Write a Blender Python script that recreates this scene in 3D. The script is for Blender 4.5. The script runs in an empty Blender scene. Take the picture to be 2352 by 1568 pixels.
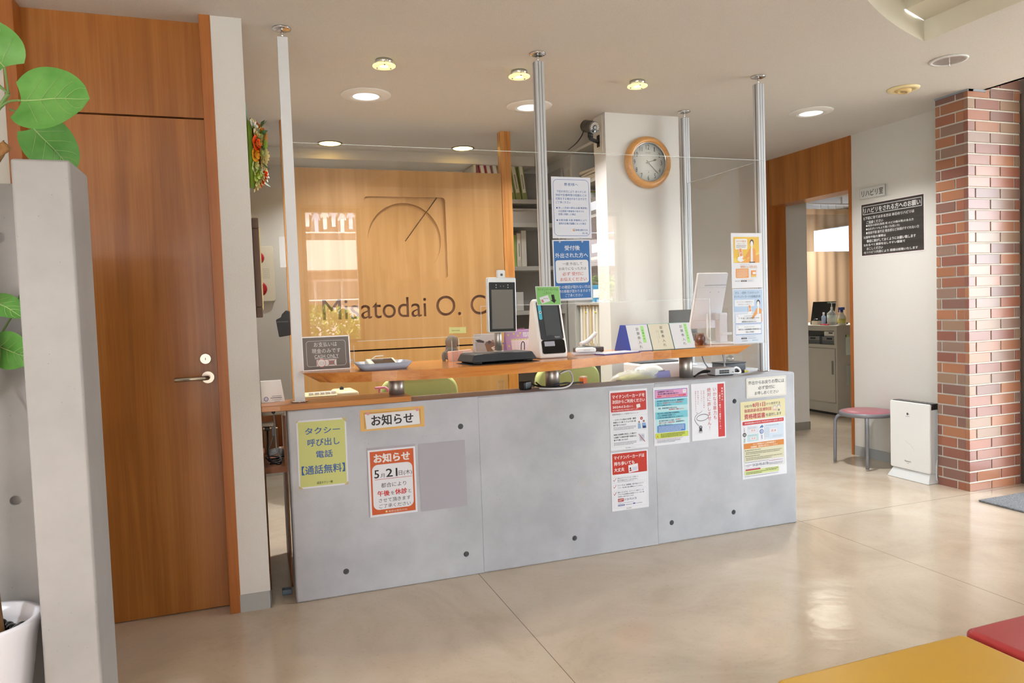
import bpy, bmesh, math, random
from mathutils import Vector, Matrix
random.seed(7)
PI = math.pi
sc = bpy.context.scene
COL = sc.collection

# ------------------------------------------------------------------ camera, sky, light, exposure
cam_d = bpy.data.cameras.new('camera')
cam = bpy.data.objects.new('camera', cam_d)
COL.objects.link(cam)
cam_d.sensor_width = 36.0
cam_d.lens = 1672.9 / 2352 * 36.0
cam_d.clip_start = 0.05
YAW, PITCH, ROLL = 0.34198, 0.046275, -0.035055
f0 = Vector((math.sin(YAW), math.cos(YAW), 0)); r0 = Vector((math.cos(YAW), -math.sin(YAW), 0)); u0 = Vector((0, 0, 1))
fw = f0 * math.cos(PITCH) - u0 * math.sin(PITCH)
up = u0 * math.cos(PITCH) + f0 * math.sin(PITCH)
rt = r0 * math.cos(ROLL) + up * math.sin(ROLL)
upv = up * math.cos(ROLL) - r0 * math.sin(ROLL)
cam.matrix_world = Matrix(((rt.x, upv.x, -fw.x, 0), (rt.y, upv.y, -fw.y, 0), (rt.z, upv.z, -fw.z, 1.30), (0, 0, 0, 1)))
sc.camera = cam

world = bpy.data.worlds.new('sky')
sc.world = world
world.use_nodes = True
bg = world.node_tree.nodes['Background']
bg.inputs['Color'].default_value = (0.88, 0.94, 1.0, 1)
bg.inputs['Strength'].default_value = 9.5

def lamp(name, kind, loc, energy, color=(1, 1, 1), size=0.1, size_y=None, rot=(0, 0, 0), parent=None, portal=False, spot=None):
    d = bpy.data.lights.new(name, kind)
    d.energy = energy; d.color = color
    if kind == 'AREA':
        d.shape = 'RECTANGLE' if size_y else 'DISK'
        d.size = size
        if size_y: d.size_y = size_y
        d.spread = math.radians(125)
        if portal: d.cycles.is_portal = True; d.spread = PI
    elif kind == 'SPOT':
        d.shadow_soft_size = size; d.spot_size = spot; d.spot_blend = 0.6
    elif kind == 'POINT':
        d.shadow_soft_size = size
    else:
        d.angle = size
    o = bpy.data.objects.new(name, d)
    COL.objects.link(o); o.location = loc; o.rotation_euler = rot
    if parent: o.parent = parent
    return o
lamp('sun', 'SUN', (0, 20, 20), 14.0, (1, 0.96, 0.92), 0.01, rot=(math.radians(-26), 0, math.radians(-15)))
# daylight comes in through the openings the place has; these only mark them for sampling the sky
lamp('window_portal', 'AREA', (-1.3, -2.12, 1.4), 1, size=2.2, size_y=2.3, rot=(PI/2, 0, 0), portal=True)
lamp('window_portal', 'AREA', (0.95, -2.12, 1.75), 1, size=0.68, size_y=1.62, rot=(PI/2, 0, 0), portal=True)
lamp('window_portal', 'AREA', (4.55, -2.12, 1.4), 1, size=0.5, size_y=2.3, rot=(PI/2, 0, 0), portal=True)
lamp('entrance_portal', 'AREA', (4.96, 2.33, 1.43), 1, size=1.9, size_y=2.8, rot=(PI/2, 0, PI/2), portal=True)
lamp('clinic_window_portal', 'AREA', (8.36, 8.5, 2.1), 1, size=2.0, size_y=0.6, rot=(PI/2, 0, PI/2), portal=True)

sc.view_settings.view_transform = 'Standard'
sc.view_settings.look = 'None'
sc.view_settings.exposure = 1.05
sc.view_settings.gamma = 1.0
sc.view_settings.use_curve_mapping = False
sc.cycles.use_denoising = True
sc.cycles.transparent_max_bounces = 24
sc.cycles.sample_clamp_indirect = 6.0
sc.cycles.caustics_reflective = False
sc.cycles.caustics_refractive = False

# ------------------------------------------------------------------ materials
def lin(c):
    if isinstance(c, str):
        c = c.lstrip('#')
        c = tuple(int(c[i:i + 2], 16) / 255 for i in (0, 2, 4))
        c = tuple(x / 12.92 if x <= 0.04045 else ((x + 0.055) / 1.055) ** 2.4 for x in c)
    return (c[0], c[1], c[2], 1.0)
_mats = {}
def newmat(name):
    m = bpy.data.materials.new(name); m.use_nodes = True
    nt = m.node_tree
    return m, nt, nt.nodes['Principled BSDF']
def col(c, rough=0.5, metal=0.0, spec=0.5, coat=0.0, emit=0.0, alpha=1.0, trans=0.0):
    k = (c, rough, metal, spec, coat, emit, alpha, trans)
    if k in _mats: return _mats[k]
    m, nt, p = newmat('paint_' + str(c).strip('#'))
    p.inputs['Base Color'].default_value = lin(c)
    p.inputs['Roughness'].default_value = rough
    p.inputs['Metallic'].default_value = metal
    p.inputs['Specular IOR Level'].default_value = spec
    p.inputs['Coat Weight'].default_value = coat
    p.inputs['Alpha'].default_value = alpha
    p.inputs['Transmission Weight'].default_value = trans
    if emit:
        p.inputs['Emission Color'].default_value = lin(c)
        p.inputs['Emission Strength'].default_value = emit
    _mats[k] = m
    return m
def N(nt, t, **kw):
    n = nt.nodes.new(t)
    for k, v in kw.items():
        if k in n.inputs: n.inputs[k].default_value = v
        else: setattr(n, k, v)
    return n
def ramp(nt, stops):
    r = nt.nodes.new('ShaderNodeValToRGB')
    e = r.color_ramp.elements
    while len(e) < len(stops): e.new(0.5)
    for el, (p, c) in zip(e, stops):
        el.position = p; el.color = lin(c)
    return r
def wood(name, c1, c2, c3, axis=2, scale=1.0, rough=0.35, coat=0.0, fine=1.0):
    m, nt, p = newmat(name)
    tc = N(nt, 'ShaderNodeTexCoord')
    mp = N(nt, 'ShaderNodeMapping')
    s = [14 * scale] * 3; s[axis] = 0.7 * scale
    mp.inputs['Scale'].default_value = s
    nt.links.new(tc.outputs['Object'], mp.inputs['Vector'])
    n1 = N(nt, 'ShaderNodeTexNoise', Scale=1.0, Detail=3.0, Roughness=0.55)
    n1.inputs['Distortion'].default_value = 0.6
    nt.links.new(mp.outputs['Vector'], n1.inputs['Vector'])
    mp2 = N(nt, 'ShaderNodeMapping')
    s2 = [150 * scale] * 3; s2[axis] = 3.0 * scale
    mp2.inputs['Scale'].default_value = s2
    nt.links.new(tc.outputs['Object'], mp2.inputs['Vector'])
    n2 = N(nt, 'ShaderNodeTexNoise', Scale=1.0, Detail=2.0)
    nt.links.new(mp2.outputs['Vector'], n2.inputs['Vector'])
    mx = N(nt, 'ShaderNodeMath', operation='MULTIPLY_ADD')
    mx.inputs[1].default_value = 0.35 * fine
    nt.links.new(n2.outputs['Fac'], mx.inputs[0]); nt.links.new(n1.outputs['Fac'], mx.inputs[2])
    r = ramp(nt, [(0.40, c1), (0.66, c2), (0.92, c3)])
    nt.links.new(mx.outputs[0], r.inputs['Fac'])
    nt.links.new(r.outputs['Color'], p.inputs['Base Color'])
    p.inputs['Roughness'].default_value = rough
    p.inputs['Coat Weight'].default_value = coat
    p.inputs['Coat Roughness'].default_value = 0.15
    return m
def plaster(name, c, bump=0.15, scale=260, rough=0.85, var=0.0, sparkle=0.0):
    m, nt, p = newmat(name)
    tc = N(nt, 'ShaderNodeTexCoord')
    n = N(nt, 'ShaderNodeTexNoise', Scale=scale, Detail=2.0)
    nt.links.new(tc.outputs['Object'], n.inputs['Vector'])
    b = N(nt, 'ShaderNodeBump', Strength=bump, Distance=0.004)
    nt.links.new(n.outputs['Fac'], b.inputs['Height'])
    nt.links.new(b.outputs['Normal'], p.inputs['Normal'])
    p.inputs['Base Color'].default_value = lin(c)
    if sparkle:
        a = lin(c)
        r = ramp(nt, [(0.35, tuple(x * (1 - sparkle) for x in a[:3])), (0.55, a[:3]), (0.72, tuple(min(1, x * (1 + sparkle)) for x in a[:3]))])
        nt.links.new(n.outputs['Fac'], r.inputs['Fac']); nt.links.new(r.outputs['Color'], p.inputs['Base Color'])
    p.inputs['Roughness'].default_value = rough
    p.inputs['Specular IOR Level'].default_value = 0.25
    return m
def concrete(name, c, c2):
    m, nt, p = newmat(name)
    tc = N(nt, 'ShaderNodeTexCoord')
    n1 = N(nt, 'ShaderNodeTexNoise', Scale=2.6, Detail=6.0, Roughness=0.6)
    nt.links.new(tc.outputs['Object'], n1.inputs['Vector'])
    r1 = ramp(nt, [(0.30, c2), (0.62, c)])
    nt.links.new(n1.outputs['Fac'], r1.inputs['Fac'])
    n2 = N(nt, 'ShaderNodeTexVoronoi', Scale=58.0)
    nt.links.new(tc.outputs['Object'], n2.inputs['Vector'])
    n3 = N(nt, 'ShaderNodeTexNoise', Scale=9.0, Detail=2.0)
    nt.links.new(tc.outputs['Object'], n3.inputs['Vector'])
    sub = N(nt, 'ShaderNodeMath', operation='MULTIPLY'); sub.inputs[1].default_value = 0.16
    nt.links.new(n3.outputs['Fac'], sub.inputs[0])
    lt = N(nt, 'ShaderNodeMath', operation='LESS_THAN')
    nt.links.new(n2.outputs['Distance'], lt.inputs[0]); nt.links.new(sub.outputs[0], lt.inputs[1])
    n4 = N(nt, 'ShaderNodeTexWhiteNoise')
    nt.links.new(n2.outputs['Color'], n4.inputs['Vector'])
    gt = N(nt, 'ShaderNodeMath', operation='GREATER_THAN'); gt.inputs[1].default_value = 0.72
    nt.links.new(n4.outputs['Value'], gt.inputs[0])
    mu = N(nt, 'ShaderNodeMath', operation='MULTIPLY')
    nt.links.new(lt.outputs[0], mu.inputs[0]); nt.links.new(gt.outputs[0], mu.inputs[1])
    mu2 = N(nt, 'ShaderNodeMath', operation='MULTIPLY'); mu2.inputs[1].default_value = 0.55
    nt.links.new(mu.outputs[0], mu2.inputs[0])
    mix = N(nt, 'ShaderNodeMixRGB'); mix.inputs['Color2'].default_value = lin('#6f6f6a')
    nt.links.new(mu2.outputs[0], mix.inputs['Fac']); nt.links.new(r1.outputs['Color'], mix.inputs['Color1'])
    n5 = N(nt, 'ShaderNodeTexNoise', Scale=3.3, Detail=5.0, Roughness=0.7)
    mp = N(nt, 'ShaderNodeMapping'); mp.inputs['Location'].default_value = (4.1, 2.2, 7.7)
    nt.links.new(tc.outputs['Object'], mp.inputs['Vector']); nt.links.new(mp.outputs['Vector'], n5.inputs['Vector'])
    r5 = ramp(nt, [(0.60, (0, 0, 0)), (0.78, (0.35, 0.35, 0.35))])
    nt.links.new(n5.outputs['Fac'], r5.inputs['Fac'])
    mix2 = N(nt, 'ShaderNodeMixRGB'); mix2.inputs['Color2'].default_value = lin('#a39a80')
    nt.links.new(r5.outputs['Color'], mix2.inputs['Fac']); nt.links.new(mix.outputs['Color'], mix2.inputs['Color1'])
    nt.links.new(mix2.outputs['Color'], p.inputs['Base Color'])
    b = N(nt, 'ShaderNodeBump', Strength=0.35, Distance=0.002)
    inv = N(nt, 'ShaderNodeMath', operation='SUBTRACT'); inv.inputs[0].default_value = 1.0
    nt.links.new(mu.outputs[0], inv.inputs[1]); nt.links.new(inv.outputs[0], b.inputs['Height'])
    nt.links.new(b.outputs['Normal'], p.inputs['Normal'])
    p.inputs['Roughness'].default_value = 0.5
    return m
def floor_mat():
    m, nt, p = newmat('vinyl_floor')
    geo = N(nt, 'ShaderNodeNewGeometry')
    n1 = N(nt, 'ShaderNodeTexNoise', Scale=1.6, Detail=7.0, Roughness=0.62)
    n1.inputs['Distortion'].default_value = 1.2
    nt.links.new(geo.outputs['Position'], n1.inputs['Vector'])
    r = ramp(nt, [(0.28, '#b9a995'), (0.5, '#c7b8a5'), (0.74, '#d0c4b3')])
    nt.links.new(n1.outputs['Fac'], r.inputs['Fac'])
    nf = N(nt, 'ShaderNodeTexNoise', Scale=60.0, Detail=3.0)
    nt.links.new(geo.outputs['Position'], nf.inputs['Vector'])
    rf = ramp(nt, [(0.30, '#9c8c76'), (0.42, '#ffffff')])
    nt.links.new(nf.outputs['Fac'], rf.inputs['Fac'])
    mm = N(nt, 'ShaderNodeMixRGB', blend_type='MULTIPLY'); mm.inputs['Fac'].default_value = 0.10
    nt.links.new(r.outputs['Color'], mm.inputs['Color1']); nt.links.new(rf.outputs['Color'], mm.inputs['Color2'])
    sx = N(nt, 'ShaderNodeSeparateXYZ'); nt.links.new(geo.outputs['Position'], sx.inputs[0])
    def line(axis, pos, w=0.0016, lim=None):
        a = N(nt, 'ShaderNodeMath', operation='SUBTRACT'); a.inputs[1].default_value = pos
        nt.links.new(sx.outputs[axis], a.inputs[0])
        b = N(nt, 'ShaderNodeMath', operation='ABSOLUTE'); nt.links.new(a.outputs[0], b.inputs[0])
        c = N(nt, 'ShaderNodeMath', operation='LESS_THAN'); c.inputs[1].default_value = w
        nt.links.new(b.outputs[0], c.inputs[0])
        if lim:
            d = N(nt, 'ShaderNodeMath', operation=lim[1]); d.inputs[1].default_value = lim[2]
            nt.links.new(sx.outputs[lim[0]], d.inputs[0])
            e = N(nt, 'ShaderNodeMath', operation='MULTIPLY')
            nt.links.new(c.outputs[0], e.inputs[0]); nt.links.new(d.outputs[0], e.inputs[1])
            return e
        return c
    ls = [line('X', 0.99), line('X', 2.95), line('Y', 3.39, 0.0022, ('X', 'GREATER_THAN', 2.9))]
    acc = ls[0]
    for q in ls[1:]:
        mxn = N(nt, 'ShaderNodeMath', operation='MAXIMUM')
        nt.links.new(acc.outputs[0], mxn.inputs[0]); nt.links.new(q.outputs[0], mxn.inputs[1]); acc = mxn
    mix = N(nt, 'ShaderNodeMixRGB'); mix.inputs['Color2'].default_value = lin('#7f7260')
    nt.links.new(acc.outputs[0], mix.inputs['Fac']); nt.links.new(mm.outputs['Color'], mix.inputs['Color1'])
    nt.links.new(mix.outputs['Color'], p.inputs['Base Color'])
    n2 = N(nt, 'ShaderNodeTexNoise', Scale=7.0, Detail=3.0)
    nt.links.new(geo.outputs['Position'], n2.inputs['Vector'])
    b = N(nt, 'ShaderNodeBump', Strength=0.10, Distance=0.02)
    nt.links.new(n2.outputs['Fac'], b.inputs['Height']); nt.links.new(b.outputs['Normal'], p.inputs['Normal'])
    p.inputs['Roughness'].default_value = 0.14
    p.inputs['Specular IOR Level'].default_value = 0.55
    return m
def clear(name, tint='#ffffff', ior=1.75, rough=0.0):
    m = bpy.data.materials.new(name); m.use_nodes = True
    nt = m.node_tree; nt.nodes.clear()
    out = N(nt, 'ShaderNodeOutputMaterial')
    tr = N(nt, 'ShaderNodeBsdfTransparent'); tr.inputs['Color'].default_value = lin(tint)
    gl = N(nt, 'ShaderNodeBsdfGlossy'); gl.inputs['Roughness'].default_value = rough
    fr = N(nt, 'ShaderNodeFresnel'); fr.inputs['IOR'].default_value = ior
    geo = N(nt, 'ShaderNodeNewGeometry')
    inv = N(nt, 'ShaderNodeMath', operation='SUBTRACT'); inv.inputs[0].default_value = 1.0
    nt.links.new(geo.outputs['Backfacing'], inv.inputs[1])
    fm = N(nt, 'ShaderNodeMath', operation='MULTIPLY')
    nt.links.new(fr.outputs[0], fm.inputs[0]); nt.links.new(inv.outputs[0], fm.inputs[1])
    mx = N(nt, 'ShaderNodeMixShader')
    nt.links.new(fm.outputs[0], mx.inputs[0]); nt.links.new(tr.outputs[0], mx.inputs[1]); nt.links.new(gl.outputs[0], mx.inputs[2])
    nt.links.new(mx.outputs[0], out.inputs['Surface'])
    return m
def veil(name, c, dens):
    """a woven net seen as a half open cloth"""
    m = bpy.data.materials.new(name); m.use_nodes = True
    nt = m.node_tree; nt.nodes.clear()
    out = N(nt, 'ShaderNodeOutputMaterial')
    tr = N(nt, 'ShaderNodeBsdfTransparent')
    df = N(nt, 'ShaderNodeBsdfDiffuse'); df.inputs['Color'].default_value = lin(c)
    tl = N(nt, 'ShaderNodeBsdfTranslucent'); tl.inputs['Color'].default_value = lin(c)
    ad = N(nt, 'ShaderNodeMixShader'); ad.inputs[0].default_value = 0.4
    nt.links.new(df.outputs[0], ad.inputs[1]); nt.links.new(tl.outputs[0], ad.inputs[2])
    mx = N(nt, 'ShaderNodeMixShader'); mx.inputs[0].default_value = dens
    nt.links.new(tr.outputs[0], mx.inputs[1]); nt.links.new(ad.outputs[0], mx.inputs[2])
    nt.links.new(mx.outputs[0], out.inputs['Surface'])
    return m

W_DOOR = wood('door_veneer', '#92561f', '#a86728', '#b97a39', axis=2, rough=0.38, coat=0.15)
W_FRAME = wood('frame_wood', '#8a4b1b', '#a05c25', '#ae6a30', axis=2, rough=0.4)
W_LOGO = wood('logo_veneer', '#a47842', '#b08450', '#ba905e', axis=2, rough=0.3, coat=0.2, fine=0.6)
W_POST = wood('post_oak', '#a5652c', '#c0813f', '#d49c5a', axis=2, scale=2.2, rough=0.4)
W_BOARD = wood('board_oak', '#a8642a', '#c27d3b', '#d3944f', axis=0, scale=1.4, rough=0.22, coat=0.4)
W_DARK = wood('desk_wood', '#6d3f1e', '#834f28', '#925d33', axis=2, rough=0.45)
W_CLOCK = wood('clock_wood', '#c58a4a', '#d39c5c', '#dcab70', axis=0, scale=1.5, rough=0.3, coat=0.3)
M_WALL = plaster('wall_paint', '#d3cfc7', bump=0.25, scale=300)
M_WALLW = plaster('white_textured_paper', '#d9d7d4', bump=0.3, scale=230)
M_WALLC = plaster('white_fine_paper', '#d9d7d3', bump=0.12, scale=380)
M_CEIL = plaster('ceiling_paint', '#dad5cf', bump=0.35, scale=420, sparkle=0.10)
M_COVE = plaster('cove_paint', '#dcd6c6', bump=0.08, scale=300)
M_CONC = concrete('board_marked_concrete', '#b5b8bf', '#9fa2a9')
M_CONC2 = concrete('smooth_concrete', '#9d9b9a', '#8d8b8a')
M_FLOOR = floor_mat()
M_BASE = col('#a5a7a6', 0.45)
M_ALU = col('#c4c7cb', 0.45, 0.2, 0.35)
M_ALUW = col('#dcdfe3', 0.45, 0.1)
M_CHROME = col('#d8d8da', 0.12, 1.0)
M_STEEL = col('#b3afaa', 0.42, .9)
M_BLACK = col('#16171a', 0.35)
M_BLACKM = col('#26282b', 0.55)
M_WHITE = col('#e9e9ea', 0.35)
M_WHITEM = col('#e6e4e0', 0.6)
M_PAPER = col('#d6d8df', 0.45)
M_ACRYL = clear('acrylic', '#fefefe')
M_GLASS = clear('window_glass', '#fdfefe', 1.5)
M_EDGE = col('#e8f1f2', 0.2, 0.0, 0.5, alpha=0.55)
M_DARKSTEEL = col('#7d766f', 0.35, 0.7)

# ------------------------------------------------------------------ mesh builder
def rrp(x0, y0, x1, y1, r, n=5):
    if r <= 0: return [(x0, y0), (x1, y0), (x1, y1), (x0, y1)]
    out = []
    for cx, cy, a in ((x1 - r, y0 + r, -PI / 2), (x1 - r, y1 - r, 0), (x0 + r, y1 - r, PI / 2), (x0 + r, y0 + r, PI)):
        for i in range(n + 1):
            t = a + PI / 2 * i / n
            out.append((cx + r * math.cos(t), cy + r * math.sin(t)))
    return out
def circ(cx, cy, r, n=32, ry=None, a0=0.0):
    ry = ry or r
    return [(cx + r * math.cos(a0 + 2 * PI * i / n), cy + ry * math.sin(a0 + 2 * PI * i / n)) for i in range(n)]
class B:
    def __init__(s): s.v = []; s.f = []; s.m = []; s.s = []
    def add(s, vs, fs, m=0, smooth=False):
        k = len(s.v); s.v += [tuple(v) for v in vs]
        for f in fs:
            s.f.append(tuple(i + k for i in f)); s.m.append(m); s.s.append(smooth)
        return s
    def box(s, x0, x1, y0, y1, z0, z1, m=0, bev=0.0, seg=2):
        vs = [(x, y, z) for z in (z0, z1) for y in (y0, y1) for x in (x0, x1)]
        fs = [(0, 2, 3, 1), (4, 5, 7, 6), (0, 1, 5, 4), (2, 6, 7, 3), (0, 4, 6, 2), (1, 3, 7, 5)]
        if bev > 0: return s.bevel(vs, fs, bev, seg, m)
        return s.add(vs, fs, m)
    def bevel(s, vs, fs, bev, seg=2, m=0):
        bm = bmesh.new(); bv = [bm.verts.new(v) for v in vs]
        for f in fs: bm.faces.new([bv[i] for i in f])
        bmesh.ops.recalc_face_normals(bm, faces=bm.faces[:])
        ed = [e for e in bm.edges if len(e.link_faces) == 2 and e.calc_face_angle(0) > 0.5]
        nf = set(bmesh.ops.bevel(bm, geom=ed, offset=bev, segments=seg, profile=0.5, affect='EDGES', clamp_overlap=True)['faces'])
        bm.verts.index_update()
        s.add([v.co[:] for v in bm.verts], [[v.index for v in f.verts] for f in bm.faces], m)
        for i, f in enumerate(bm.faces): s.s[len(s.s) - len(bm.faces) + i] = seg > 1 and f in nf
        bm.free(); return s
    def prism(s, poly, ax, a, b, m=0, bev=0.0, seg=2, smooth=False):
        n = len(poly)
        def P(p, t):
            return {'x': (t, p[0], p[1]), 'y': (p[0], t, p[1]), 'z': (p[0], p[1], t)}[ax]
        vs = [P(p, a) for p in poly] + [P(p, b) for p in poly]
        if bev > 0:
            return s.bevel(vs, [tuple(range(n))[::-1], tuple(range(n, 2 * n))] + [(i, (i + 1) % n, n + (i + 1) % n, n + i) for i in range(n)], bev, seg, m)
        s.add(vs, [tuple(range(n))[::-1], tuple(range(n, 2 * n))], m)
        k = len(s.v) - 2 * n
        for i in range(n):
            j = (i + 1) % n
            s.f.append((k + i, k + j, k + n + j, k + n + i)); s.m.append(m); s.s.append(smooth)
        return s
    def cyl(s, p, q, r, r2=None, n=24, m=0, caps=True, smooth=True):
        p = Vector(p); q = Vector(q); d = (q - p).normalized(); r2 = r if r2 is None else r2
        a = d.orthogonal().normalized(); b = d.cross(a)
        vs = [p + (a * math.cos(2 * PI * i / n) + b * math.sin(2 * PI * i / n)) * r for i in range(n)]
        vs += [q + (a * math.cos(2 * PI * i / n) + b * math.sin(2 * PI * i / n)) * r2 for i in range(n)]
        k = len(s.v); s.add(vs, [])
        for i in range(n):
            j = (i + 1) % n
            s.f.append((k + i, k + j, k + n + j, k + n + i)); s.m.append(m); s.s.append(smooth)
        if caps:
            s.f.append(tuple(range(k, k + n))[::-1]); s.m.append(m); s.s.append(False)
            s.f.append(tuple(range(k + n, k + 2 * n))); s.m.append(m); s.s.append(False)
        return s
    def lathe(s, prof, c=(0, 0, 0), n=36, m=0, ax='z', smooth=True, close=False):
        k = len(s.v); vs = []
        for r, h in prof:
            for i in range(n):
                t = 2 * PI * i / n; u, w = r * math.cos(t), r * math.sin(t)
                vs.append({'z': (c[0] + u, c[1] + w, c[2] + h), 'y': (c[0] + u, c[1] + h, c[2] + w), 'x': (c[0] + h, c[1] + u, c[2] + w)}[ax])
        s.v += vs
        L = len(prof)
        for a in range(L if close else L - 1):
            b_ = (a + 1) % L
            for i in range(n):
                j = (i + 1) % n
                s.f.append((k + a * n + i, k + a * n + j, k + b_ * n + j, k + b_ * n + i)); s.m.append(m); s.s.append(smooth)
        if not close:
            for a in (0, L - 1):
                if prof[a][0] > 1e-6:
                    s.f.append(tuple(k + a * n + i for i in range(n))); s.m.append(m); s.s.append(False)
        return s
    def tube(s, pts, r, n=8, m=0, smooth_pts=0):
        pts = [Vector(p) for p in pts]
        if smooth_pts: pts = crom(pts, smooth_pts)
        L = len(pts); rs = r if isinstance(r, (list, tuple)) else [r] * L
        if len(rs) != L: rs = [rs[min(len(rs) - 1, int(i * len(rs) / L))] if False else rs[0] + (rs[-1] - rs[0]) * i / (L - 1) for i in range(L)]
        k = len(s.v); a = None
        for i, p in enumerate(pts):
            d = (pts[min(i + 1, L - 1)] - pts[max(i - 1, 0)]).normalized()
            a = (d.orthogonal() if a is None else a - d * a.dot(d)).normalized(); b = d.cross(a)
            s.v += [tuple(p + (a * math.cos(2 * PI * j / n) + b * math.sin(2 * PI * j / n)) * rs[i]) for j in range(n)]
        for i in range(L - 1):
            for j in range(n):
                q = (j + 1) % n
                s.f.append((k + i * n + j, k + i * n + q, k + (i + 1) * n + q, k + (i + 1) * n + j)); s.m.append(m); s.s.append(True)
        s.f.append(tuple(k + j for j in range(n))[::-1]); s.m.append(m); s.s.append(False)
        s.f.append(tuple(k + (L - 1) * n + j for j in range(n))); s.m.append(m); s.s.append(False)
        return s
    def ball(s, c, r, m=0, nu=16, nv=10):
        if not isinstance(r, (list, tuple)): r = (r, r, r)
        vs = [(c[0], c[1], c[2] - r[2])]
        for a in range(1, nv):
            t = -PI / 2 + PI * a / nv
            for i in range(nu):
                p = 2 * PI * i / nu
                vs.append((c[0] + r[0] * math.cos(t) * math.cos(p), c[1] + r[1] * math.cos(t) * math.sin(p), c[2] + r[2] * math.sin(t)))
        vs.append((c[0], c[1], c[2] + r[2])); top = len(vs) - 1
        fs = [(0, 1 + (i + 1) % nu, 1 + i) for i in range(nu)]
        for a in range(nv - 2):
            for i in range(nu):
                j = (i + 1) % nu; o = 1 + a * nu
                fs.append((o + i, o + j, o + nu + j, o + nu + i))
        o = 1 + (nv - 2) * nu
        fs += [(o + i, o + (i + 1) % nu, top) for i in range(nu)]
        return s.add(vs, fs, m, True)
    def xf(s, M):
        s.v = [tuple(M @ Vector(v)) for v in s.v]; return s
    def jig(s, a):
        s.v = [(x + random.uniform(-a, a), y + random.uniform(-a, a), z + random.uniform(-a, a)) for x, y, z in s.v]; return s
    def obj(s, name, mats, parent=None, loc=None, rot=None, recalc=True, recentre=False):
        if not isinstance(mats, (list, tuple)): mats = [mats]
        if recentre:
            xs = [v[0] for v in s.v]; ys = [v[1] for v in s.v]; zs = [v[2] for v in s.v]
            loc = ((min(xs) + max(xs)) / 2, (min(ys) + max(ys)) / 2, min(zs))
            s.v = [(v[0] - loc[0], v[1] - loc[1], v[2] - loc[2]) for v in s.v]
        me = bpy.data.meshes.new(name)
        me.from_pydata(s.v, [], s.f)
        for mt in mats: me.materials.append(mt)
        me.polygons.foreach_set('material_index', s.m)
        me.polygons.foreach_set('use_smooth', s.s)
        if recalc:
            bm = bmesh.new(); bm.from_mesh(me)
            bmesh.ops.recalc_face_normals(bm, faces=bm.faces[:])
            bm.to_mesh(me); bm.free()
        me.update()
        o = bpy.data.objects.new(name, me); COL.objects.link(o)
        if parent: o.parent = parent
        if loc: o.location = loc
        if rot: o.rotation_euler = rot
        return o
def crom(pts, k):
    out = []; L = len(pts)
    for i in range(L - 1):
        p0, p1, p2, p3 = pts[max(i - 1, 0)], pts[i], pts[i + 1], pts[min(i + 2, L - 1)]
        for j in range(k):
            t = j / k
            out.append(0.5 * ((2 * p1) + (p2 - p0) * t + (2 * p0 - 5 * p1 + 4 * p2 - p3) * t * t + (3 * p1 - p0 - 3 * p2 + p3) * t ** 3))
    out.append(pts[-1]); return out
def tag(o, label, cat, group=None, kind=None):
    o['label'] = label; o['category'] = cat
    if group: o['group'] = group
    if kind: o['kind'] = kind
    return o
def thing(name, label, cat, loc=(0, 0, 0), rz=0.0, group=None, rx=0.0):
    o = bpy.data.objects.new(name, None); COL.objects.link(o)
    o.location = loc; o.rotation_euler = (rx, 0, rz); o.empty_display_size = 0.1
    return tag(o, label, cat, group)
def struct(name, b, mats, label, cat, recentre=True):
    return tag(b.obj(name, mats, recentre=recentre), label, cat, kind='structure')
def dup(root, loc, label, rz=None):
    r = root.copy(); COL.objects.link(r); r.location = loc; r['label'] = label
    if rz is not None: r.rotation_euler[2] = rz
    for ch in list(root.children):
        c = ch.copy(); COL.objects.link(c); c.parent = r
        for g in list(ch.children):
            d = g.copy(); COL.objects.link(d); d.parent = c
    return r
def cut(o, b):
    c = b.obj('cutter', [])
    c.matrix_world = o.matrix_world.copy()
    c.parent = o.parent; c.location = o.location; c.rotation_euler = o.rotation_euler
    md = o.modifiers.new('cut', 'BOOLEAN'); md.object = c; md.operation = 'DIFFERENCE'; md.solver = 'EXACT'
    bpy.context.view_layer.update()
    dg = bpy.context.evaluated_depsgraph_get()
    me = bpy.data.meshes.new_from_object(o.evaluated_get(dg))
    o.modifiers.clear(); old = o.data; o.data = me
    nm = old.name; bpy.data.meshes.remove(old); me.name = nm
    bpy.data.objects.remove(c, do_unlink=True)
    return o

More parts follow.
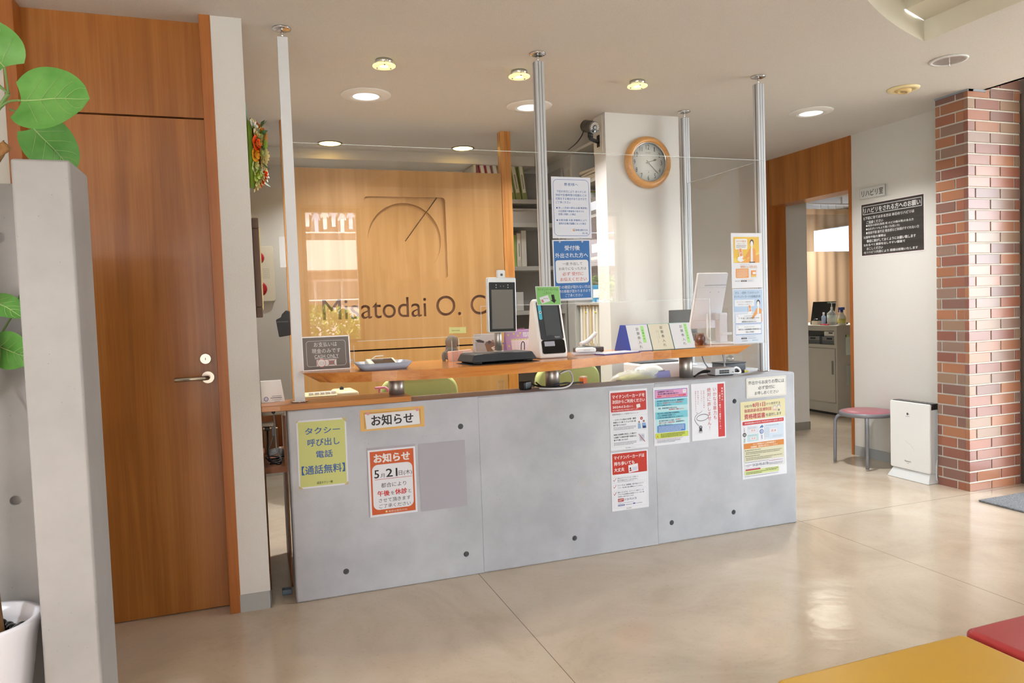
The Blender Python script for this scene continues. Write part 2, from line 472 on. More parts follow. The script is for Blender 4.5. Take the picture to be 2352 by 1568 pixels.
# ------------------------------------------------------------------ lettering
_fc = bpy.data.curves.new('letters', 'FONT'); _fo = bpy.data.objects.new('letters', _fc)
_fc.resolution_u = 2; _fc.fill_mode = 'FRONT'
_tc = {}
def letters(t, bold=0.0, res=2):
    bold = min(bold, .016)
    k = (t, bold, res)
    _fc.resolution_u = res
    if k not in _tc:
        _fc.body = t; _fc.offset = bold
        m = _fo.to_mesh()
        vs = [(v.co.x, v.co.y) for v in m.vertices]; fs = [tuple(p.vertices) for p in m.polygons]
        _fo.to_mesh_clear()
        xs = [v[0] for v in vs]; ys = [v[1] for v in vs]
        _tc[k] = (vs, fs, min(xs), max(xs), min(ys), max(ys))
    return _tc[k]
def ink(c):
    """printed colour, a little darker than pure paper white allows"""
    return col(tuple(round(x * 0.80, 4) for x in lin(c)[:3]), 0.45)
class Sheet:
    """a printed sheet: percent coordinates, u to the right and v downwards, front towards -Y"""
    def __init__(s, w, h): s.w, s.h, s.b, s.mats = w, h, B(), []
    def mi(s, c):
        m = c if not isinstance(c, str) else ink(c)
        if m not in s.mats: s.mats.append(m)
        return s.mats.index(m)
    n = 0
    def P(s, u, v, l): return ((u / 100 - 0.5) * s.w, -0.0004 - (l + s.n * 0.06) * 0.00022, (0.5 - v / 100) * s.h)
    def G(s, pts, c, l=1):
        s.n += 1
        s.b.add([s.P(u, v, l) for u, v in pts], [tuple(range(len(pts)))], s.mi(c)); return s
    def R(s, u0, v0, u1, v1, c, r=0, l=1):
        k = s.h / s.w
        pts = rrp(u0, v0 * k, u1, v1 * k, r)
        return s.G([(a, b / k) for a, b in pts], c, l)
    def O(s, u0, v0, u1, v1, c, w=0.6, r=0, l=1):
        """outline only"""
        k = s.h / s.w; s.n += 1
        a = rrp(u0, v0 * k, u1, v1 * k, max(r, 0.01)); b_ = rrp(u0 + w, v0 * k + w, u1 - w, v1 * k - w, max(r - w, 0.005))
        n = len(a); m = s.mi(c)
        s.b.add([s.P(x, y / k, l) for x, y in a + b_], [(i, (i + 1) % n, n + (i + 1) % n, n + i) for i in range(n)], m); return s
    def E(s, u, v, ru, c, l=2, rv=None, n=24):
        k = s.h / s.w
        return s.G(circ(u, v, ru, n, (rv if rv else ru / k)), c, l)
    def L(s, pts, wd, c, l=2):
        k = s.h / s.w; m = s.mi(c); s.n += 1
        for (u0, v0), (u1, v1) in zip(pts, pts[1:]):
            dx, dy = u1 - u0, (v1 - v0) * k; d = math.hypot(dx, dy) or 1; nx, ny = -dy / d * wd / 2, dx / d * wd / 2 / k
            s.b.add([s.P(u0 + nx, v0 + ny, l), s.P(u1 + nx, v1 + ny, l), s.P(u1 - nx, v1 - ny, l), s.P(u0 - nx, v0 - ny, l)], [(0, 1, 2, 3)], m)
        return s
    def T(s, t, u0, v0, u1, v1, c='#222222', bold=0.0, l=3, slant=0.0):
        vs, fs, x0, x1, y0, y1 = letters(t)
        m = s.mi(c); s.n += 1
        for dx, dy in (((0, 0),) if not bold else ((-.7, -.5), (.7, -.5), (.7, .5), (-.7, .5))):
            s.n += .3
            s.b.add([s.P(u0 + (x + dx * bold - x0) / (x1 - x0) * (u1 - u0), v1 - (y + dy * bold - y0) / (y1 - y0) * (v1 - v0), l) for x, y in vs], fs, m)
        return s
    def V(s, t, u, v0, v1, wd, c='#222222', bold=0.0, l=3):
        """vertical line of characters, wd = width of one"""
        n = len(t); st = (v1 - v0) / n; m = s.mi(c)
        for i, ch in enumerate([q for ch in t for q in ((ch, 0), (ch, 1))] if bold else [(q, 0) for q in t]):
            ch, again = ch
            if bold: i //= 2
            if ch in ' \u3000': continue
            rot = ch in 'ー「」（）、'
            s.n += .3
            vs, fs, x0, x1, y0, y1 = letters(ch)
            cx, cy = (x0 + x1) / 2 + (.5 - again) * 1.6 * bold, (y0 + y1) / 2
            vc = v0 + (i + 0.5) * st
            q = []
            for x, y in vs:
                a, b_ = (x - cx, y - cy)
                if rot: a, b_ = b_, -a
                q.append(s.P(u + a * wd, vc - b_ * wd * s.w / s.h, l))
            s.b.add(q, fs, m)
        return s
    def D(s, u0, v0, u1, v1, n, c='#8a8d95', l=2):
        """n lines of print too small to read: broken strokes"""
        m = s.mi(c); st = (v1 - v0) / n; s.n += 1
        for i in range(n):
            u = u0; e = u1 if i < n - 1 or n == 1 else u0 + (u1 - u0) * random.uniform(0.5, 0.95)
            while u < e:
                w = random.uniform(1.2, 3.0); w = min(w, e - u)
                a = v0 + i * st + st * 0.22; b_ = v0 + (i + 1) * st - st * 0.28
                s.b.add([s.P(u, a, l), s.P(u + w, a, l), s.P(u + w, b_, l), s.P(u, b_, l)], [(0, 1, 2, 3)], m)
                u += w + random.uniform(0.5, 0.9)
        return s
    def put(s, parent): return s.b.obj('lettering', s.mats, parent, recalc=False) if s.b.v else None
def sheet(name, label, cat, w, h, c, paper=None, rz=0.0, rx=0.0, tilt=0.0, group=None, th=0.0008, r=0.0):
    """a printed sheet that is one thing; returns (object, Sheet)"""
    b = B()
    b.prism(rrp(-w / 2, -h / 2, w / 2, h / 2, r), 'y', -0.0003, th)
    o = b.obj(name, paper or M_PAPER, loc=c, rot=(rx, tilt, rz))
    tag(o, label, cat, group)
    return o, Sheet(w, h)

# ------------------------------------------------------------------ room shell
YC, ZC, YD, CE = 3.385, 0.876, 3.49, 2.585
b = B().box(-2.7, 9.0, -2.1, 10.2, -0.08, 0.0)
struct('floor', b, M_FLOOR, 'glossy beige vinyl floor with thin welded seams', 'floor', recentre=False)

# ceiling with the curved recess (skylight inside) and the higher entrance strip
arc = []
R_ = 3.6; a_ = math.radians(19.5)
p_ = Vector((3.305, 2.843))
while True:
    arc.append((p_.x, p_.y))
    p_ = p_ - Vector((math.cos(a_), math.sin(a_))) * 0.12
    a_ += 0.12 / R_
    if p_.x < 1.25 or p_.y < 1.2: break
hole = arc + [(1.15, -0.6), (3.285, -0.6)]          # from the far right corner round by the left
outer = [(-2.7, -2.1), (4.5, -2.1), (4.5, 3.42), (9.0, 3.42), (9.0, 10.2), (-2.7, 10.2)]
bm = bmesh.new()
def loop(pts, z):
    vs = [bm.verts.new((x, y, z)) for x, y in pts]
    return [bm.edges.new((vs[i], vs[(i + 1) % len(vs)])) for i in range(len(vs))]
bmesh.ops.triangle_fill(bm, use_beauty=True, edges=loop(outer, CE) + loop(hole, CE) + loop(circ(3.700, 3.03, .079), CE))
me = bpy.data.meshes.new('ceiling'); bm.to_mesh(me); bm.free()
me.materials.append(M_CEIL)
o = bpy.data.objects.new('ceiling', me); COL.objects.link(o)
tag(o, 'off-white textured ceiling over the waiting room and reception', 'ceiling', kind='structure')
b = B()
H1, H2 = CE + 0.105, CE + 0.62
cx_ = sum(p[0] for p in hole) / len(hole); cy_ = 0.9
def inset(pts, d):
    out = []; n = len(pts)
    for i in range(n):
        p0, p1, p2 = Vector(pts[i - 1]), Vector(pts[i]), Vector(pts[(i + 1) % n])
        e1 = (p1 - p0).normalized(); e2 = (p2 - p1).normalized()
        n1 = Vector((-e1.y, e1.x)); n2 = Vector((-e2.y, e2.x))
        nn = (n1 + n2).normalized(); q = p1 + nn * d / max(0.35, nn.dot(n1))
        out.append((q.x, q.y))
    return out
H2 = CE + 0.30
inner = [q for q in hole[:-1] if q[0] < 3.10] + [(3.085, -0.6)]
inner = [(3.085, 2.757)] + inner
n = len(hole); k = len(inner)
b.add([(x, y, CE) for x, y in hole] + [(x, y, H1) for x, y in hole], [(i, (i + 1) % n, n + (i + 1) % n, n + i) for i in range(n)])
b.add([(3.085, -0.6, H1), (3.285, -0.6, H1), (3.305, 2.843, H1), (3.085, 2.757, H1)], [(0, 1, 2, 3)])
b.add([(x, y, H1) for x, y in inner] + [(x, y, H2) for x, y in inner], [(i, (i + 1) % k, k + (i + 1) % k, k + i) for i in range(k)])
b.add([(x, y, H2) for x, y in inner], [tuple(range(k))])
struct('trim_1', b, M_COVE, 'curved stepped ceiling recess with smooth cream sides', 'ceiling recess')
# entrance strip
b = B().box(4.5, 9.0, -2.1, 3.42, 2.90, 2.95)
b.box(4.47, 4.5, -2.1, 3.42, CE, 2.93)
struct('trim_2', b, M_CEIL, 'raised ceiling strip over the entrance beside the brick column', 'ceiling edge')

def wall(name, label, boxes, mat=None, cat='wall'):
    b = B()
    for q in boxes: b.box(*q)
    return struct(name, b, mat or M_WALL, label, cat)
TOP = 2.62
wall('wall_front', 'white wall to the left of the tall wooden door', [(-2.7, -0.868, 3.39, 3.6, 0, TOP)])
wall('wall_partition', 'white textured wall end between wooden door and reception counter', [(-0.105, 0.02, 3.39, 6.2, 0, TOP)], M_WALLW)
wall('wall_far', 'beige rear wall of the reception office', [(-0.1, 2.7, 6.2, 6.3, 0, TOP)])
wall('wall_bulkhead', 'pale ceiling drop above the office lit by two downlights', [(0.02, 2.35, 5.86, 6.2, 2.505, TOP)])
wall('wall_office_right', 'beige side wall behind the office cupboard', [(2.62, 2.72, 4.6, 6.2, 0, TOP)])
wall('wall_clock', 'white wallpapered wall stub carrying the round clock', [(2.292, 2.862, 4.43, 4.60, 0, TOP)], M_WALLC)
wall('wall_corridor', 'beige corridor wall behind the clear side screen', [(2.72, 4.6, 5.66, 5.8, 0, TOP)])
wall('wall_right', 'beige wall with the black notice beside the brick column', [(4.6, 4.776, 3.66, 4.64, 0, TOP)])
wall('wall_stub', 'beige wall end just inside the rehabilitation room', [(4.776, 5.134, 5.75, 5.9, 0, TOP)])
wall('wall_left', 'white side wall of the waiting room', [(-2.7, -2.6, -2.1, 3.4, 0, TOP)])
wall('wall_back', 'white window wall behind the waiting room', [
    (-2.7, -2.4, -2.1, -1.98, 0, 2.95), (-0.2, 0.6, -2.1, -1.98, 0, 2.95), (1.29, 4.3, -2.1, -1.98, 0, 2.95), (4.8, 4.95, -2.1, -1.98, 0, 2.95),
    (-2.4, -0.2, -2.1, -1.98, 0, 0.25), (-2.4, -0.2, -2.1, -1.98, 2.55, 2.95), (0.6, 1.29, -2.1, -1.98, 0, 0.94), (0.6, 1.29, -2.1, -1.98, 2.56, 2.95),
    (4.3, 4.8, -2.1, -1.98, 0, 0.25), (4.3, 4.8, -2.1, -1.98, 2.55, 2.95)])
wall('wall_entrance', 'wall around the glass entrance', [(4.84, 4.94, -2.1, 1.38, 0, 2.95), (4.84, 4.94, 1.38, 3.37, 2.86, 2.95)])
wall('wall_clinic', 'cream walls of the rehabilitation room', [
    (4.776, 8.4, 3.8, 3.9, 0, TOP), (4.776, 8.4, 10.0, 10.1, 0, TOP), (8.3, 8.4, 3.9, 7.5, 0, TOP), (8.3, 8.4, 9.5, 10.0, 0, TOP),
    (8.3, 8.4, 7.5, 9.5, 0, 1.80), (8.3, 8.4, 7.5, 9.5, 2.38, TOP), (4.6, 4.776, 5.66, 10.1, 0, TOP)], M_COVE)
# windows behind the camera, the entrance, the clinic window
def window(nm, label, x0, x1, z0, z1, y, ax='y', mull=()):
    b = B(); w = 0.05
    def bx(p0, p1, q0, q1, d):
        if ax == 'y': b.box(p0, p1, y - d, y + d, q0, q1)
        else: b.box(y - d, y + d, p0, p1, q0, q1)
    bx(x0, x0 + w, z0, z1, .035); bx(x1 - w, x1, z0, z1, .035); bx(x0 + w, x1 - w, z0, z0 + w, .035); bx(x0 + w, x1 - w, z1 - w, z1, .035)
    for mx in mull: bx(mx - .03, mx + .03, z0 + w, z1 - w, .03)
    o = b.obj(nm, M_DARKSTEEL, recentre=True); tag(o, label, 'window', kind='structure')
    b = B(); L = o.location
    bx(x0 + w, x1 - w, z0 + w, z1 - w, .003)
    b.v = [(v[0] - L.x, v[1] - L.y, v[2] - L.z) for v in b.v]
    b.obj('pane', M_GLASS, o)
    return o
window('window_1', 'narrow window of the waiting room mirrored in the clear screen', 0.6, 1.29, 0.94, 2.56, -2.04)
window('window_2', 'wide window of the waiting room on the left behind', -2.4, -0.2, 0.25, 2.55, -2.04, mull=(-1.3,))
window('window_4', 'narrow window in the corner of the waiting room by the entrance', 4.3, 4.8, 0.25, 2.55, -2.04)
window('window_5', 'high window of the rehabilitation room behind the net curtain', 7.5, 9.5, 1.80, 2.38, 8.34, 'x', mull=(8.42,))
o = window('door_2', 'glass entrance door in a dark steel frame beside the brick column', 1.38, 3.30, 0.0, 2.86, 4.89, 'x', mull=(2.34,))
o['category'] = 'door'
b = B().box(4.822, 4.872, 3.37, 3.44, 0, 2.9)
b.box(4.845, 4.872, 3.30, 3.37, 0, 2.9)
struct('trim_3', b, M_DARKSTEEL, 'dark steel upright of the entrance against the brick column', 'door frame')
# skirtings
b = B().box(-0.108, 0.0215, 3.386, 3.40, 0, 0.078)
b.box(0.019, 0.0235, 3.386, 6.2, 0, 0.078)
struct('baseboard_partition', b, M_BASE, 'grey vinyl skirting round the white wall end', 'skirting')
b = B().box(4.594, 4.602, 3.66, 4.637, 0, 0.078)
struct('baseboard_right', b, M_BASE, 'grey vinyl skirting behind the stool and air purifier', 'skirting')
b = B().box(4.776, 5.137, 5.744, 5.752, 0, 0.078)
b.box(5.131, 5.137, 5.744, 5.9, 0, 0.078)
struct('baseboard_stub', b, col('#8a857b', .5), 'grey vinyl skirting on the wall end inside the rehabilitation room', 'skirting')

# door 1: full height wooden door and its frame
b = B().box(-0.83, -0.14, YD, YD + 0.04, 0.004, 2.168)
d1 = b.obj('door_1', W_DOOR, recentre=True)
tag(d1, 'tall orange-brown wooden door with lever handle left of the counter', 'door', kind='structure')
L = d1.location
b = B()
b.cyl((-0.194 - L.x, YD - L.y, 1.04 - L.z), (-0.194 - L.x, YD - 0.012 - L.y, 1.04 - L.z), 0.026, n=32)
b.tube([(-0.194 - L.x, YD - .01 - L.y, 1.04 - L.z), (-0.194 - L.x, YD - .05 - L.y, 1.04 - L.z), (-0.205 - L.x, YD - .06 - L.y, 1.04 - L.z), (-0.26 - L.x, YD - .06 - L.y, 1.04 - L.z), (-0.325 - L.x, YD - .06 - L.y, 1.04 - L.z)], 0.0095, 12)
tag_ = b.obj('door_handle', col('#c4bcae', .28, .9), d1); tag_['label'] = 'satin steel lever handle'
b = B().cyl((-0.2 - L.x, YD - L.y, 1.122 - L.z), (-0.2 - L.x, YD - .010 - L.y, 1.122 - L.z), 0.0245, 0.022, n=32)
b.cyl((-0.2 - L.x, YD - .010 - L.y, 1.122 - L.z), (-0.2 - L.x, YD - .016 - L.y, 1.122 - L.z), 0.012, n=24)
lk = b.obj('lock_cylinder', col('#c4bcae', .25, .9), d1)
b = B().box(-.2015 - L.x, -.1985 - L.x, YD - .0166 - L.y, YD - .0155 - L.y, 1.117 - L.z, 1.127 - L.z)
b.obj('keyhole', M_BLACK, lk)
b = B().box(-0.83, -0.14, YD, YD + 0.04, 2.176, TOP).box(-0.84, -0.11, YD + .041, YD + .06, 0, TOP)  # second box is an unseen board added behind the door against leaking light
struct('trim_4', b, W_DOOR, 'wooden transom panel above the tall wooden door with an added light stop behind', 'door panel')
b = B().box(-0.15, -0.1052, 3.386, 3.56, 0, TOP, bev=0.002)
struct('trim_5', b, W_FRAME, 'orange-brown door jamb against the white wall end', 'door frame')
b = B().box(-0.868, -0.822, 3.386, 3.56, 0, TOP, bev=0.002)
struct('trim_6', b, W_FRAME, 'orange-brown door jamb beside the plant leaves', 'door frame')

# doorway of the rehabilitation room
b = B().box(4.594, 4.776, 4.665, 5.62, 2.157, TOP)
struct('trim_7', b, W_DOOR, 'wooden header panel over the rehabilitation room doorway', 'door header')
b = B().box(4.590, 4.78, 4.640, 4.665, 0, TOP)
struct('trim_8', b, W_FRAME, 'slim wooden jamb of the rehabilitation doorway next to the beige wall', 'door frame')
b = B().box(4.592, 4.776, 5.62, 5.665, 0, TOP)
struct('trim_9', b, W_FRAME, 'wide wooden jamb of the rehabilitation doorway beside the clear screen', 'door frame')

# brick column
BR = [col('#98604a', .34), col('#87574a', .34), col('#a36e50', .32), col('#7f5d52', .34), col('#937660', .34), col('#9b684c', .3), col('#915f4c', .34), col('#8c7062', .34)]
M_JOINT = plaster('mortar', '#cfcac0', .3, 200)
b = B()
X0, X1, Y0, Y1 = 4.347, 4.818, 3.427, 3.662
b.box(X0 + .006, X1, Y0 + .006, Y1, 0, 2.9, 0)
z = 0.0; k = 0
CH = 0.0708
while z < 2.88:
    h = CH - 0.0105
    if z == 0: h = 0.05
    # front face (towards -Y)
    first = 0.19 if k % 2 == 0 else 0.057
    x = X0; w = first
    while x < X1 - 0.01:
        e = min(x + w, X1)
        b.box(x if x > X0 else X0, e, Y0, Y0 + .03, z, z + h, 1 + random.randrange(len(BR)), bev=0.0015, seg=1)
        x = e + 0.0105; w = 0.211
    # side face (towards -X): corner brick continues round
    y = Y0 + .031; w = 0.055 if k % 2 == 0 else 0.165
    while y < Y1 - 0.01:
        e = min(y + w, Y1)
        b.box(X0, X0 + .03, y, e, z, z + h, 1 + random.randrange(len(BR)), bev=0.0015, seg=1)
        y = e + 0.0105; w = 0.211
    z += h + 0.0105; k += 1
struct('wall_brick', b, [M_JOINT] + BR, 'column of glazed red-brown bricks beside the entrance', 'brick column')
b = B().box(X0 - .006, X0 + .04, Y0 - .006, Y1, 2.573, CE + .01)
b.box(X0, 4.5, Y0 - .006, Y0 + .02, 2.573, CE + .01)
struct('trim_10', b, col('#8d949c', .6), 'thin grey ceiling trim round the brick column top', 'ceiling trim')

# low concrete partition in the left foreground
b = B()
b.prism([(-0.511, 2.0), (-0.389, 2.0), (-0.389, 2.2), (-0.511, 2.2)], 'z', 0, 1.688, 0, bev=0.006, seg=2)
o = struct('wall_concrete', b, M_CONC2, 'low pale concrete partition with its square end in the left foreground', 'concrete partition')
c = B()
b = B().box(-1.75, -0.475, 2.201, 2.38, 0, 1.662)
o = struct('wall_niche', b, M_CONC2, 'low concrete wall behind the white plant pot', 'concrete partition')
L = o.location
for x, zz in ((-0.600, 0.845), (-0.596, 1.525), (-1.2, 0.85), (-1.2, 1.52)):
    c.cyl((x - L.x, 2.18 - L.y, zz - L.z), (x - L.x, 2.215 - L.y, zz - L.z), .013, n=20)
cut(o, c)

# outside: paved ground and the apartment building across the street, seen mirrored in the clear screens
b = B().box(-40, 40, -40, 40, -0.6, -0.35)
struct('ground', b, plaster('street', '#8f8d88', .2, 30), 'grey paved street outside the windows', 'street')
bl = thing('apartment_building', 'pale apartment block across the street mirrored in the clear screen', 'building', (4, -22, -0.35))
M_FAC = col('#d8c4bb', .8); M_FACD = col('#b49c92', .8)
b = B().box(-14, 14, -8, -1.3, 0, 15)
b.obj('facade', M_FACD, bl)
for i, zz in enumerate((0.75, 3.35, 6.05, 8.75)):
    B().box(-14, 14, -1.3, 0, zz, zz + 0.18).box(-14, 14, -.12, 0, zz + .18, zz + 1.15).obj('balcony', M_FAC, bl)
    r = B()
    for x in range(-14, 15, 2): r.box(x - .02, x + .02, -.08, -.04, zz + 1.15, zz + 1.42)
    r.box(-14, 14, -.09, -.03, zz + 1.42, zz + 1.47)
    r.obj('railing', col('#d9d5d2', .5), bl)
    for x in (-8.6, -5.0, -1.6, 1.8, 5.2):
        w = B().box(x, x + 2.2, -1.29, -1.2, zz + .25, zz + 2.3)
        wo = w.obj('balcony_window', col('#e6dbd6', .5), bl)
        B().box(x + .12, x + 1.05, -1.2, -1.18, zz + .37, zz + 2.2).box(x + 1.15, x + 2.1, -1.2, -1.18, zz + .37, zz + 2.2).obj('pane', col('#93837e', .2), wo)
for x in (-6.0, -2.4, 1.1, 4.6): B().box(x, x + .5, -1.3, -.05, 0, 12).obj('pillar', M_FAC, bl)
nb = thing('neighbour_house', 'white house wall outside the high window of the rehabilitation room', 'building', (11.2, 9.0, -.35))
B().box(-.5, 6, -7, 7, 0, 7).obj('facade', col('#d3d8e2', .8), nb)
for y in (-4.2, -1.6, 1.0, 3.6):
    w = B().box(-.54, -.5, y, y + 1.5, 1.9, 3.2).obj('house_window', col('#9fb0c8', .3), nb)
    B().box(-.56, -.54, y + .06, y + 1.44, 1.96, 3.14).obj('pane', col('#7f93b4', .15), w)
gc = ['#e9eef5', '#cdd6e6', '#eceff2', '#b9c3d6', '#f0f0f0', '#d5dbe8', '#e3e8f0', '#c5cede']
for i in range(8):
    x = 1.55 + i * 0.33
    b = B()
    P_ = [(-.13, 0), (.13, 0), (.14, .5), (.26, .42), (.3, .52), (.1, .72), (-.1, .72), (-.3, .52), (-.26, .42), (-.14, .5)]
    b.prism([(p[0] * .55, p[1]) for p in P_], 'y', -.02, .02)
    o = b.obj('shirt', col(gc[i], .9), loc=(x, -22.35, 4.5 + .1 * (i % 3)))
    tag(o, 'pale shirt drying on the apartment balcony across the street', 'laundry', 'laundry on the apartment balcony')

# ------------------------------------------------------------------ reception counter
b = B()
b.prism([(.13, YC), (2.92, YC), (2.92, 4.43), (2.70, 4.43), (2.70, 3.585), (.13, 3.585)], 'z', 0, ZC, bev=0.008, seg=2)
ctr = b.obj('reception_counter', M_CONC, loc=(0, 0, 0))
tag(ctr, 'grey board-marked concrete reception counter with tie holes and notices on its front', 'counter')
c = B()
HOLES = ((.926, .736), (1.514, .735), (2.095, .737), (2.505, .738), (.354, .736), (.354, .113), (.93, .109), (1.509, .106), (2.085, .110), (2.484, .116))
for x, z in HOLES: c.cyl((x, YC - .01, z), (x, YC + .018, z), .0135, n=24)
for x in (1.018, 2.0): c.box(x - .0011, x + .0011, YC - .01, YC + .002, -.1, ZC - .004)
cut(ctr, c)
ctr.data.materials.append(plaster('tie_hole_mortar', '#66686b', .4, 200))
for q in ctr.data.polygons:
    if q.center.y > YC + .003 and q.center.y < YC + .03 and any(math.hypot(q.center.x - x, q.center.z - z) < .0136 for x, z in HOLES): q.material_index = 1

BR_LEDGE = wood('ledge_oak', '#a56630', '#b97a3f', '#c68a4e', axis=0, scale=1.2, rough=0.3, coat=0.25)
b = B().prism([(0.022, YC + .002), (0.10, YC - .006), (0.69, YC - .006), (0.69, 3.60), (0.022, 3.60)], 'z', .877, .903, bev=.002, seg=1)
o = b.obj('ledge_board', BR_LEDGE, recentre=True)
tag(o, 'short wooden board bridging the gap from white wall onto the counter', 'board')

# upper transaction shelf with a bowed front
front = [(.196, 3.317), (.26, 3.278), (.32, 3.244), (.384, 3.213), (.48, 3.172), (.583, 3.138), (.68, 3.116), (.783, 3.103), (.9, 3.094), (1.02, 3.09), (1.13, 3.094), (1.236, 3.104), (1.33, 3.122), (1.42, 3.148), (1.51, 3.182), (1.605, 3.219), (1.70, 3.257), (1.8, 3.293), (1.89, 3.322), (1.979, 3.345), (2.1, 3.366), (2.253, 3.379), (2.44, 3.385), (2.63, 3.387)]
back = [(2.63, 3.74), (2.2, 3.70), (1.5, 3.655), (.196, 3.645)]
sh = thing('counter_shelf', 'long bowed wooden shelf raised above the counter on steel tubes', 'shelf', (1.5, 3.5, 0))
b = B()
top = front + back
n = len(top); zt, zb = 1.045, 1.000
def under(p):
    x, y = p
    if x < .3: x = x + .075 * (1 if x < .25 else .6)
    if x > 2.6: x = x - .09
    return (x, y + (.008 if y < 3.5 else -.02))
tv = [(x - 1.5, y - 3.5, zt) for x, y in top]; bv = [(under(p)[0] - 1.5, under(p)[1] - 3.5, zb) for p in top]
b.add(tv + bv, [tuple(range(n)), tuple(range(2 * n - 1, n - 1, -1))] + [(i, (i + 1) % n, n + (i + 1) % n, n + i) for i in range(n)])
b.obj('board', W_BOARD, sh)
for x in (.645, 1.465, 2.275):
    B().cyl((x - 1.5, .005, ZC + .001), (x - 1.5, .005, zb), .037, n=40).obj('support_tube', M_STEEL, sh)

# aluminium poles clamped between counter and ceiling
def pole(x, y, z0, label, grooves):
    t = thing('screen_pole', label, 'pole', (x, y, z0), group='aluminium screen poles')
    h = CE - z0
    b = B()
    w = .0225
    b.box(-w, w, -w, w, .006, h - .045)
    if grooves:
        for gx in (-.009, .007): b.box(gx, gx + .003, -w - .0006, -w, .006, h - .045, 1)
        b.box(-w - .0006, -w, -.004, .004, .006, h - .045, 1)
        b.box(w, w + .0006, -.004, .004, .006, h - .045, 1)
    b.obj('profile', [M_ALU if grooves else M_ALUW, col('#7d8084', .4, .6)], t)
    B().cyl((0, 0, 0), (0, 0, .006), .036, n=36).obj('base_plate', M_CHROME, t)
    B().cyl((0, 0, h - .046), (0, 0, h - .008), .0045, n=12).cyl((0, 0, h - .05), (0, 0, h - .044), .012, n=6).obj('clamp_screw', M_CHROME, t)
    B().lathe([(0, h - .010), (.03, h - .009), (.041, h - .006), (.042, h - .001), (0, h - .0005)], n=40).obj('ceiling_disc', M_CHROME, t)
    return t
pole(.190, 3.462, .9035, 'flat aluminium pole standing on the wooden ledge board near the wreath', False)
pole(1.434, 3.487, 1.0455, 'aluminium pole rising from the shelf behind the card reader', True)
pole(2.826, 3.535, ZC + .0005, 'aluminium pole at the front corner of the counter next to the two small posters', True)
pole(2.826, 4.30, ZC + .0005, 'aluminium pole at the rear of the counter beside the clock wall', True)

# clear screens
AY = 3.466
def screen(label, poly, ax, at, th=.003):
    b = B().prism(poly, ax, at, at + th)
    o = b.obj('acrylic_screen', M_ACRYL, recentre=True)
    tag(o, label, 'acrylic screen', 'clear acrylic screens')
    L = o.location
    e = B()
    n = len(poly); zmax = max(p[1] for p in poly)
    for i in range(n):
        (a0, z0), (a1, z1) = poly[i], poly[(i + 1) % n]
        m = .0011
        P = lambda a, z, d: ((a, at + d, z) if ax == 'y' else (at + d, a, z))
        if abs(z0 - z1) < 1e-6: e.box(*( [min(a0, a1), max(a0, a1), at - .0003, at + th + .0003] if ax == 'y' else [at - .0003, at + th + .0003, min(a0, a1), max(a0, a1)]), z0 - m, z0 + m)
        elif abs(a0 - a1) < 1e-6: e.box(*( [a0 - m, a0 + m, at - .0003, at + th + .0003] if ax == 'y' else [at - .0003, at + th + .0003, a0 - m, a0 + m]), min(z0, z1), max(z0, z1))
    e.v = [(v[0] - L.x, v[1] - L.y, v[2] - L.z) for v in e.v]
    ed = e.obj('polished_edge', M_EDGE, o)
    return o
q = .02
notch = [(.20, 1.047), (.445, 1.047), (.445, 1.150), (.45, 1.162), (.463, 1.168), (.90, 1.168), (.915, 1.164), (.92, 1.15), (.92, 1.047), (.955, 1.047), (.955, 1.160), (1.075, 1.160), (1.075, 1.312), (1.412, 1.312), (1.412, 2.082), (.213, 2.082), (.213, 1.047)]
notch = notch[1:-1] + [(.213, 1.047)]
screen('clear acrylic screen with a pass-through opening in front of the logo wall', notch, 'y', AY)
screen('clear acrylic screen carrying the blue and white notices in front of the clock', [(1.456, 1.312), (2.415, 1.312), (2.415, 1.047), (2.80, 1.047), (2.80, 2.09), (1.456, 2.09)], 'y', AY)
screen('clear acrylic side screen between the two poles at the end of the counter', [(3.56, .884), (4.275, .884), (4.275, 2.10), (3.56, 2.10)], 'x', 2.824)

# ------------------------------------------------------------------ logo partition of the office
pt = thing('logo_partition', 'wide orange-brown wooden partition with carved emblem and clinic name', 'partition', (1.03, 5.07, 0))
PX, PY = 1.03, 5.07
b = B().box(.30 - PX, 1.765 - PX, 0, .07, 1.046, 2.28)
up_ = b.obj('upper_panel', [W_LOGO, wood('shaded_carving_wood', '#5e3a22', '#6a4329', '#764d32', axis=2, rough=.6)], pt)  # second wood is for the letter floors: shade of the cut put into the colour
def wedge(poly, fn):
    c = B(); n = len(poly)
    c.add([(x - PX, -.03, z) for x, z in poly] + [(x - PX, fn(x, z), z) for x, z in poly], [tuple(range(n)), tuple(range(2 * n - 1, n - 1, -1))] + [(i, (i + 1) % n, n + (i + 1) % n, n + i) for i in range(n)])
    return c
sx0, sx1, sz0, sz1 = .763, 1.337, 1.523, 2.098
d_sq = lambda x, z: .004 + .010 * ((x - sx0) / (sx1 - sx0) + (z - sz0) / (sz1 - sz0)) / 1.0
cut(up_, wedge(rrp(sx0, sz0, sx1, sz1, .025, 6), d_sq))
CX, CZ, CR = 1.040, 1.798, .260
cut(up_, wedge(circ(CX, CZ, CR, 72), lambda x, z: d_sq(x, z) + .004 + .016 * ((z - CZ + CR) / (2 * CR))))
ang = math.atan2(2.10 - 1.795, 1.282 - 1.045)
g = B().box(0, .385, -.03, .052, -.004, .004)
g.xf(Matrix.Translation((1.045 - PX, 0, 1.795)) @ Matrix.Rotation(-ang, 4, 'Y'))
cut(up_, g)
vs, fs, x0, x1, y0, y1 = letters('Misatodai O. C.', 0.0, 10)
tx0, tx1, tz0, tz1 = .455, 1.655, 1.259, 1.402
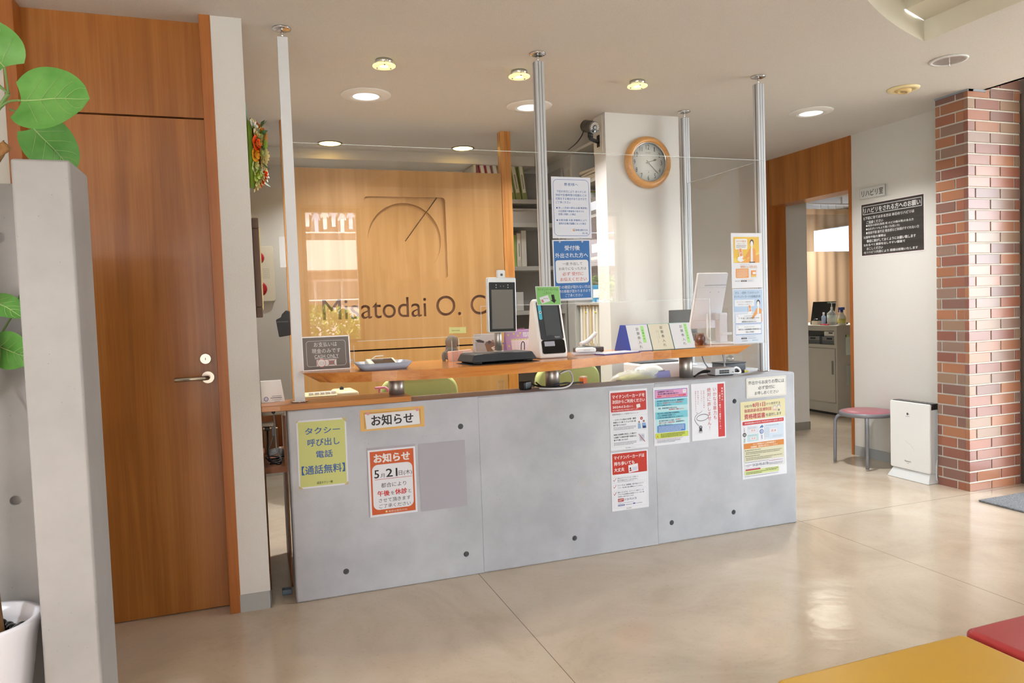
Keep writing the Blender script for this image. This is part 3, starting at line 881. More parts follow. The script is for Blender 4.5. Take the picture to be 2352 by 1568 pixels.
# every glyph is cut on its own
par = list(range(len(vs)))
def root_(i):
    while par[i] != i: par[i] = par[par[i]]; i = par[i]
    return i
key = {}
for i, v in enumerate(vs):
    k = (round(v[0], 5), round(v[1], 5))
    if k in key: par[root_(i)] = root_(key[k])
    else: key[k] = i
for f in fs:
    for q in f[1:]: par[root_(q)] = root_(f[0])
groups = {}
for f in fs: groups.setdefault(root_(f[0]), []).append(f)
for gf in groups.values():
    lb = bmesh.new(); vm = {}
    def gv(i):
        k = (round(vs[i][0], 5), round(vs[i][1], 5))
        if k not in vm: vm[k] = lb.verts.new((tx0 + (vs[i][0] - x0) / (x1 - x0) * (tx1 - tx0) - PX, -.01, tz0 + (vs[i][1] - y0) / (y1 - y0) * (tz1 - tz0)))
        return vm[k]
    for f in gf:
        q = []
        for i in f:
            g_ = gv(i)
            if g_ not in q: q.append(g_)
        if len(q) > 2:
            try: lb.faces.new(q)
            except ValueError: pass
    r_ = bmesh.ops.extrude_face_region(lb, geom=lb.faces[:])
    bmesh.ops.translate(lb, vec=(0, .023, 0), verts=[v for v in r_['geom'] if isinstance(v, bmesh.types.BMVert)])
    bmesh.ops.recalc_face_normals(lb, faces=lb.faces[:])
    lb.verts.index_update()
    cb = B().add([v.co[:] for v in lb.verts], [[v.index for v in f.verts] for f in lb.faces]); lb.free()
    cut(up_, cb)
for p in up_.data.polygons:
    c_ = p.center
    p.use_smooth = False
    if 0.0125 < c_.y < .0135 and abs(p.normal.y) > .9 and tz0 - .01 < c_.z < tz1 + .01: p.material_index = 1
B().box(.30 - PX, 1.765 - PX, 0, .035, .03, 1.036).obj('lower_panel', W_LOGO, pt)
B().box(.31 - PX, 1.75 - PX, .07, .085, .9, 1.2).obj('light_stop_strip', col('#2c1c10', .8), pt)  # dark strip added behind the panel joint to stop light coming through
B().box(1.767 - PX, 1.842 - PX, -.01, .065, 0, CE).obj('post', W_POST, pt)
B().box(.235 - PX, .298 - PX, -.01, .065, 0, CE).obj('post', W_POST, pt)

# ------------------------------------------------------------------ ceiling lights
def big_light(x, y, label, watt=8):
    t = thing('downlight', label, 'ceiling light', (x, y, CE), group='large white downlights')
    B().lathe([(.078, -.001), (.078, -.012), (.100, -.014), (.108, -.010), (.135, -.008), (.146, -.004), (.147, -.0005)], n=56).obj('trim_ring', col('#e4e2de', .5), t)
    B().lathe([(.078, -.010), (.074, -.009), (.070, .0), (.055, .02)], n=48).obj('reflector', col('#f4f6f8', .3, emit=.5), t)
    B().lathe([(0, -.002), (.071, -.002)], n=48).obj('diffuser', col('#f2f7ff', .5, emit=7.0), t)
    lamp('downlight_glow', 'AREA', (0, 0, -.02), watt, (0.98, .99, 1), .13, parent=t)
    return t
big_light(.700, 4.385, 'large round white downlight above the office left of the glass pole')
big_light(1.740, 4.40, 'large round white downlight half hidden behind the middle pole')
big_light(3.728, 4.115, 'large round white downlight over the corridor near the brick column', 11)
big_light(-2.1, -.6, 'added round white downlight out of view near the wide window', 16)  # unseen lamp added as frontal fill
big_light(-1.9, 1.1, 'added round white downlight out of view deep in the waiting corner', 16)  # second unseen fill lamp, added to brighten the foreground
def small_light(x, y, label):
    t = thing('spotlight', label, 'ceiling light', (x, y, CE), group='small warm glass spotlights')
    B().lathe([(.028, -.001), (.044, -.001), (.046, -.010), (.043, -.020), (.030, -.024)], n=40).obj('housing', M_CHROME, t)
    g = B().lathe([(.022, -.027), (.058, -.027), (.059, -.030), (.058, -.033), (.022, -.033)], n=48, close=True)
    g.obj('glass_ring', col('#efe3a8', .25, emit=.45), t)
    B().lathe([(0, -.020), (.026, -.020), (.027, -.024)], n=32).obj('bulb', col('#fff1c8', .4, emit=9.0), t)
    for k in range(3):
        a = k * 2.1 + .4
        B().cyl((.040 * math.cos(a), .040 * math.sin(a), -.018), (.040 * math.cos(a), .040 * math.sin(a), -.037), .004, n=10).obj('clip', M_CHROME, t)
    lamp('spotlight_glow', 'SPOT', (0, 0, -.04), 12, (1, .87, .62), .02, parent=t, spot=1.9)
    return t
small_light(.700, 3.768, 'small warm spotlight with glass ring above the cash only sign')
small_light(1.437, 3.768, 'small warm spotlight with glass ring beside the middle pole')
small_light(2.170, 3.775, 'small warm spotlight with glass ring above the clock wall')
def back_light(x, y, label):
    t = thing('recessed_light', label, 'ceiling light', (x, y, CE), group='recessed lights over the office')
    B().lathe([(.080, -.0005), (.080, -.004), (.092, -.004), (.094, -.0005)], n=48).obj('rim', col('#6b655c', .35, .5), t)
    B().lathe([(0, -.0015), (.079, -.0015)], n=48).obj('diffuser', col('#ffeeb4', .5, emit=1.3), t)
    lamp('recessed_glow', 'SPOT', (0, 0, -.02), 20, (.95, .99, 1), .05, parent=t, spot=2.2)
    return t
back_light(.620, 5.68, 'recessed yellowish light over the office on the wreath side')
back_light(1.655, 5.66, 'recessed yellowish light over the office near the oak post')
t = thing('eyeball_light', 'cream swivelling ceiling spotlight that is off near the brick column', 'ceiling light', (3.913, 3.52, CE))
M_CRE = col('#e8d6a4', .45)
B().lathe([(.050, -.002), (.054, -.012), (.080, -.012), (.092, -.007), (.094, -.0005)], n=48).obj('trim_ring', M_CRE, t)
e = B().lathe([(.050, 0.0), (.046, -.018), (.030, -.026), (.022, -.026), (.020, -.012), (0, -.010)], n=40)
e.xf(Matrix.Rotation(.22, 4, 'Y')); e.obj('eyeball', col('#d8bd83', .45), t)
B().lathe([(0, -.014), (.016, -.016), (.017, -.012)], n=24).obj('bulb', col('#cfd0cc', .2), t)
t = thing('reflector_light', 'open mirror downlight that is off close to the curved recess', 'ceiling light', (3.700, 3.03, CE))
B().lathe([(.078, -.001), (.078, -.008), (.094, -.008), (.098, -.0005)], n=48).obj('trim_ring', col('#d9d8d6', .4), t)
B().lathe([(.077, -.006), (.070, .03), (.045, .06), (0, .07)], n=48).obj('reflector', col('#dfe1e3', .3, .8), t)
B().cyl((.03, .02, -.002), (.03, .02, -.028), .0025, n=10).obj('clip', M_CHROME, t)
# hole behind the reflector so that it can be seen into
cl = bpy.data.objects['ceiling']
# unseen panel lamp added to light the rehabilitation room
t = thing('added_panel_light', 'added flat square ceiling lamp out of view in the rehabilitation room', 'ceiling light', (6.4, 7.0, CE))
B().box(-.3, .3, -.3, .3, -.03, -.001).obj('housing', M_WHITE, t)
B().box(-.28, .28, -.28, .28, -.034, -.0305).obj('diffuser', col('#fff6e8', .5, emit=3.0), t)
lamp('panel_fill', 'AREA', (0, 0, -.05), 16, (1, .95, .86), .55, .55, parent=t)

# ------------------------------------------------------------------ things on the shelf
ZS = 1.0455
# face scanning terminal
t = thing('face_scanner', 'black and silver face scanning tablet on a heavy black base', 'tablet stand', (1.083, 3.262, ZS), rz=.12)
t.scale = (.93, .93, .93)
b = B()
b.bevel([(-.182, -.10, .012), (.182, -.10, .012), (.182, .10, .012), (-.182, .10, .012), (-.160, -.085, .052), (.160, -.085, .052), (.160, .095, .052), (-.160, .095, .052)],
        [(0, 1, 2, 3), (4, 5, 6, 7), (0, 1, 5, 4), (1, 2, 6, 5), (2, 3, 7, 6), (3, 0, 4, 7)], .008, 3)
b.obj('base', col('#2b2f35', .45), t)
for x in (-.14, .14):
    for y in (-.075, .075): B().cyl((x, y, .004), (x, y, .013), .022, n=24).obj('foot', M_BLACK, t)
b = B().cyl((.02, .02, .052), (.02, .02, .19), .019, n=32)
b.cyl((.02, .02, .052), (.02, .02, .057), .027, .024, n=32)
b.obj('pole', M_STEEL, t)
m = B().prism(rrp(-.079, .128, .079, .406, .008), 'y', -.012, .012, bev=.003, seg=2)
m.prism(rrp(-.020, .40, .020, .444, .006), 'y', -.010, .008)
m.xf(Matrix.Translation((.028, -.006, .022)) @ Matrix.Rotation(.015, 4, 'Y'))
hd = m.obj('housing', col('#c9cbce', .3, .5), t)
Mh = Matrix.Translation((.028, -.006, .022)) @ Matrix.Rotation(.015, 4, 'Y')
s_ = B().prism(rrp(-.073, .133, .073, .382, .004), 'y', -.0135, -.011); s_.xf(Mh)
fp = s_.obj('front_glass', col('#131416', .3, spec=.35), t)
B().box(-.060, .060, -.0141, -.0136, .147, .345).xf(Mh).obj('display', col('#6a6763', .35, spec=.3), fp)
b = B()
for x in (-.033, .033):
    for z in (.356, .368): b.cyl((x, -.0136, z), (x, -.0143, z), .0022, n=10)
b.xf(Mh).obj('infrared_lamp', col('#d9d9d9', .3), fp)
b = B()
for x in (-.009, .008): b.cyl((x, -.0136, .362), (x, -.0145, .362), .0036, n=14)
b.xf(Mh).obj('camera_lens', col('#55585d', .15), fp)
B().cyl((0, -.0102, .420), (0, -.0125, .420), .0065, n=20).xf(Mh).obj('sensor', col('#2f3236', .2), t)
# corrugated black mat under the base
b = B()
pts = [(-.185 + i * .37 / 74, .0012 + (.0012 if i % 2 else 0)) for i in range(75)]
b.prism(pts + [(.185, .0004), (-.185, .0004)], 'y', -.112, .10)
o = b.obj('ribbed_mat', col('#202225', .7), loc=(1.083, 3.262, ZS), rot=(0, 0, .12)); o.scale = (.93, .93, .93); tag(o, 'thin ribbed black mat under the face scanner base', 'mat')

# card reader for the insurance cards
t = thing('card_reader', 'white and dark grey card reader terminal leaning back on the shelf', 'card reader', (1.385, 3.358, ZS), rz=.05)
t.scale = (.925, .925, .925)
b = B()
prof = [(-.072, 0), (.095, 0), (.095, .03), (.045, .300), (.020, .318), (-.002, .312), (-.072, .045)]
b.prism(prof, 'x', -.082, .082, bev=.014, seg=3)
b.obj('body', col('#ece9e6', .35), t)
lean = math.atan2(.070, .267)
Mf = Matrix.Translation((0, -.0735, .045)) @ Matrix.Rotation(-lean, 4, 'X')
fr = B().prism(rrp(-.067, .055, .067, .268, .012), 'y', -.003, .004, bev=.002, seg=1); fr.xf(Mf)
fpn = fr.obj('front_panel', col('#3a3f45', .3), t)
B().box(-.035, .055, -.0042, -.0031, .080, .255).xf(Mf).obj('screen', col('#4b5156', .16), fpn)
B().prism(rrp(-.062, .165, -.044, .246, .009), 'y', -.006, -.003).xf(Mf).obj('light_bar', col('#4fb0c4', .35), fpn)
c_ = B().cyl((-.053, -.006, .205), (-.053, -.008, .205), .0068, n=20); c_.cyl((-.053, -.008, .205), (-.053, -.0085, .205), .004, n=16, m=1)
c_.xf(Mf).obj('camera_lens', [M_WHITE, M_BLACK], fpn)
B().box(.058, .0605, -.0042, -.003, .085, .25).xf(Mf).obj('slot', M_BLACK, fpn)
sp = B().prism(rrp(-.067, -.020, .067, .054, .012), 'y', -.0025, .004); sp.xf(Mf)
spo = sp.obj('card_slot', col('#0f1012', .2), t)
B().box(-.052, .008, -.0034, -.0026, .020, .046).xf(Mf).obj('card_tray', col('#9ea0ad', .4), spo)
S = Sheet(.134, .213); S.T('Panasonic', 60, 92, 82, 94.6, '#e4e4e4', .02); S.D(62, 95.6, 81, 97.6, 1, '#9da1a5')
S.b.xf(Mf @ Matrix.Translation((0, -.004, .1615))); S.put(fpn)
# green card sign on top
o, S = sheet('card_sign', 'small green sign with arrow pinned above the card reader', 'sign', .128, .094, (1.365, 3.285, 1.352), rz=.02, rx=-.22, tilt=.02)
S.R(2, 3, 98, 97, '#8fcf7c'); S.T('マイナンバーカードは', 9, 10, 92, 24, '#2c3c28'); S.T('こちらへ', 33, 29, 64, 41, '#2c3c28')
S.G([(12, 60), (48, 46), (56, 78), (20, 93)], '#e6e8f4', l=2); S.G([(18, 72), (26, 69), (30, 84), (22, 87)], '#c97f7a', l=3); S.D(28, 62, 48, 68, 1, '#9a8d6e', l=3)
S.G([(62, 45), (74, 44), (76, 72), (82, 72), (72, 90), (58, 74), (64, 73)], '#2b2b2b', l=2)
S.put(o)

# cash only sign
o, S = sheet('cash_sign', 'grey cash only sign in a clear stand at the end of the shelf', 'sign', .213, .155, (.313, 3.405, ZS + .078), rx=-.10, tilt=.0, paper=col('#f1f1f3', .15))
S.R(2.2, 3, 97.8, 97, '#77706b'); S.O(9, 13, 91, 88, '#e9e9e9', .7, 6, l=2)
S.T('お支払いは', 25, 17, 73, 31, '#f2f2f2'); S.T('現金のみです', 20, 36, 80, 50, '#f2f2f2'); S.T('CASH ONLY', 25, 54, 75, 64, '#f2f2f2'); S.R(25, 65, 75, 66, '#f2f2f2', l=3)
S.R(29, 69, 70, 88, '#f4f1f0', l=3); S.E(39, 78.5, 9, '#d6675f', l=4); S.E(39, 78.5, 8, '#f4f1f0', l=5); S.O(35, 76, 44, 82, '#a9a9a9', .6, l=6)
S.R(54, 72, 66, 85, '#8f8f8f', l=4); S.L([(52, 70), (68, 87)], 1.2, '#d6675f', l=6); S.L([(52, 87), (68, 70)], 1.2, '#d6675f', l=6)
S.put(o)
B().box(-.1065, .1065, .001, .05, -.0775, -.0745).obj('stand_foot', M_ACRYL, o, rot=(.10, 0, 0))

# trays with calculator
def tray(name, label, x, y, w, d, mat):
    t = thing(name, label, 'tray', (x, y, ZS), group='shallow coin trays')
    b = B(); h = .032; n = 28
    def ring(k, z): return [(p[0], p[1], z) for p in rrp(-w / 2 * k, -d / 2 * k, w / 2 * k, d / 2 * k, .03, 6)]
    R0, R1, R2, R3 = ring(.80, 0), ring(1.0, h), ring(.96, h - .001), ring(.78, .004)
    m = len(R0)
    b.add(R0 + R1 + R2 + R3, [(i, (i + 1) % m, m + (i + 1) % m, m + i) for i in range(m)] + [(m + i, m + (i + 1) % m, 2 * m + (i + 1) % m, 2 * m + i) for i in range(m)] + [(2 * m + i, 2 * m + (i + 1) % m, 3 * m + (i + 1) % m, 3 * m + i) for i in range(m)] + [tuple(range(m))[::-1], tuple(range(3 * m, 4 * m))], 0, True)
    b.obj('dish', mat, t)
    return t
M_TRAY = col('#a9b0c4', .3, alpha=.85)
tray('coin_tray', 'shallow bluish tray holding a calculator on the wooden shelf', .548, 3.285, .245, .185, M_TRAY)
tray('coin_tray', 'empty bluish tray behind the cash only sign', .335, 3.56, .22, .145, M_TRAY)
t = thing('calculator', 'cream calculator with dark display lying in the coin tray', 'calculator', (.548, 3.29, ZS + .006), rz=.10)
t.scale = (.93, .93, .93)
b = B().bevel([(-.075, -.06, 0), (.075, -.06, 0), (.075, .065, .004), (-.075, .065, .004), (-.070, -.055, .012), (.070, -.055, .012), (.070, .06, .042), (-.070, .06, .042)], [(0, 1, 2, 3), (4, 5, 6, 7), (0, 1, 5, 4), (1, 2, 6, 5), (2, 3, 7, 6), (3, 0, 4, 7)], .004, 2)
b.obj('case', col('#e8e2d0', .4), t)
Mc = Matrix.Translation((0, -.055, .012)) @ Matrix.Rotation(math.atan2(.030, .115), 4, 'X')
B().box(-.045, .055, .015, .10, .0005, .003).xf(Mc).obj('display', col('#4a3f37', .15), t)
B().tube([(-.05, .09, .004), (-.02, .115, .012), (.02, .118, .012)], .0025, 8).xf(Mc).obj('cable', M_WHITEM, t)

# plush animal, seen from behind
t = thing('plush_animal', 'small grey plush animal sitting on the shelf with its back turned', 'plush toy', (.938, 3.548, ZS))
t.scale = (.93, .93, .93)
M_PL = plaster('grey_plush', '#8d8c8a', 1.0, 500)
b = B().ball((0, 0, .036), (.040, .034, .040), 0, 20, 12).ball((0, .004, .062), (.032, .028, .03), 0, 20, 12)
b.obj('body', M_PL, t)
b = B().ball((.004, 0, .100), (.036, .034, .038), 0, 20, 12).ball((.026, .006, .120), (.012, .010, .012), 0, 10, 8)
b.obj('head', plaster('grey_brown_plush', '#93897f', 1.0, 500), t)
B().ball((-.042, .002, .022), (.013, .012, .028), 0, 12, 8).obj('flipper', M_PL, t)
B().ball((.042, .002, .028), (.013, .012, .026), 0, 12, 8).obj('flipper', M_PL, t)
o = B().prism(rrp(-.06, 0, .06, .052, .006), 'y', -.012, .012, bev=.003, seg=2).obj('tissue_pack', col('#e9b7a6', .6), loc=(.968, 3.494, ZS), rot=(0, -.05, .0)); tag(o, 'pale pink pack leaning in front of the plush animal', 'tissue pack')
o = B().box(-.026, .026, -.001, .001, 0, .046).obj('white_card', M_PAPER, loc=(1.003, 3.4765, ZS), rot=(0, 0, .1)); tag(o, 'small blank white card standing beside the pink pack', 'card')
# sticky note
o, S = sheet('sticky_note', 'yellow sticky note on the clear screen above the plush animal', 'note', .086, .030, (.952, AY - .0012, 1.199), tilt=.02, paper=col('#dfe39b', .6))
S.D(14, 40, 62, 70, 1, '#b9bd7c'); S.put(o)

# desk calendars
t = thing('photo_calendar', 'desk calendar with a photo of a cat in a cardboard box', 'calendar', (1.143, 3.565, ZS), rz=.04)
t.scale = (.93, .93, .93)
b = B().add([(-.078, 0, 0), (.078, 0, 0), (.078, .03, .135), (-.078, .03, .135), (-.078, .06, 0), (.078, .06, 0)], [(0, 1, 2, 3), (3, 2, 5, 4), (0, 1, 5, 4)])
b.obj('stand', M_PAPER, t)
S = Sheet(.150, .130)
S.R(0, 0, 100, 72, '#b8b6b8'); S.R(0, 0, 100, 30, '#d5d4d6', l=2); S.G([(38, 45), (80, 38), (88, 70), (44, 76)], '#8d6c55', l=3); S.G([(36, 44), (44, 32), (60, 28), (72, 33), (78, 42), (56, 50)], '#7f6862', l=4); S.G([(2, 22), (18, 20), (36, 28), (34, 36), (10, 32)], '#4a4443', l=4)
S.E(56, 34, 6, '#57494a', l=5); S.E(70, 30, 5, '#a98f86', l=5); S.G([(60, 58), (84, 48), (90, 60), (68, 70)], '#eae8ea', l=5); S.E(72, 59, 2, '#d05a5a', l=6); S.E(79, 56, 2, '#58a868', l=6)
S.D(6, 78, 94, 98, 3, '#b4b8c2')
S.b.xf(Matrix.Translation((0, .0145, .0665)) @ Matrix.Rotation(-math.atan2(.03, .135), 4, 'X')); S.put(t)
t = thing('purple_calendar', 'purple desk calendar with a month grid behind the face scanner', 'calendar', (1.318, 3.555, ZS), rz=.02)
t.scale = (.93, .93, .93)
b = B().add([(-.085, 0, 0), (.085, 0, 0), (.085, .04, .150), (-.085, .04, .150), (-.085, .08, 0), (.085, .08, 0)], [(0, 1, 2, 3), (3, 2, 5, 4), (0, 1, 5, 4)])
b.obj('stand', col('#c9a9d6', .6), t)
S = Sheet(.168, .150)
S.R(0, 2, 100, 100, '#c7a3d3'); S.R(18, 38, 94, 98, '#ecdfe6', l=2); S.R(18, 34, 94, 39, '#e8e2a8', l=3)
for i in range(7): S.R(19 + i * 10.6, 35.5, 24 + i * 10.6, 37.5, '#b9a86a', l=4)
for i in range(1, 7): S.R(18 + i * 10.8, 40, 18.5 + i * 10.8, 97, '#cdbccb', l=3)
for j in range(1, 6): S.R(18, 40 + j * 10, 94, 40.5 + j * 10, '#cdbccb', l=3)
S.R(63, 10, 77, 27, '#efeaf2', l=2); S.R(79, 10, 93, 27, '#efeaf2', l=2); S.D(65, 14, 76, 26, 3, '#b6a7bd', l=3); S.D(81, 14, 92, 26, 3, '#b6a7bd', l=3)
for u, v in ((10, 18), (30, 14), (44, 22), (54, 12), (9, 60), (8, 84)): S.E(u, v, 3.4, '#e2d67e', l=3)
S.b.xf(Matrix.Translation((0, .0195, .0745)) @ Matrix.Rotation(-math.atan2(.04, .15), 4, 'X')); S.put(t)
b = B()
for i in range(9): b.lathe([(.004 + .0011 * math.cos(a), .0011 * math.sin(a)) for a in (0, 1.57, 3.14, 4.71)], c=(-.03 + i * .008, .038, .152), n=10, ax='x', close=True)
b.obj('wire_ring', col('#b26fa0', .4), t)
# little black wire loop on the base
o = B().tube([(-.008, 0, 0), (-.006, 0, .028), (.002, 0, .040), (.010, 0, .030), (.009, 0, .0)], .0022, 8, smooth_pts=6).obj('wire_loop', M_BLACK, loc=(1.232, 3.31, ZS + .0485)); tag(o, 'thin black wire loop standing on the base of the face scanner', 'wire')

# white pad, clear plastic case, paper with purple edge
t = thing('plastic_case', 'clear plastic case lying beside the card reader', 'case', (1.625, 3.42, ZS), rz=-.25)
t.scale = (.9, .9, 1)
B().box(-.085, .085, -.06, .06, 0, .010, bev=.003).obj('lid', col('#d9dae6', .15, alpha=.55), t)
t = thing('white_gadget', 'small white rounded device lying on the clear plastic case', 'device', (1.625, 3.43, ZS + .0105), rz=-.25)
t.scale = (.9, .9, .9)
B().box(-.055, .055, -.04, .04, 0, .026, bev=.011, seg=3).obj('shell', M_WHITE, t)
B().box(-.02, .02, -.0405, -.040, .008, .018).obj('label_plate', col('#cfd3da', .4), t)
t = thing('paper_stack', 'white sheets on a purple edged clip mat near the shelf edge', 'paper', (1.765, 3.36, ZS), rz=.22)
t.scale = (.92, .92, 1)
B().box(-.13, .13, -.055, .075, 0, .004).obj('mat', col('#4a3b86', .5), t)
B().box(-.125, .125, -.048, .07, .0042, .007).obj('sheet', M_PAPER, t)
# handset with coiled cord behind
t = thing('desk_phone', 'dark desk phone base with a white handset behind the paper sheets', 'phone', (1.71, 3.575, ZS), rz=.2)
B().box(-.07, .07, -.05, .05, 0, .028, bev=.006).obj('base', col('#55565a', .5), t)
B().tube([(-.05, 0, .045), (.0, .0, .062), (.06, .01, .10)], [.012, .009, .011], 12, smooth_pts=6).obj('handset', M_WHITE, t)
b = B(); b.tube([(.07 * math.cos(i * .9) * .12 - .09 + i * .0015, -.02 + .008 * math.sin(i * .9), .012 + .004 * math.sin(i * .9)) for i in range(60)], .0016, 6)
b.obj('cord', col('#d9d9d6', .5), t)

# patient card boxes
def card_box(x, label, face, tint):
    t = thing('card_box', label, 'card box', (x, 3.405, ZS + .0002), rz=0.0, group='slanted patient card boxes')
    t.scale = (.952, .93, .93)
    b = B().prism([(0, 0), (.20, 0), (.125, .150), (.060, .150)], 'x', -.0695, .0695, bev=.0015, seg=1)
    b.obj('body', col(tint, .35), t)
    S = Sheet(.135, .158)
    S.R(0, 0, 100, 100, face)
    return t, S
Ml = Matrix.Translation((0, .0295, .0755)) @ Matrix.Rotation(-math.atan2(.06, .15), 4, 'X') @ Matrix.Translation((0, -.0006, 0))
t, S = card_box(1.942, 'blue-sided patient card box with a green strip, first beside the paper sheets', '#e8e9ee', '#2f4da8')
S.V('診察券入れ', 50, 8, 93, 15, '#1f1f1f'); S.R(66, 5, 81, 70, '#b4f09a', l=2); S.V('お薬のみ', 73.5, 17, 60, 9, '#2c4a24'); S.b.xf(Ml); S.put(t)
t, S = card_box(2.0755, 'cream-fronted patient card box, the middle one of three', '#e6e1cd', '#4a8a86')
S.V('診察券入れ', 60, 6, 91, 15, '#1f1f1f'); S.V('診察のみの患者', 42, 24, 56, 3.6, '#4a4a4a'); S.V('診察とリハビリの患者', 34, 24, 74, 3.6, '#4a4a4a'); S.b.xf(Ml); S.put(t)
t, S = card_box(2.209, 'white patient card box with a green strip, the one nearest the monitor', '#e8e9ee', '#4a8a86')
S.V('診察券入れ', 53, 6, 90, 15, '#1f1f1f'); S.R(68, 3, 83, 80, '#b4f09a', l=2); S.V('リハビリのみ', 75.5, 6, 66, 9, '#2c4a24'); S.b.xf(Ml); S.put(t)

# white monitor seen from behind
t = thing('monitor', 'white monitor seen from behind on the end of the shelf', 'monitor', (2.545, 3.635, ZS))
t.scale = (.955, .955, .955)
Mt = Matrix.Translation((-.02, .0, .265)) @ Matrix.Rotation(.30, 4, 'X')
b = B().prism(rrp(-.107, -.175, .107, .175, .006), 'y', -.004, .016, bev=.003, seg=2); b.xf(Mt)
b.obj('back_cover', col('#e7e6ea', .35), t)
b = B().prism(rrp(-.100, -.12, .100, .09, .004), 'y', -.014, -.004, bev=.004, seg=2); b.xf(Mt); b.obj('service_cover', col('#e9e8ec', .35), t)
B().box(-.106, .106, .0162, .0175, -.17, .17).xf(Mt).obj('screen', M_BLACK, t)
B().box(-.05, .104, -.0052, -.004, .098, .104).xf(Mt).obj('vent', col('#b9b9be', .5), t)
b = B()
for x, z in ((-.01, .06), (.05, .06), (-.01, -.075), (.05, -.075)): b.cyl((x, -.0138, z), (x, -.0147, z), .003, n=10)
b.xf(Mt).obj('screw', M_STEEL, t)
B().box(.02, .075, -.05, .0, .008, .185, bev=.004).obj('stand_neck', col('#e6e2e4', .4), t)
B().box(-.005, .08, -.045, -.01, .15, .19, bev=.004).obj('hinge', col('#dcd9dc', .4), t)
B().box(.03, .10, -.062, -.045, .055, .07, bev=.002).obj('cable_clip', M_WHITE, t)
B().cyl((.03, -.02, 0), (.03, -.02, .012), .088, .084, n=48).obj('base', col('#e9e7e8', .35), t)
B().tube([(-.05, -.02, .19), (-.055, -.03, .12), (-.06, -.035, .05), (-.02, -.01, .03)], .006, 8, smooth_pts=6).obj('cable', M_WHITE, t)
# glass jar with round red and brown things
t = thing('glass_cup', 'small clear cup beside the white monitor', 'cup', (2.43, 3.60, ZS))
B().lathe([(.024, 0), (.030, .07), (.029, .07), (.023, .003)], n=28).obj('glass', clear('cup_glass', '#f2e6e2'), t)
o = B().ball((0, 0, .03), (.03, .03, .032), 0, 18, 12).obj('brown_ornament', col('#8f7168', .5), loc=(2.475, 3.655, ZS)); tag(o, 'round brownish ornament behind the monitor cable', 'ornament')
# dark tablet behind, standing on the counter return
t = thing('dark_display', 'dark grey flat display standing near the rear pole', 'display', (2.70, 4.18, ZC + .001))
B().prism(rrp(-.105, .16, .105, .37, .004), 'y', -.006, .006).obj('panel', col('#55534f', .3), t)
B().box(-.02, .02, 0, .02, .0, .2).box(-.07, .07, -.05, .06, 0, .012, bev=.003).obj('stand', M_WHITE, t)

# ------------------------------------------------------------------ on top of the concrete counter
ZT = ZC + .0008
t = thing('mini_computer', 'small silver computer box with a grille on the concrete counter', 'computer', (2.50, 3.50, ZT), rz=-.10)
B().box(-.062, .062, -.05, .055, .004, .042, bev=.003).obj('case', M_ALU, t)
b = B()
for j in range(2):
    for i in range(11): b.box(-.036 + i * .0056, -.0316 + i * .0056, -.0508, -.050, .012 + j * .011, .021 + j * .011)
b.obj('grille', M_BLACKM, t)
B().box(.045, .052, -.0508, -.05, .016, .02).obj('port', M_BLACK, t)
B().box(-.055, .055, -.045, .05, 0, .004).obj('foot', M_BLACK, t)
t = thing('glass_box', 'dark grey lidded box near the corner pole', 'box', (2.735, 3.745, ZT), rz=.0)
B().box(-.075, .075, -.065, .065, 0, .040, bev=.003).obj('body', col('#4d5258', .45), t)
B().box(-.078, .078, -.068, .068, .0405, .046, bev=.002).obj('lid', col('#3f444a', .3), t)
o = B().ball((0, 0, .02), (.03, .022, .02), 0, 9, 6).ball((.008, 0, .045), (.018, .016, .024), 0, 8, 6).ball((-.02, 0, .022), (.018, .012, .012), 0, 8, 5).obj('crystal_ornament', clear('crystal', '#f4f6f6', 1.8), loc=(2.735, 3.73, ZT + .0465)); tag(o, 'small clear crystal ornament on the dark grey box', 'ornament')
def cable(label, pts, r, c, grp='cables on the counter', k=8):
    o = B().tube(pts, r, 8, smooth_pts=k).obj('cable', c if not isinstance(c, str) else col(c, .45), recentre=True); return tag(o, label, 'cable', grp)
cable('grey cable dropping from the shelf into the silver computer', [(2.43, 3.58, 1.0), (2.45, 3.585, .95), (2.47, 3.575, .915), (2.49, 3.556, .905)], .004, '#8d9196')
cable('second grey cable dropping from the shelf behind the silver computer', [(2.60, 3.62, 1.0), (2.605, 3.61, .94), (2.585, 3.585, .905), (2.57, 3.56, .895)], .004, '#9a9ea3')
cable('thin white cable hanging straight behind the silver computer', [(2.66, 3.68, 1.0), (2.662, 3.68, .95), (2.66, 3.68, .90), (2.66, 3.66, .884)], .003, '#dcdcdc')
cable('black cable bundle left of the silver computer', [(2.438, 3.515, .9), (2.40, 3.51, .905), (2.36, 3.51, .892), (2.33, 3.49, .884), (2.31, 3.475, .882)], .006, '#17181a')
cable('second black cable left of the silver computer', [(2.437, 3.53, .895), (2.40, 3.535, .893), (2.37, 3.53, .886), (2.345, 3.515, .883)], .005, '#1b1c1e')
cable('white looped cable to the right of the silver computer', [(2.565, 3.50, .895), (2.60, 3.50, .912), (2.63, 3.51, .905), (2.635, 3.50, .886), (2.60, 3.47, .882), (2.575, 3.48, .884)], .006, '#e9e9e9')
t = thing('video_plug', 'black and yellow plug lying near the silver computer', 'plug', (2.665, 3.52, ZT), rz=-.4)
B().box(-.035, .01, -.01, .01, 0, .018, bev=.004).obj('shell', M_BLACK, t)
B().box(.01, .03, -.008, .008, .004, .013).obj('contact', col('#d9cf3f', .4), t)
B().ball((-.045, 0, .009), (.02, .012, .009), 0, 12, 8).obj('sleeve', M_BLACK, t)
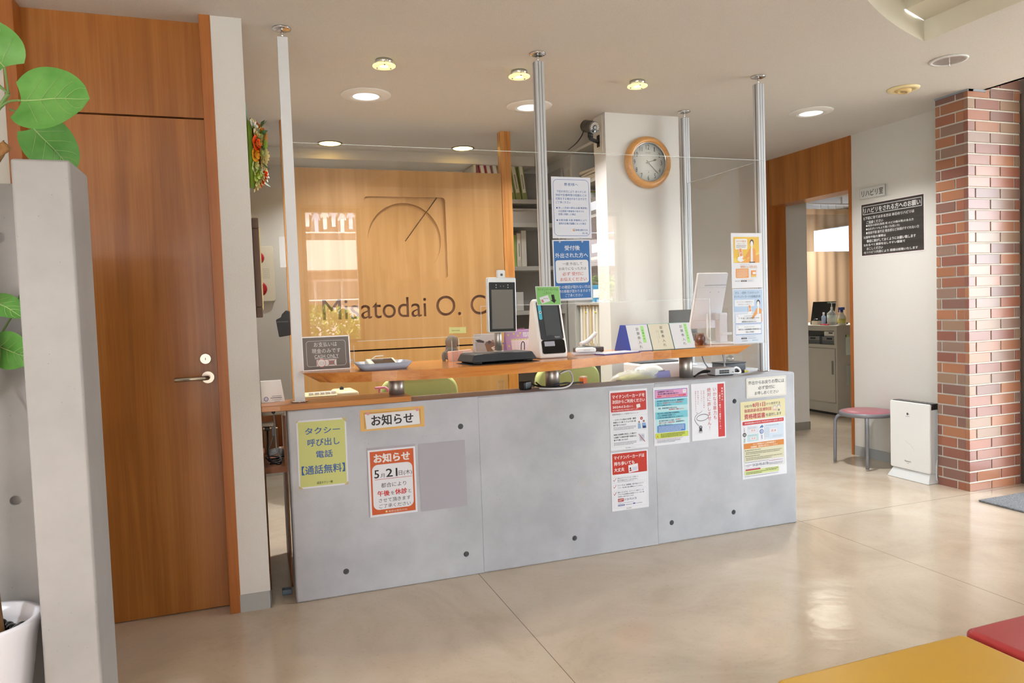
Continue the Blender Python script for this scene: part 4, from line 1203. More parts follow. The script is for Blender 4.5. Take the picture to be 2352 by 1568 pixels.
# cables around the middle tube
cable('black cable curled round the foot of the middle steel tube', [(1.36, 3.55, .91), (1.365, 3.52, .895), (1.40, 3.455, .888), (1.47, 3.445, .884), (1.53, 3.47, .886), (1.60, 3.52, .89), (1.66, 3.55, .886)], .005, '#1a1a1c')
cable('second black cable round the middle steel tube', [(1.385, 3.54, .905), (1.40, 3.47, .884), (1.46, 3.449, .8955), (1.53, 3.49, .897), (1.58, 3.54, .889)], .0045, '#222326')
cable('white cable looping up beside the middle steel tube', [(1.375, 3.47, .882), (1.42, 3.425, .881), (1.50, 3.42, .882), (1.56, 3.47, .90), (1.585, 3.52, .93), (1.575, 3.53, .955), (1.545, 3.52, .955), (1.51, 3.51, .945)], .0045, '#e4e4e4')
cable('grey cable loop leaning over the green chair', [(1.51, 3.515, .942), (1.54, 3.53, .957), (1.58, 3.54, .950), (1.60, 3.55, .91), (1.605, 3.555, .882)], .004, '#a9acae')
t = thing('power_adapter', 'black power adapter cube lying on the counter by the oak post', 'adapter', (1.31, 3.50, ZT), rz=.5)
B().box(-.03, .03, -.022, .022, 0, .045, bev=.008, seg=3).obj('shell', M_BLACK, t)
B().cyl((.03, 0, .02), (.045, .0, .02), .006, n=12).obj('cord_sleeve', M_BLACK, t)
t = thing('orange_box', 'small orange and cream carton behind the middle steel tube', 'box', (1.70, 3.63, .862), rz=.5)
B().box(-.018, .018, -.014, .014, 0, .040, bev=.002).obj('carton', col('#e8742e', .5), t)
B().box(-.0182, .0182, -.0142, .0142, .0402, .048).obj('flap', col('#e3c1a4', .5), t)
t = thing('card_holder', 'tiny clear plastic holder standing on the counter edge', 'holder', (1.20, 3.565, ZT), rz=.1)
B().box(-.018, .018, 0, .002, 0, .052).obj('plate', M_ACRYL, t)
e = B()
for q in ((-.018, -.0165, 0, .052), (.0165, .018, 0, .052)): e.box(q[0], q[1], -.0002, .0022, q[2], q[3])
e.box(-.018, .018, -.0002, .0022, .0505, .052); e.obj('polished_edge', M_EDGE, t)

# desk behind the counter with machines on it
t = thing('office_desk', 'wooden desk along the inner side of the counter', 'desk', (1.3, 3.85, 0))
B().box(-1.12, 1.25, -.262, .25, .78, .815).obj('desktop', W_DARK, t)
for x in (-1.10, -.2, 1.2): B().box(x, x + .03, -.25, .24, 0, .779).obj('leg_panel', W_DARK, t)
DZ = .8155
t = thing('cash_register', 'cream office machine with a black strip and white keys behind the ledge', 'office machine', (.345, 3.77, DZ + .018), rz=.06)
for x in (-.13, .11): B().box(x, x + .02, -.07, .09, -.018, 0).obj('foot', M_BLACK, t)
B().box(-.155, .135, -.09, .10, 0, .070, bev=.008).obj('body', col('#e6dcb4', .45), t)
B().box(.03, .14, -.095, .11, .0, .078, bev=.014, seg=3).obj('printer_cover', col('#e8dfb9', .4), t)
B().box(-.15, .028, -.0915, -.089, .030, .062).obj('display_strip', M_BLACK, t)
for i in range(5): B().box(-.10 + i * .027, -.079 + i * .027, -.07, -.04, .071, .083, bev=.002).obj('key', M_WHITE, t)
B().ball((.075, .03, .082), (.011, .011, .014), 0, 12, 8).obj('knob', M_BLACK, t)
t = thing('pump_bottle', 'pump bottle with a pink spout behind the ledge board', 'bottle', (.60, 3.74, DZ))
B().lathe([(.03, 0), (.03, .045), (.012, .058), (.011, .068)], n=24).obj('bottle', col('#e4d9ec', .3, alpha=.8), t)
b = B().cyl((0, 0, .068), (0, 0, .092), .006, n=12).box(-.022, .03, -.008, .008, .092, .104, bev=.003).tube([(.03, 0, .098), (.042, 0, .09), (.046, 0, .062)], .006, 8)
b.obj('pump_head', col('#f09cb2', .4), t)
# plastic bag with leafy parcel, blue notebook, printer
t = thing('plastic_bag', 'crumpled clear bag with yellow-green contents behind the counter edge', 'bag', (2.06, 3.70, DZ))
random.seed(3)
b = B().ball((0, 0, .050), (.155, .06, .05), 0, 26, 14).jig(.008); b.obj('film', col('#eef1ee', .2, alpha=.38), t)
b = B().tube([(-.10, 0, .04), (.0, 0, .05), (.12, .0, .045)], [.03, .04, .03], 14, smooth_pts=5).jig(.002); b.obj('parcel', col('#cfd07a', .6), t)
b = B().ball((.10, .02, .075), (.10, .05, .05), 0, 20, 12).jig(.003); b.obj('white_bundle', col('#e6ebe2', .6), t)
t = thing('spiral_notebook', 'lilac spiral notebook leaning beside the right steel tube', 'notebook', (2.225, 3.66, DZ), rz=.05)
B().prism(rrp(-.055, 0, .055, .090, .003), 'y', -.004, .004).xf(Matrix.Rotation(-.25, 4, 'X')).obj('cover', col('#9a9dd6', .5), t)
b = B()
for i in range(6): b.lathe([(.005 + .0012 * math.cos(a), .0012 * math.sin(a)) for a in (0, 1.57, 3.14, 4.71)], c=(-.02 + i * .008, 0, .090), n=10, ax='x', close=True)
b.xf(Matrix.Rotation(-.25, 4, 'X')).obj('spiral', M_BLACKM, t)
t = thing('white_printer', 'white office printer behind the right steel tube', 'printer', (2.36, 3.98, DZ), rz=.0)
B().box(-.17, .14, -.10, .10, 0, .115, bev=.01).obj('body', M_WHITE, t)
B().box(-.15, .12, -.08, .08, .1155, .125, bev=.003).obj('lid', col('#4c5055', .4), t)
B().box(-.13, -.10, -.1015, -.10, .07, .085).obj('control_panel', col('#cfc23c', .5), t)
t = thing('red_clips', 'small red and black clips behind the counter by the green chair', 'clips', (1.905, 3.64, .8155))
B().box(-.02, 0, -.008, .008, 0, .052, bev=.004).obj('red_clip', col('#b9252c', .4), t)
B().box(.006, .034, -.01, .01, 0, .056, bev=.003).obj('black_clip', M_BLACK, t)
B().box(.042, .052, -.006, .006, 0, .05, bev=.002).obj('pen', M_BLACK, t)

# green office chairs
def chair(loc, rz, label):
    t = thing('office_chair', label, 'chair', loc, rz, 'green office chairs')
    M_G = plaster('green_fabric', '#b9c382', .3, 600)
    b = B()
    prof = rrp(-.235, .50, .235, .915, .10, 8)
    b.prism(prof, 'y', -.03, .025, bev=.018, seg=3)
    b.v = [(x, y - .12 * x * x * 4 * .35, z) for x, y, z in b.v]
    b.obj('backrest', M_G, t)
    B().prism(rrp(-.23, -.46, .23, .0, .09, 8), 'z', .40, .47, bev=.02, seg=3).obj('seat', M_G, t)
    B().tube([(0, -.2, .40), (0, .06, .40), (0, .07, .60)], .022, 10, smooth_pts=4).obj('back_bracket', M_BLACKM, t)
    B().cyl((0, -.22, .10), (0, -.22, .40), .025, n=20).obj('gas_column', M_BLACKM, t)
    for k in range(5):
        a = k * 2 * PI / 5 + .3
        lg = B().tube([(0, -.22, .10), (.26 * math.cos(a), -.22 + .26 * math.sin(a), .07)], [.028, .018], 10).obj('leg', M_BLACKM, t)
        B().cyl((.26 * math.cos(a) - .012, -.22 + .26 * math.sin(a), .028), (.26 * math.cos(a) + .012, -.22 + .26 * math.sin(a), .028), .027, n=18).obj('caster', M_BLACK, lg)
    return t
c0 = chair((.92, 4.25, 0), PI, 'green office chair behind the ledge board and first steel tube')
dup(c0, (1.935, 4.36, .0), 'green office chair behind the middle steel tube and cables', rz=PI + .08)

# white pamphlet stand on the ledge
t = thing('phone_stand', 'white taxi phone stand with small print on the ledge board', 'phone stand', (.075, 3.53, .9035), rz=.04)
B().add([(-.05, -.005, 0), (.052, -.005, 0), (.040, .012, .098), (-.05, .012, .098), (-.05, .045, 0), (.052, .045, 0), (.040, .040, .098), (-.05, .040, .098)], [(0, 1, 2, 3), (4, 7, 6, 5), (1, 5, 6, 2), (0, 3, 7, 4), (3, 2, 6, 7), (0, 4, 5, 1)]).obj('housing', M_WHITE, t)
S = Sheet(.10, .098); S.E(20, 84, 10, '#6a7ac0', rv=11); S.E(20, 84, 7, '#dfe2f0', rv=8, l=3); S.D(46, 70, 88, 75, 1, '#6a6f86'); S.T('アイプロホンNARITA', 40, 77, 90, 84, '#3a3f66', .03) if False else S.D(40, 77, 90, 85, 1, '#3a3f66'); S.D(46, 87, 88, 92, 1, '#8a8fa2'); S.D(54, 95, 80, 99, 1, '#8a8fa2')
S.b.xf(Matrix.Translation((0, .0035, .049)) @ Matrix.Rotation(-math.atan2(.017, .098), 4, 'X')); S.put(t)

# things visible through the gap under the ledge
t = thing('cable_shelf', 'narrow wooden shelf full of cables in the gap beside the counter', 'shelf', (.075, 3.85, 0))
B().box(-.053, .053, -.28, .30, .565, .592).obj('shelf_board', col('#8a5230', .5), t)
B().box(.040, .053, -.28, -.24, .5925, .83).obj('side_post', W_DARK, t)
B().box(-.053, .053, .28, .30, .5925, .80).obj('back_panel', W_DARK, t)
B().box(-.053, -.046, -.24, .3, .0, .564).obj('leg_board', W_DARK, t)
B().box(.046, .053, -.24, .3, .0, .564).obj('leg_board', W_DARK, t)
B().box(-.052, .052, -.27, .10, .835, .8765, bev=.008).obj('cable_duct', col('#d6cfbd', .45), t)
B().lathe([(0, -.272), (.009, -.272), (.009, -.270), (0, -.270)], c=(.0, 0, .852), n=16, ax='y').obj('duct_hole', M_BLACK, t)
t = thing('power_strip', 'cream power strip with plugs hanging in the gap beside the counter', 'power strip', (.06, 3.66, .775))
B().box(-.038, .015, -.02, .02, 0, .020, bev=.005).obj('strip', col('#e0d8c2', .45), t)
B().box(-.028, -.004, -.030, -.004, -.018, -.0005, bev=.003).obj('black_plug', M_BLACK, t)
B().box(.004, .020, -.030, -.004, -.045, -.0005, bev=.003).obj('grey_plug', col('#8d9096', .5), t)
G2 = 'cables in the gap under the ledge'
cable('thick black cable hanging from the power strip in the gap', [(.045, 3.64, .757), (.044, 3.64, .70), (.042, 3.63, .65), (.055, 3.62, .615), (.08, 3.62, .60)], .004, '#1b1b1d', G2)
cable('grey cable hanging out of the duct hole in the gap', [(.076, 3.58, .845), (.079, 3.60, .80), (.080, 3.62, .72), (.083, 3.62, .66), (.10, 3.63, .62), (.105, 3.65, .602)], .0035, '#a3a5a4', G2)
cable('second grey cable bending under the grey plug in the gap', [(.070, 3.645, .728), (.062, 3.65, .70), (.045, 3.66, .66), (.05, 3.70, .61)], .003, '#8f9296', G2)
for i in range(4):
    r = .018 + .004 * i
    pts = [(.075 + r * 1.35 * math.cos(a), 3.64 + .02 * i + r * math.sin(a), .598 + .006 * i + .004 * math.sin(2 * a + i)) for a in [j * .5 for j in range(13)]]
    cable(('first', 'second', 'third', 'fourth')[i] + ' black cable coil from the front on the shelf in the gap', pts, .004, '#232427', G2, 3)
t = thing('cable_bundle', 'grey cable bundle in clear film on the shelf in the gap', 'cable bundle', (.09, 3.76, .5925))
b = B()
for i in range(6): b.tube([(-.05, .004 * i - .01, .02 + .005 * i), (.0, .004 * i, .03 + .004 * i), (.03, .002 * i, .018 + .005 * i)], .004, 6, smooth_pts=4)
b.obj('strand', col('#8b8f96', .4), t)
B().box(.006, .020, -.02, .02, .006, .06, bev=.005).obj('clear_tie', col('#d9dadb', .3, alpha=.7), t)
o = B().box(-.035, .035, -.02, .02, 0, .13).obj('cardboard_box', col('#a88d72', .8), loc=(.065, 3.95, .5925)); tag(o, 'brown cardboard piece behind the cables in the gap', 'cardboard')
random.seed(5)
o = B().tube([(-.045, 0, .05), (-.02, .0, .055), (.02, 0, .062), (.045, 0, .066)], [.03, .036], 12, smooth_pts=4).jig(.006).obj('white_cloth', plaster('towel', '#dcd9d2', .8, 300), loc=(.075, 4.02, .463)); tag(o, 'crumpled white cloth below the cable shelf in the gap', 'cloth')
o = B().prism([(-.022, 0), (.022, 0), (.020, .022), (-.020, .024)], 'y', -.018, .018, bev=.001, seg=1).obj('door_stop', col('#5b6f7e', .6), loc=(.095, 3.53, .0005)); tag(o, 'small blue-grey block on the floor in the gap by the counter', 'door stop')

# ------------------------------------------------------------------ stool, air purifier, mat, benches
t = thing('round_stool', 'round stool with a dusty red seat and grey tube legs beside the doorway', 'stool', (4.40, 4.32, 0))
M_TUBE = col('#7b7b80', .38, .2)
B().lathe([(.190, .385), (.196, .392), (.196, .410), (.188, .417), (.150, .400), (.0, .398), (.0, .386)], n=56).obj('seat_rim', M_TUBE, t)
B().lathe([(0, .400), (.187, .402), (.186, .414), (.150, .424), (.08, .428), (0, .429)], n=56).obj('cushion', col('#a2606a', .32), t)
for a in (45, 135, 225, 315):
    c_, s_ = math.cos(math.radians(a)), math.sin(math.radians(a))
    B().tube([(.12 * c_, .12 * s_, .380), (.19 * c_, .19 * s_, .378), (.215 * c_, .215 * s_, .350), (.222 * c_, .222 * s_, .30), (.226 * c_, .226 * s_, .012)], .0125, 14, smooth_pts=5).obj('leg', M_TUBE, t)
for lg in [c for c in t.children if c.name.startswith('leg')]:
    pass

t = thing('air_purifier', 'slim white air purifier standing between the stool and the brick column', 'air purifier', (4.30, 3.836, 0), rz=-PI / 2)
M_PF = col('#e3e3e1', .3)
B().prism(rrp(-.163, .068, .163, .545, .012), 'y', -.012, .006, bev=.005, seg=3).obj('front_panel', M_PF, t)
b = B()
for i in range(4): b.box(-.160 + .001 * i, .160 - .001 * i, .008 + i * .013, .018 + i * .013, .07, .505)
b.box(-.155, .155, .008, .06, .075, .50)
b.obj('side_grille', col('#cfd1d2', .4), t)
B().prism(rrp(-.160, .05, .160, .52, .015), 'y', .062, .165, bev=.008, seg=2).obj('rear_case', col('#d6d6d4', .4), t)
B().box(-.160, .163, .0065, .075, .505, .548, bev=.006, seg=2).obj('control_panel', col('#1d1c1c', .2), t)
B().bevel([(-.172, -.04, 0), (.172, -.04, 0), (.172, .15, 0), (-.172, .15, 0), (-.150, .0, .066), (.150, .0, .066), (.150, .13, .066), (-.150, .13, .066)], [(0, 1, 2, 3), (4, 5, 6, 7), (0, 1, 5, 4), (1, 2, 6, 5), (2, 3, 7, 6), (3, 0, 4, 7)], .006, 2).obj('base', col('#d5d7d7', .4), t)
S = Sheet(.326, .477)
S.E(46, 17.5, 2.6, '#4a4a4a'); S.E(49, 17.5, .9, M_PF, l=3); S.E(50, 17.5, .7, '#4a4a4a', l=4); S.D(41, 20.4, 51, 21.6, 1, '#9a9a98'); S.T('Panasonic', 38, 86.4, 54, 88.6, '#4a4a4a', .015); S.D(43.5, 90, 49, 91.2, 1, '#8a8a8a')
S.L([(40, 58), (54, 63), (63, 70)], .25, '#8d8d8b')
for u in (10, 20, 34, 52, 66, 78): S.E(u, 2.0, .5, '#6f7f95', l=1) if False else None
S.b.xf(Matrix.Translation((0, -.0122, .3065))); S.put(t)
b = B()
for i, x in enumerate((-.12, -.08, -.02, .05, .09, .12)): b.box(x - .006, x + .006, .03, .042, .5482, .549)
b.obj('button', col('#8b93a8', .3), t)
o = B().tube([(4.36, 3.676, .16), (4.35, 3.675, .12), (4.345, 3.672, .06), (4.36, 3.672, .015), (4.42, 3.675, .012)], .004, 8, smooth_pts=6).obj('cable', M_WHITEM, recentre=True); tag(o, 'white power cable of the air purifier at the brick column', 'cable')

b = B().box(4.185, 4.82, 2.2, 3.245, .001, .012, bev=.004)
def carpet(c1, c2):
    m, nt, p = newmat('ribbed_carpet')
    tc = N(nt, 'ShaderNodeTexCoord'); n1 = N(nt, 'ShaderNodeTexNoise', Scale=160.0, Detail=3.0)
    nt.links.new(tc.outputs['Object'], n1.inputs['Vector'])
    r = ramp(nt, [(.35, c1), (.65, c2)]); nt.links.new(n1.outputs['Fac'], r.inputs['Fac']); nt.links.new(r.outputs['Color'], p.inputs['Base Color'])
    bp = N(nt, 'ShaderNodeBump', Strength=.8, Distance=.004); nt.links.new(n1.outputs['Fac'], bp.inputs['Height']); nt.links.new(bp.outputs['Normal'], p.inputs['Normal'])
    p.inputs['Roughness'].default_value = .95
    return m
o = b.obj('entrance_mat', carpet('#5d6166', '#8b8f95'), recentre=True); tag(o, 'dark grey ribbed entrance mat on the floor by the brick column', 'mat')

def bench(label, x0, x1, y0, y1, c):
    t = thing('bench_seat', label, 'bench', ((x0 + x1) / 2, (y0 + y1) / 2, 0), group='padded waiting benches')
    w, d = (x1 - x0) / 2, (y1 - y0) / 2
    b = B().prism(rrp(-w, -d, w, d, .025, 6), 'z', .335, .42, bev=.016, seg=4)
    b.obj('cushion', c, t)
    b = B().tube([(-w + .004, -d + .02, .352), (-w + .004, d - .02, .352)], .004, 8).tube([(-w + .02, d - .004, .352), (w - .02, d - .004, .352)], .004, 8)
    b.obj('piping', c, t)
    B().box(-w + .04, w - .04, -d + .04, d - .04, .31, .334).obj('frame', M_BLACKM, t)
    for sx in (-1, 1):
        for sy in (-1, 1): B().cyl((sx * (w - .07), sy * (d - .07), 0), (sx * (w - .07), sy * (d - .07), .31), .018, n=16).obj('leg', M_CHROME, t)
    return t
bench('yellow padded bench seat in the front corner of the waiting room', 1.094, 1.694, .70, 1.362, col('#d9a92f', .30))
bench('red padded bench seat next to the yellow one', 1.716, 2.42, .70, 1.378, col('#b53a3c', .30))

# ------------------------------------------------------------------ potted plant behind the concrete partition end
t = thing('potted_plant', 'broad-leaved ficus in a tall white pot behind the concrete partition end', 'plant', (-.649, 2.05, 0))
B().lathe([(0, 0), (.055, 0), (.060, .01), (.075, .25), (.118, .555), (.127, .588), (.125, .595), (.113, .593), (.104, .56), (.099, .535), (0, .535)], n=56).obj('pot', col('#d9dae2', .3), t)
B().lathe([(0, .537), (.099, .537)], n=40).obj('soil', col('#2a2320', .9), t)
M_BARK = wood('bark', '#6f4a26', '#93683a', '#b08a5a', axis=2, scale=2, rough=.8)
random.seed(11)
b = B().tube([(.02, 0, .53), (.01, .02, .8), (.035, .03, 1.2), (.02, .05, 1.5), (.04, .05, 1.63), (.075, .04, 1.70), (.115, .03, 1.735)], [.030, .012], 14, smooth_pts=6)
b.tube([(-.02, .03, .53), (.03, .0, .9), (-.01, .05, 1.3), (.02, .03, 1.55), (.05, .06, 1.66), (.09, .06, 1.72)], [.024, .010], 12, smooth_pts=6)
b.jig(.002).obj('trunk', M_BARK, t)
M_LEAF = None
def leaf_mat():
    m, nt, p = newmat('ficus_leaf')
    tc = N(nt, 'ShaderNodeTexCoord'); n1 = N(nt, 'ShaderNodeTexNoise', Scale=14.0, Detail=3.0)
    nt.links.new(tc.outputs['Object'], n1.inputs['Vector'])
    r = ramp(nt, [(.3, '#4c8a38'), (.7, '#6aa350')]); nt.links.new(n1.outputs['Fac'], r.inputs['Fac']); nt.links.new(r.outputs['Color'], p.inputs['Base Color'])
    p.inputs['Roughness'].default_value = .38
    return m
M_LEAF = leaf_mat(); M_VEIN = col('#9dbb78', .5); M_STEM = col('#6f8f52', .5)
def leaf(parent, base, tip, width, curl=.12, tw=0.0, stem_from=None):
    """a broad rounded leaf from its stalk end to its tip, facing the room"""
    base, tip = Vector(base), Vector(tip)
    d = tip - base; Ln = d.length; d.normalize()
    up_ = Vector((0, -1, .25)); side = d.cross(up_).normalized(); nrm = side.cross(d).normalized()
    side = (side * math.cos(tw) + nrm * math.sin(tw)).normalized(); nrm = side.cross(d).normalized()
    nu, nv = 14, 10
    vs, fs = [], []
    for i in range(nu + 1):
        u = i / nu
        wv = width / 2 * max(0, math.sin(PI * min(1, (u * .94 + .06)) ** .78)) ** .55 if u < 1 else 0
        wv = max(wv, .001)
        for j in range(-nv // 2, nv // 2 + 1):
            v = j / (nv / 2)
            back = -.10 * Ln * abs(v) ** 1.5 * (1 - u) ** 2
            p = base + d * (u * Ln + back) + side * (v * wv) - nrm * (curl * Ln * (u - .4) ** 2 - .10 * wv * abs(v) + .012 * Ln * math.sin(9 * u + 3 * v))
            vs.append(p)
    k = nv + 1
    for i in range(nu):
        for j in range(nv): fs.append((i * k + j, i * k + j + 1, (i + 1) * k + j + 1, (i + 1) * k + j))
    b = B().add(vs, fs, 0, True)
    # veins
    mid = [vs[i * k + nv // 2] + nrm * .0012 for i in range(nu + 1)]
    b.tube(mid, [.0018, .0006], 6, m=1)
    for i in (1, 4, 7, 9):
        for sgn in (-1, 1):
            pts = [vs[min(nu, i + int(q * 1.1)) * k + nv // 2 + sgn * q] + nrm * .001 for q in range(0, nv // 2)]
            b.tube(pts, [.0007, .0003], 5, m=1)
    o = b.obj('leaf', [M_LEAF, M_VEIN], parent)
    if stem_from is not None: B().tube([stem_from, (Vector(stem_from) + base) / 2 + Vector((0, -.005, .01)), base], .0028, 8, smooth_pts=5).obj('leaf_stalk', M_STEM, o)
    return o
def W(x, y, z): return (x + .649, y - 2.05, z)
n0 = W(-.585, 2.2, 1.84); n1 = W(-.55, 2.18, 1.885)
B().tube([W(-.585, 2.09, 1.69), W(-.60, 2.14, 1.76), n0, n1], .005, 8, smooth_pts=5).obj('twig', M_STEM, t)
leaf(t, W(-.505, 2.10, 1.848), W(-.350, 2.06, 1.852), .185, .05, .15, n0)
leaf(t, W(-.545, 2.14, 1.938), W(-.625, 2.12, 2.045), .150, .05, -.1, n1)
leaf(t, W(-.515, 2.24, 1.815), W(-.435, 2.29, 1.712), .135, .06, .2, W(-.555, 2.20, 1.850))
leaf(t, W(-.60, 2.2, 1.90), W(-.67, 2.24, 1.86), .10, .05, .1, n1)
leaf(t, W(-.64, 2.2, 1.95), W(-.76, 2.14, 1.99), .15, .05, .1, n1)
n2 = W(-.63, 2.16, 1.20)
B().tube([W(-.645, 2.07, 1.08), W(-.64, 2.11, 1.14), n2, W(-.58, 2.14, 1.27)], .004, 8, smooth_pts=4).obj('twig', M_STEM, t)
leaf(t, W(-.605, 2.12, 1.365), W(-.525, 2.07, 1.325), .075, .3, .5, n2)
leaf(t, W(-.60, 2.14, 1.25), W(-.518, 2.10, 1.215), .095, .1, -.3, n2)
leaf(t, W(-.545, 2.16, 1.36), W(-.53, 2.20, 1.42), .03, .1, .4, n2)
leaf(t, W(-.66, 2.14, 1.22), W(-.74, 2.08, 1.33), .12, .1, .2, n2)
random.seed(21)
pebs = []
for i in range(34):
    a = i * 2.39996; r = .012 + .088 * math.sqrt(i / 34) * .93
    s_ = random.uniform(.012, .018)
    pebs.append((-.649 + r * math.cos(a), 2.05 + r * math.sin(a), .5375 + s_ * .62 + random.uniform(0, .012), s_))
for i, (x, y, z, s_) in enumerate(pebs):
    o = B().ball((0, 0, 0), (s_, s_ * .8, s_ * .65), 0, 14, 9).obj('pebble', col('#17181b', .18), loc=(x, y, z), rot=(0, random.uniform(-.3, .3), random.uniform(0, 3)))
    tag(o, 'black glossy pebble in the white plant pot', 'pebble', 'black pebbles in the plant pot')

# ------------------------------------------------------------------ wreath, picture frame, alarm, pouch
t = thing('flower_wreath', 'round wreath of orange cream and green artificial flowers on the wall side', 'wreath', (.0215, 3.95, 2.12))
B().lathe([(.150, 0), (.166, .003), (.166, .026), (.09, .026), (.085, .003), (.150, 0)], n=40, ax='x').obj('ring', col('#8db53a', .6), t)
FC = {'o': '#ff5a14', 'y': '#ffb52a', 'c': '#fff0bd', 'w': '#fbfbee', 'g': '#c4e072', 'p': '#ffc980', 'l': '#dfeaa8'}
random.seed(9)
def flower(parent, c, r, ccode, d):
    b = B(); d = Vector(d).normalized(); a = d.orthogonal().normalized(); e = d.cross(a)
    c = Vector(c)
    for ring, (nn, rr, tilt, k) in enumerate(((7, r, .15, .50), (6, r * .68, .55, .42), (4, r * .36, .9, .34))):
        for i in range(nn):
            t_ = 2 * PI * i / nn + ring * .5
            u = a * math.cos(t_) + e * math.sin(t_); v = (a * -math.sin(t_) + e * math.cos(t_))
            o_ = c + d * (r * .12 * ring)
            n_ = (u * math.cos(tilt) + d * math.sin(tilt))
            w = rr * k
            q = [o_, o_ + n_ * rr * .55 + v * w, o_ + n_ * rr * .95 + v * w * .7 + d * rr * .10, o_ + n_ * rr * 1.05 + d * rr * .14, o_ + n_ * rr * .95 - v * w * .7 + d * rr * .10, o_ + n_ * rr * .55 - v * w, o_ + n_ * rr * .55 + d * rr * .12]
            b.add(q, [(0, 1, 6), (1, 2, 3, 6), (3, 4, 5, 6), (5, 0, 6)], 0, True)
    b.ball(tuple(c + d * r * .25), r * .25, 1, 8, 6)
    return b.obj('flower', [col(FC[ccode], .6), col('#c9b24a', .6)], parent)
seq = 'wcopycwogyocwcpyogcwlcyocgwopclcyw'
i = 0
for rr, cnt, x in ((.128, 18, .052), (.106, 13, .070), (.150, 19, .030)):
    for k in range(cnt):
        a = 2 * PI * k / cnt + rr * 9
        dirv = (.75, math.cos(a) * (rr - .12) * 14, math.sin(a) * (rr - .12) * 14)
        flower(t, (x + random.uniform(-.004, .01), rr * math.cos(a), rr * math.sin(a)), random.uniform(.030, .042), seq[(i * 5) % len(seq)], dirv)
        i += 1
for k in range(12):
    a = k * .55 + .3
    b = B(); p = Vector((.06, .135 * math.cos(a), .135 * math.sin(a))); q = p + Vector((random.uniform(.01, .05), .05 * math.cos(a + .5), .05 * math.sin(a + .5)))
    s_ = (q - p).cross(Vector((1, 0, .3))).normalized() * .013
    b.add([p, (p + q) / 2 + s_, q, (p + q) / 2 - s_], [(0, 1, 2, 3)], 0, True); b.obj('leaf', col('#4f7a52', .5), t)
B().tube([(.006, 0, .17), (.004, .01, .22), (.001, .0, .26)], .003, 6).obj('ribbon', col('#8ecbb0', .5), t)
t = thing('picture_frame', 'brown picture frame hanging edge-on on the wall below the wreath', 'picture', (.022, 3.98, 1.53))
b = B(); 
for q in ((-.33, .33, -.235, -.185), (-.33, .33, .185, .235), (-.33, -.28, -.185, .185), (.28, .33, -.185, .185)): b.box(0, .030, q[0], q[1], q[2], q[3], bev=.004)
b.obj('frame', col('#5d4335', .4), t)
b = B()
for q in ((-.29, .29, -.197, -.187), (-.29, .29, .187, .197), (-.29, -.28, -.187, .187), (.28, .29, -.187, .187)): b.box(.030, .036, q[0], q[1], q[2], q[3])
b.obj('gilt_edge', col('#cbbd8f', .3, .6), t)
B().box(.004, .012, -.285, .285, -.19, .19).obj('picture', col('#d8cfc0', .4), t)
t = thing('alarm_panel', 'cream fire alarm panel with red lamp and button on the rear office wall', 'alarm panel', (.10, 6.199, 1.42))
B().prism(rrp(-.13, 0, .09, .44, .018), 'y', -.04, 0, bev=.004).obj('cover', col('#ded6c0', .45), t)
M_RED = col('#b0202a', .25)
B().lathe([(.05, -.04), (.045, -.06), (.025, -.075), (0, -.078)], c=(-.03, 0, .345), n=28, ax='y').obj('lamp', M_RED, t)
B().lathe([(.06, -.04), (.058, -.048), (.04, -.050), (0, -.046)], c=(-.03, 0, .10), n=28, ax='y').obj('button', M_RED, t)
b = B()
for i in range(8):
    for j in range(6): b.box(-.03 + i * .011, -.026 + i * .011, -.0405, -.04, .185 + j * .014, .190 + j * .014)
b.obj('speaker_hole', col('#8a8272', .6), t)
t = thing('leather_pouch', 'black stitched leather pouch hanging on the left post of the logo partition', 'pouch', (.195, 5.055, 1.16))
B().prism([(-.03, 0), (.045, .01), (.045, .17), (.02, .175), (-.005, .15), (-.012, .13), (-.045, .115)], 'y', -.03, .0, bev=.006, seg=2).obj('pouch_body', col('#17171a', .4), t)
b = B()
for i in range(9): b.box(-.038 + i * .008, -.034 + i * .008, -.0312, -.0302, .10 - .0 * i, .1015)
b.obj('stitching', col('#c9c9c9', .6), t)
o = B().box(-.01, .028, -.002, 0, 0, .20).obj('white_paper', col('#c9c7c4', .6), loc=(.205, 5.055, 1.62)); tag(o, 'white paper slip on the left post above the leather pouch', 'paper')

# ------------------------------------------------------------------ office shelves and files
t = thing('file_shelf', 'grey steel shelf unit at the office rear behind the oak post', 'shelf', (2.15, 5.98, 0))
M_SH = col('#b3b1ab', .5)
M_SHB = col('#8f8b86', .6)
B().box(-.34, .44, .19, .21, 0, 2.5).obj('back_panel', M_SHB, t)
for x in (-.35, .44): B().box(x, x + .02, -.12, .21, 0, 2.5).obj('side_panel', M_SH, t)
SZ = (.85, 1.235, 1.615, 1.985, 2.185)
for z in SZ: B().box(-.33, .44, -.12, .19, z, z + .035).obj('shelf_board', M_SH, t)
def binder(x, z, h, w, c, label, lean=0.0, strip=True, y=5.90, d=.20, grp='ring binders on the top shelf'):
    t = thing('ring_binder', label, 'binder', (x, y, z))
    t['group'] = grp
    t.rotation_euler = (0, lean, 0)
    B().box(-w / 2, w / 2, 0, d, 0, h, bev=.002, seg=1).obj('cover', col(c, .5), t)
    if strip: 
        l_ = B().box(-w * .30, w * .30, -.0012, .0, h * .2, h * .95).obj('spine_label', col('#e4e0d4', .5), t)
        B().box(-w * .12, w * .12, -.0016, -.0011, h * .3, h * .7).obj('lettering', col('#9a958a', .6), l_)
    return t
cols = ['#8e3f4c', '#a03a52', '#a3415a', '#9a8d80', '#8f9c4e', '#8fa050', '#88984a', '#7f8f4a']
nm = ['maroon', 'dark red', 'crimson', 'taupe', 'green', 'light green', 'olive', 'dark green']
x = 1.875
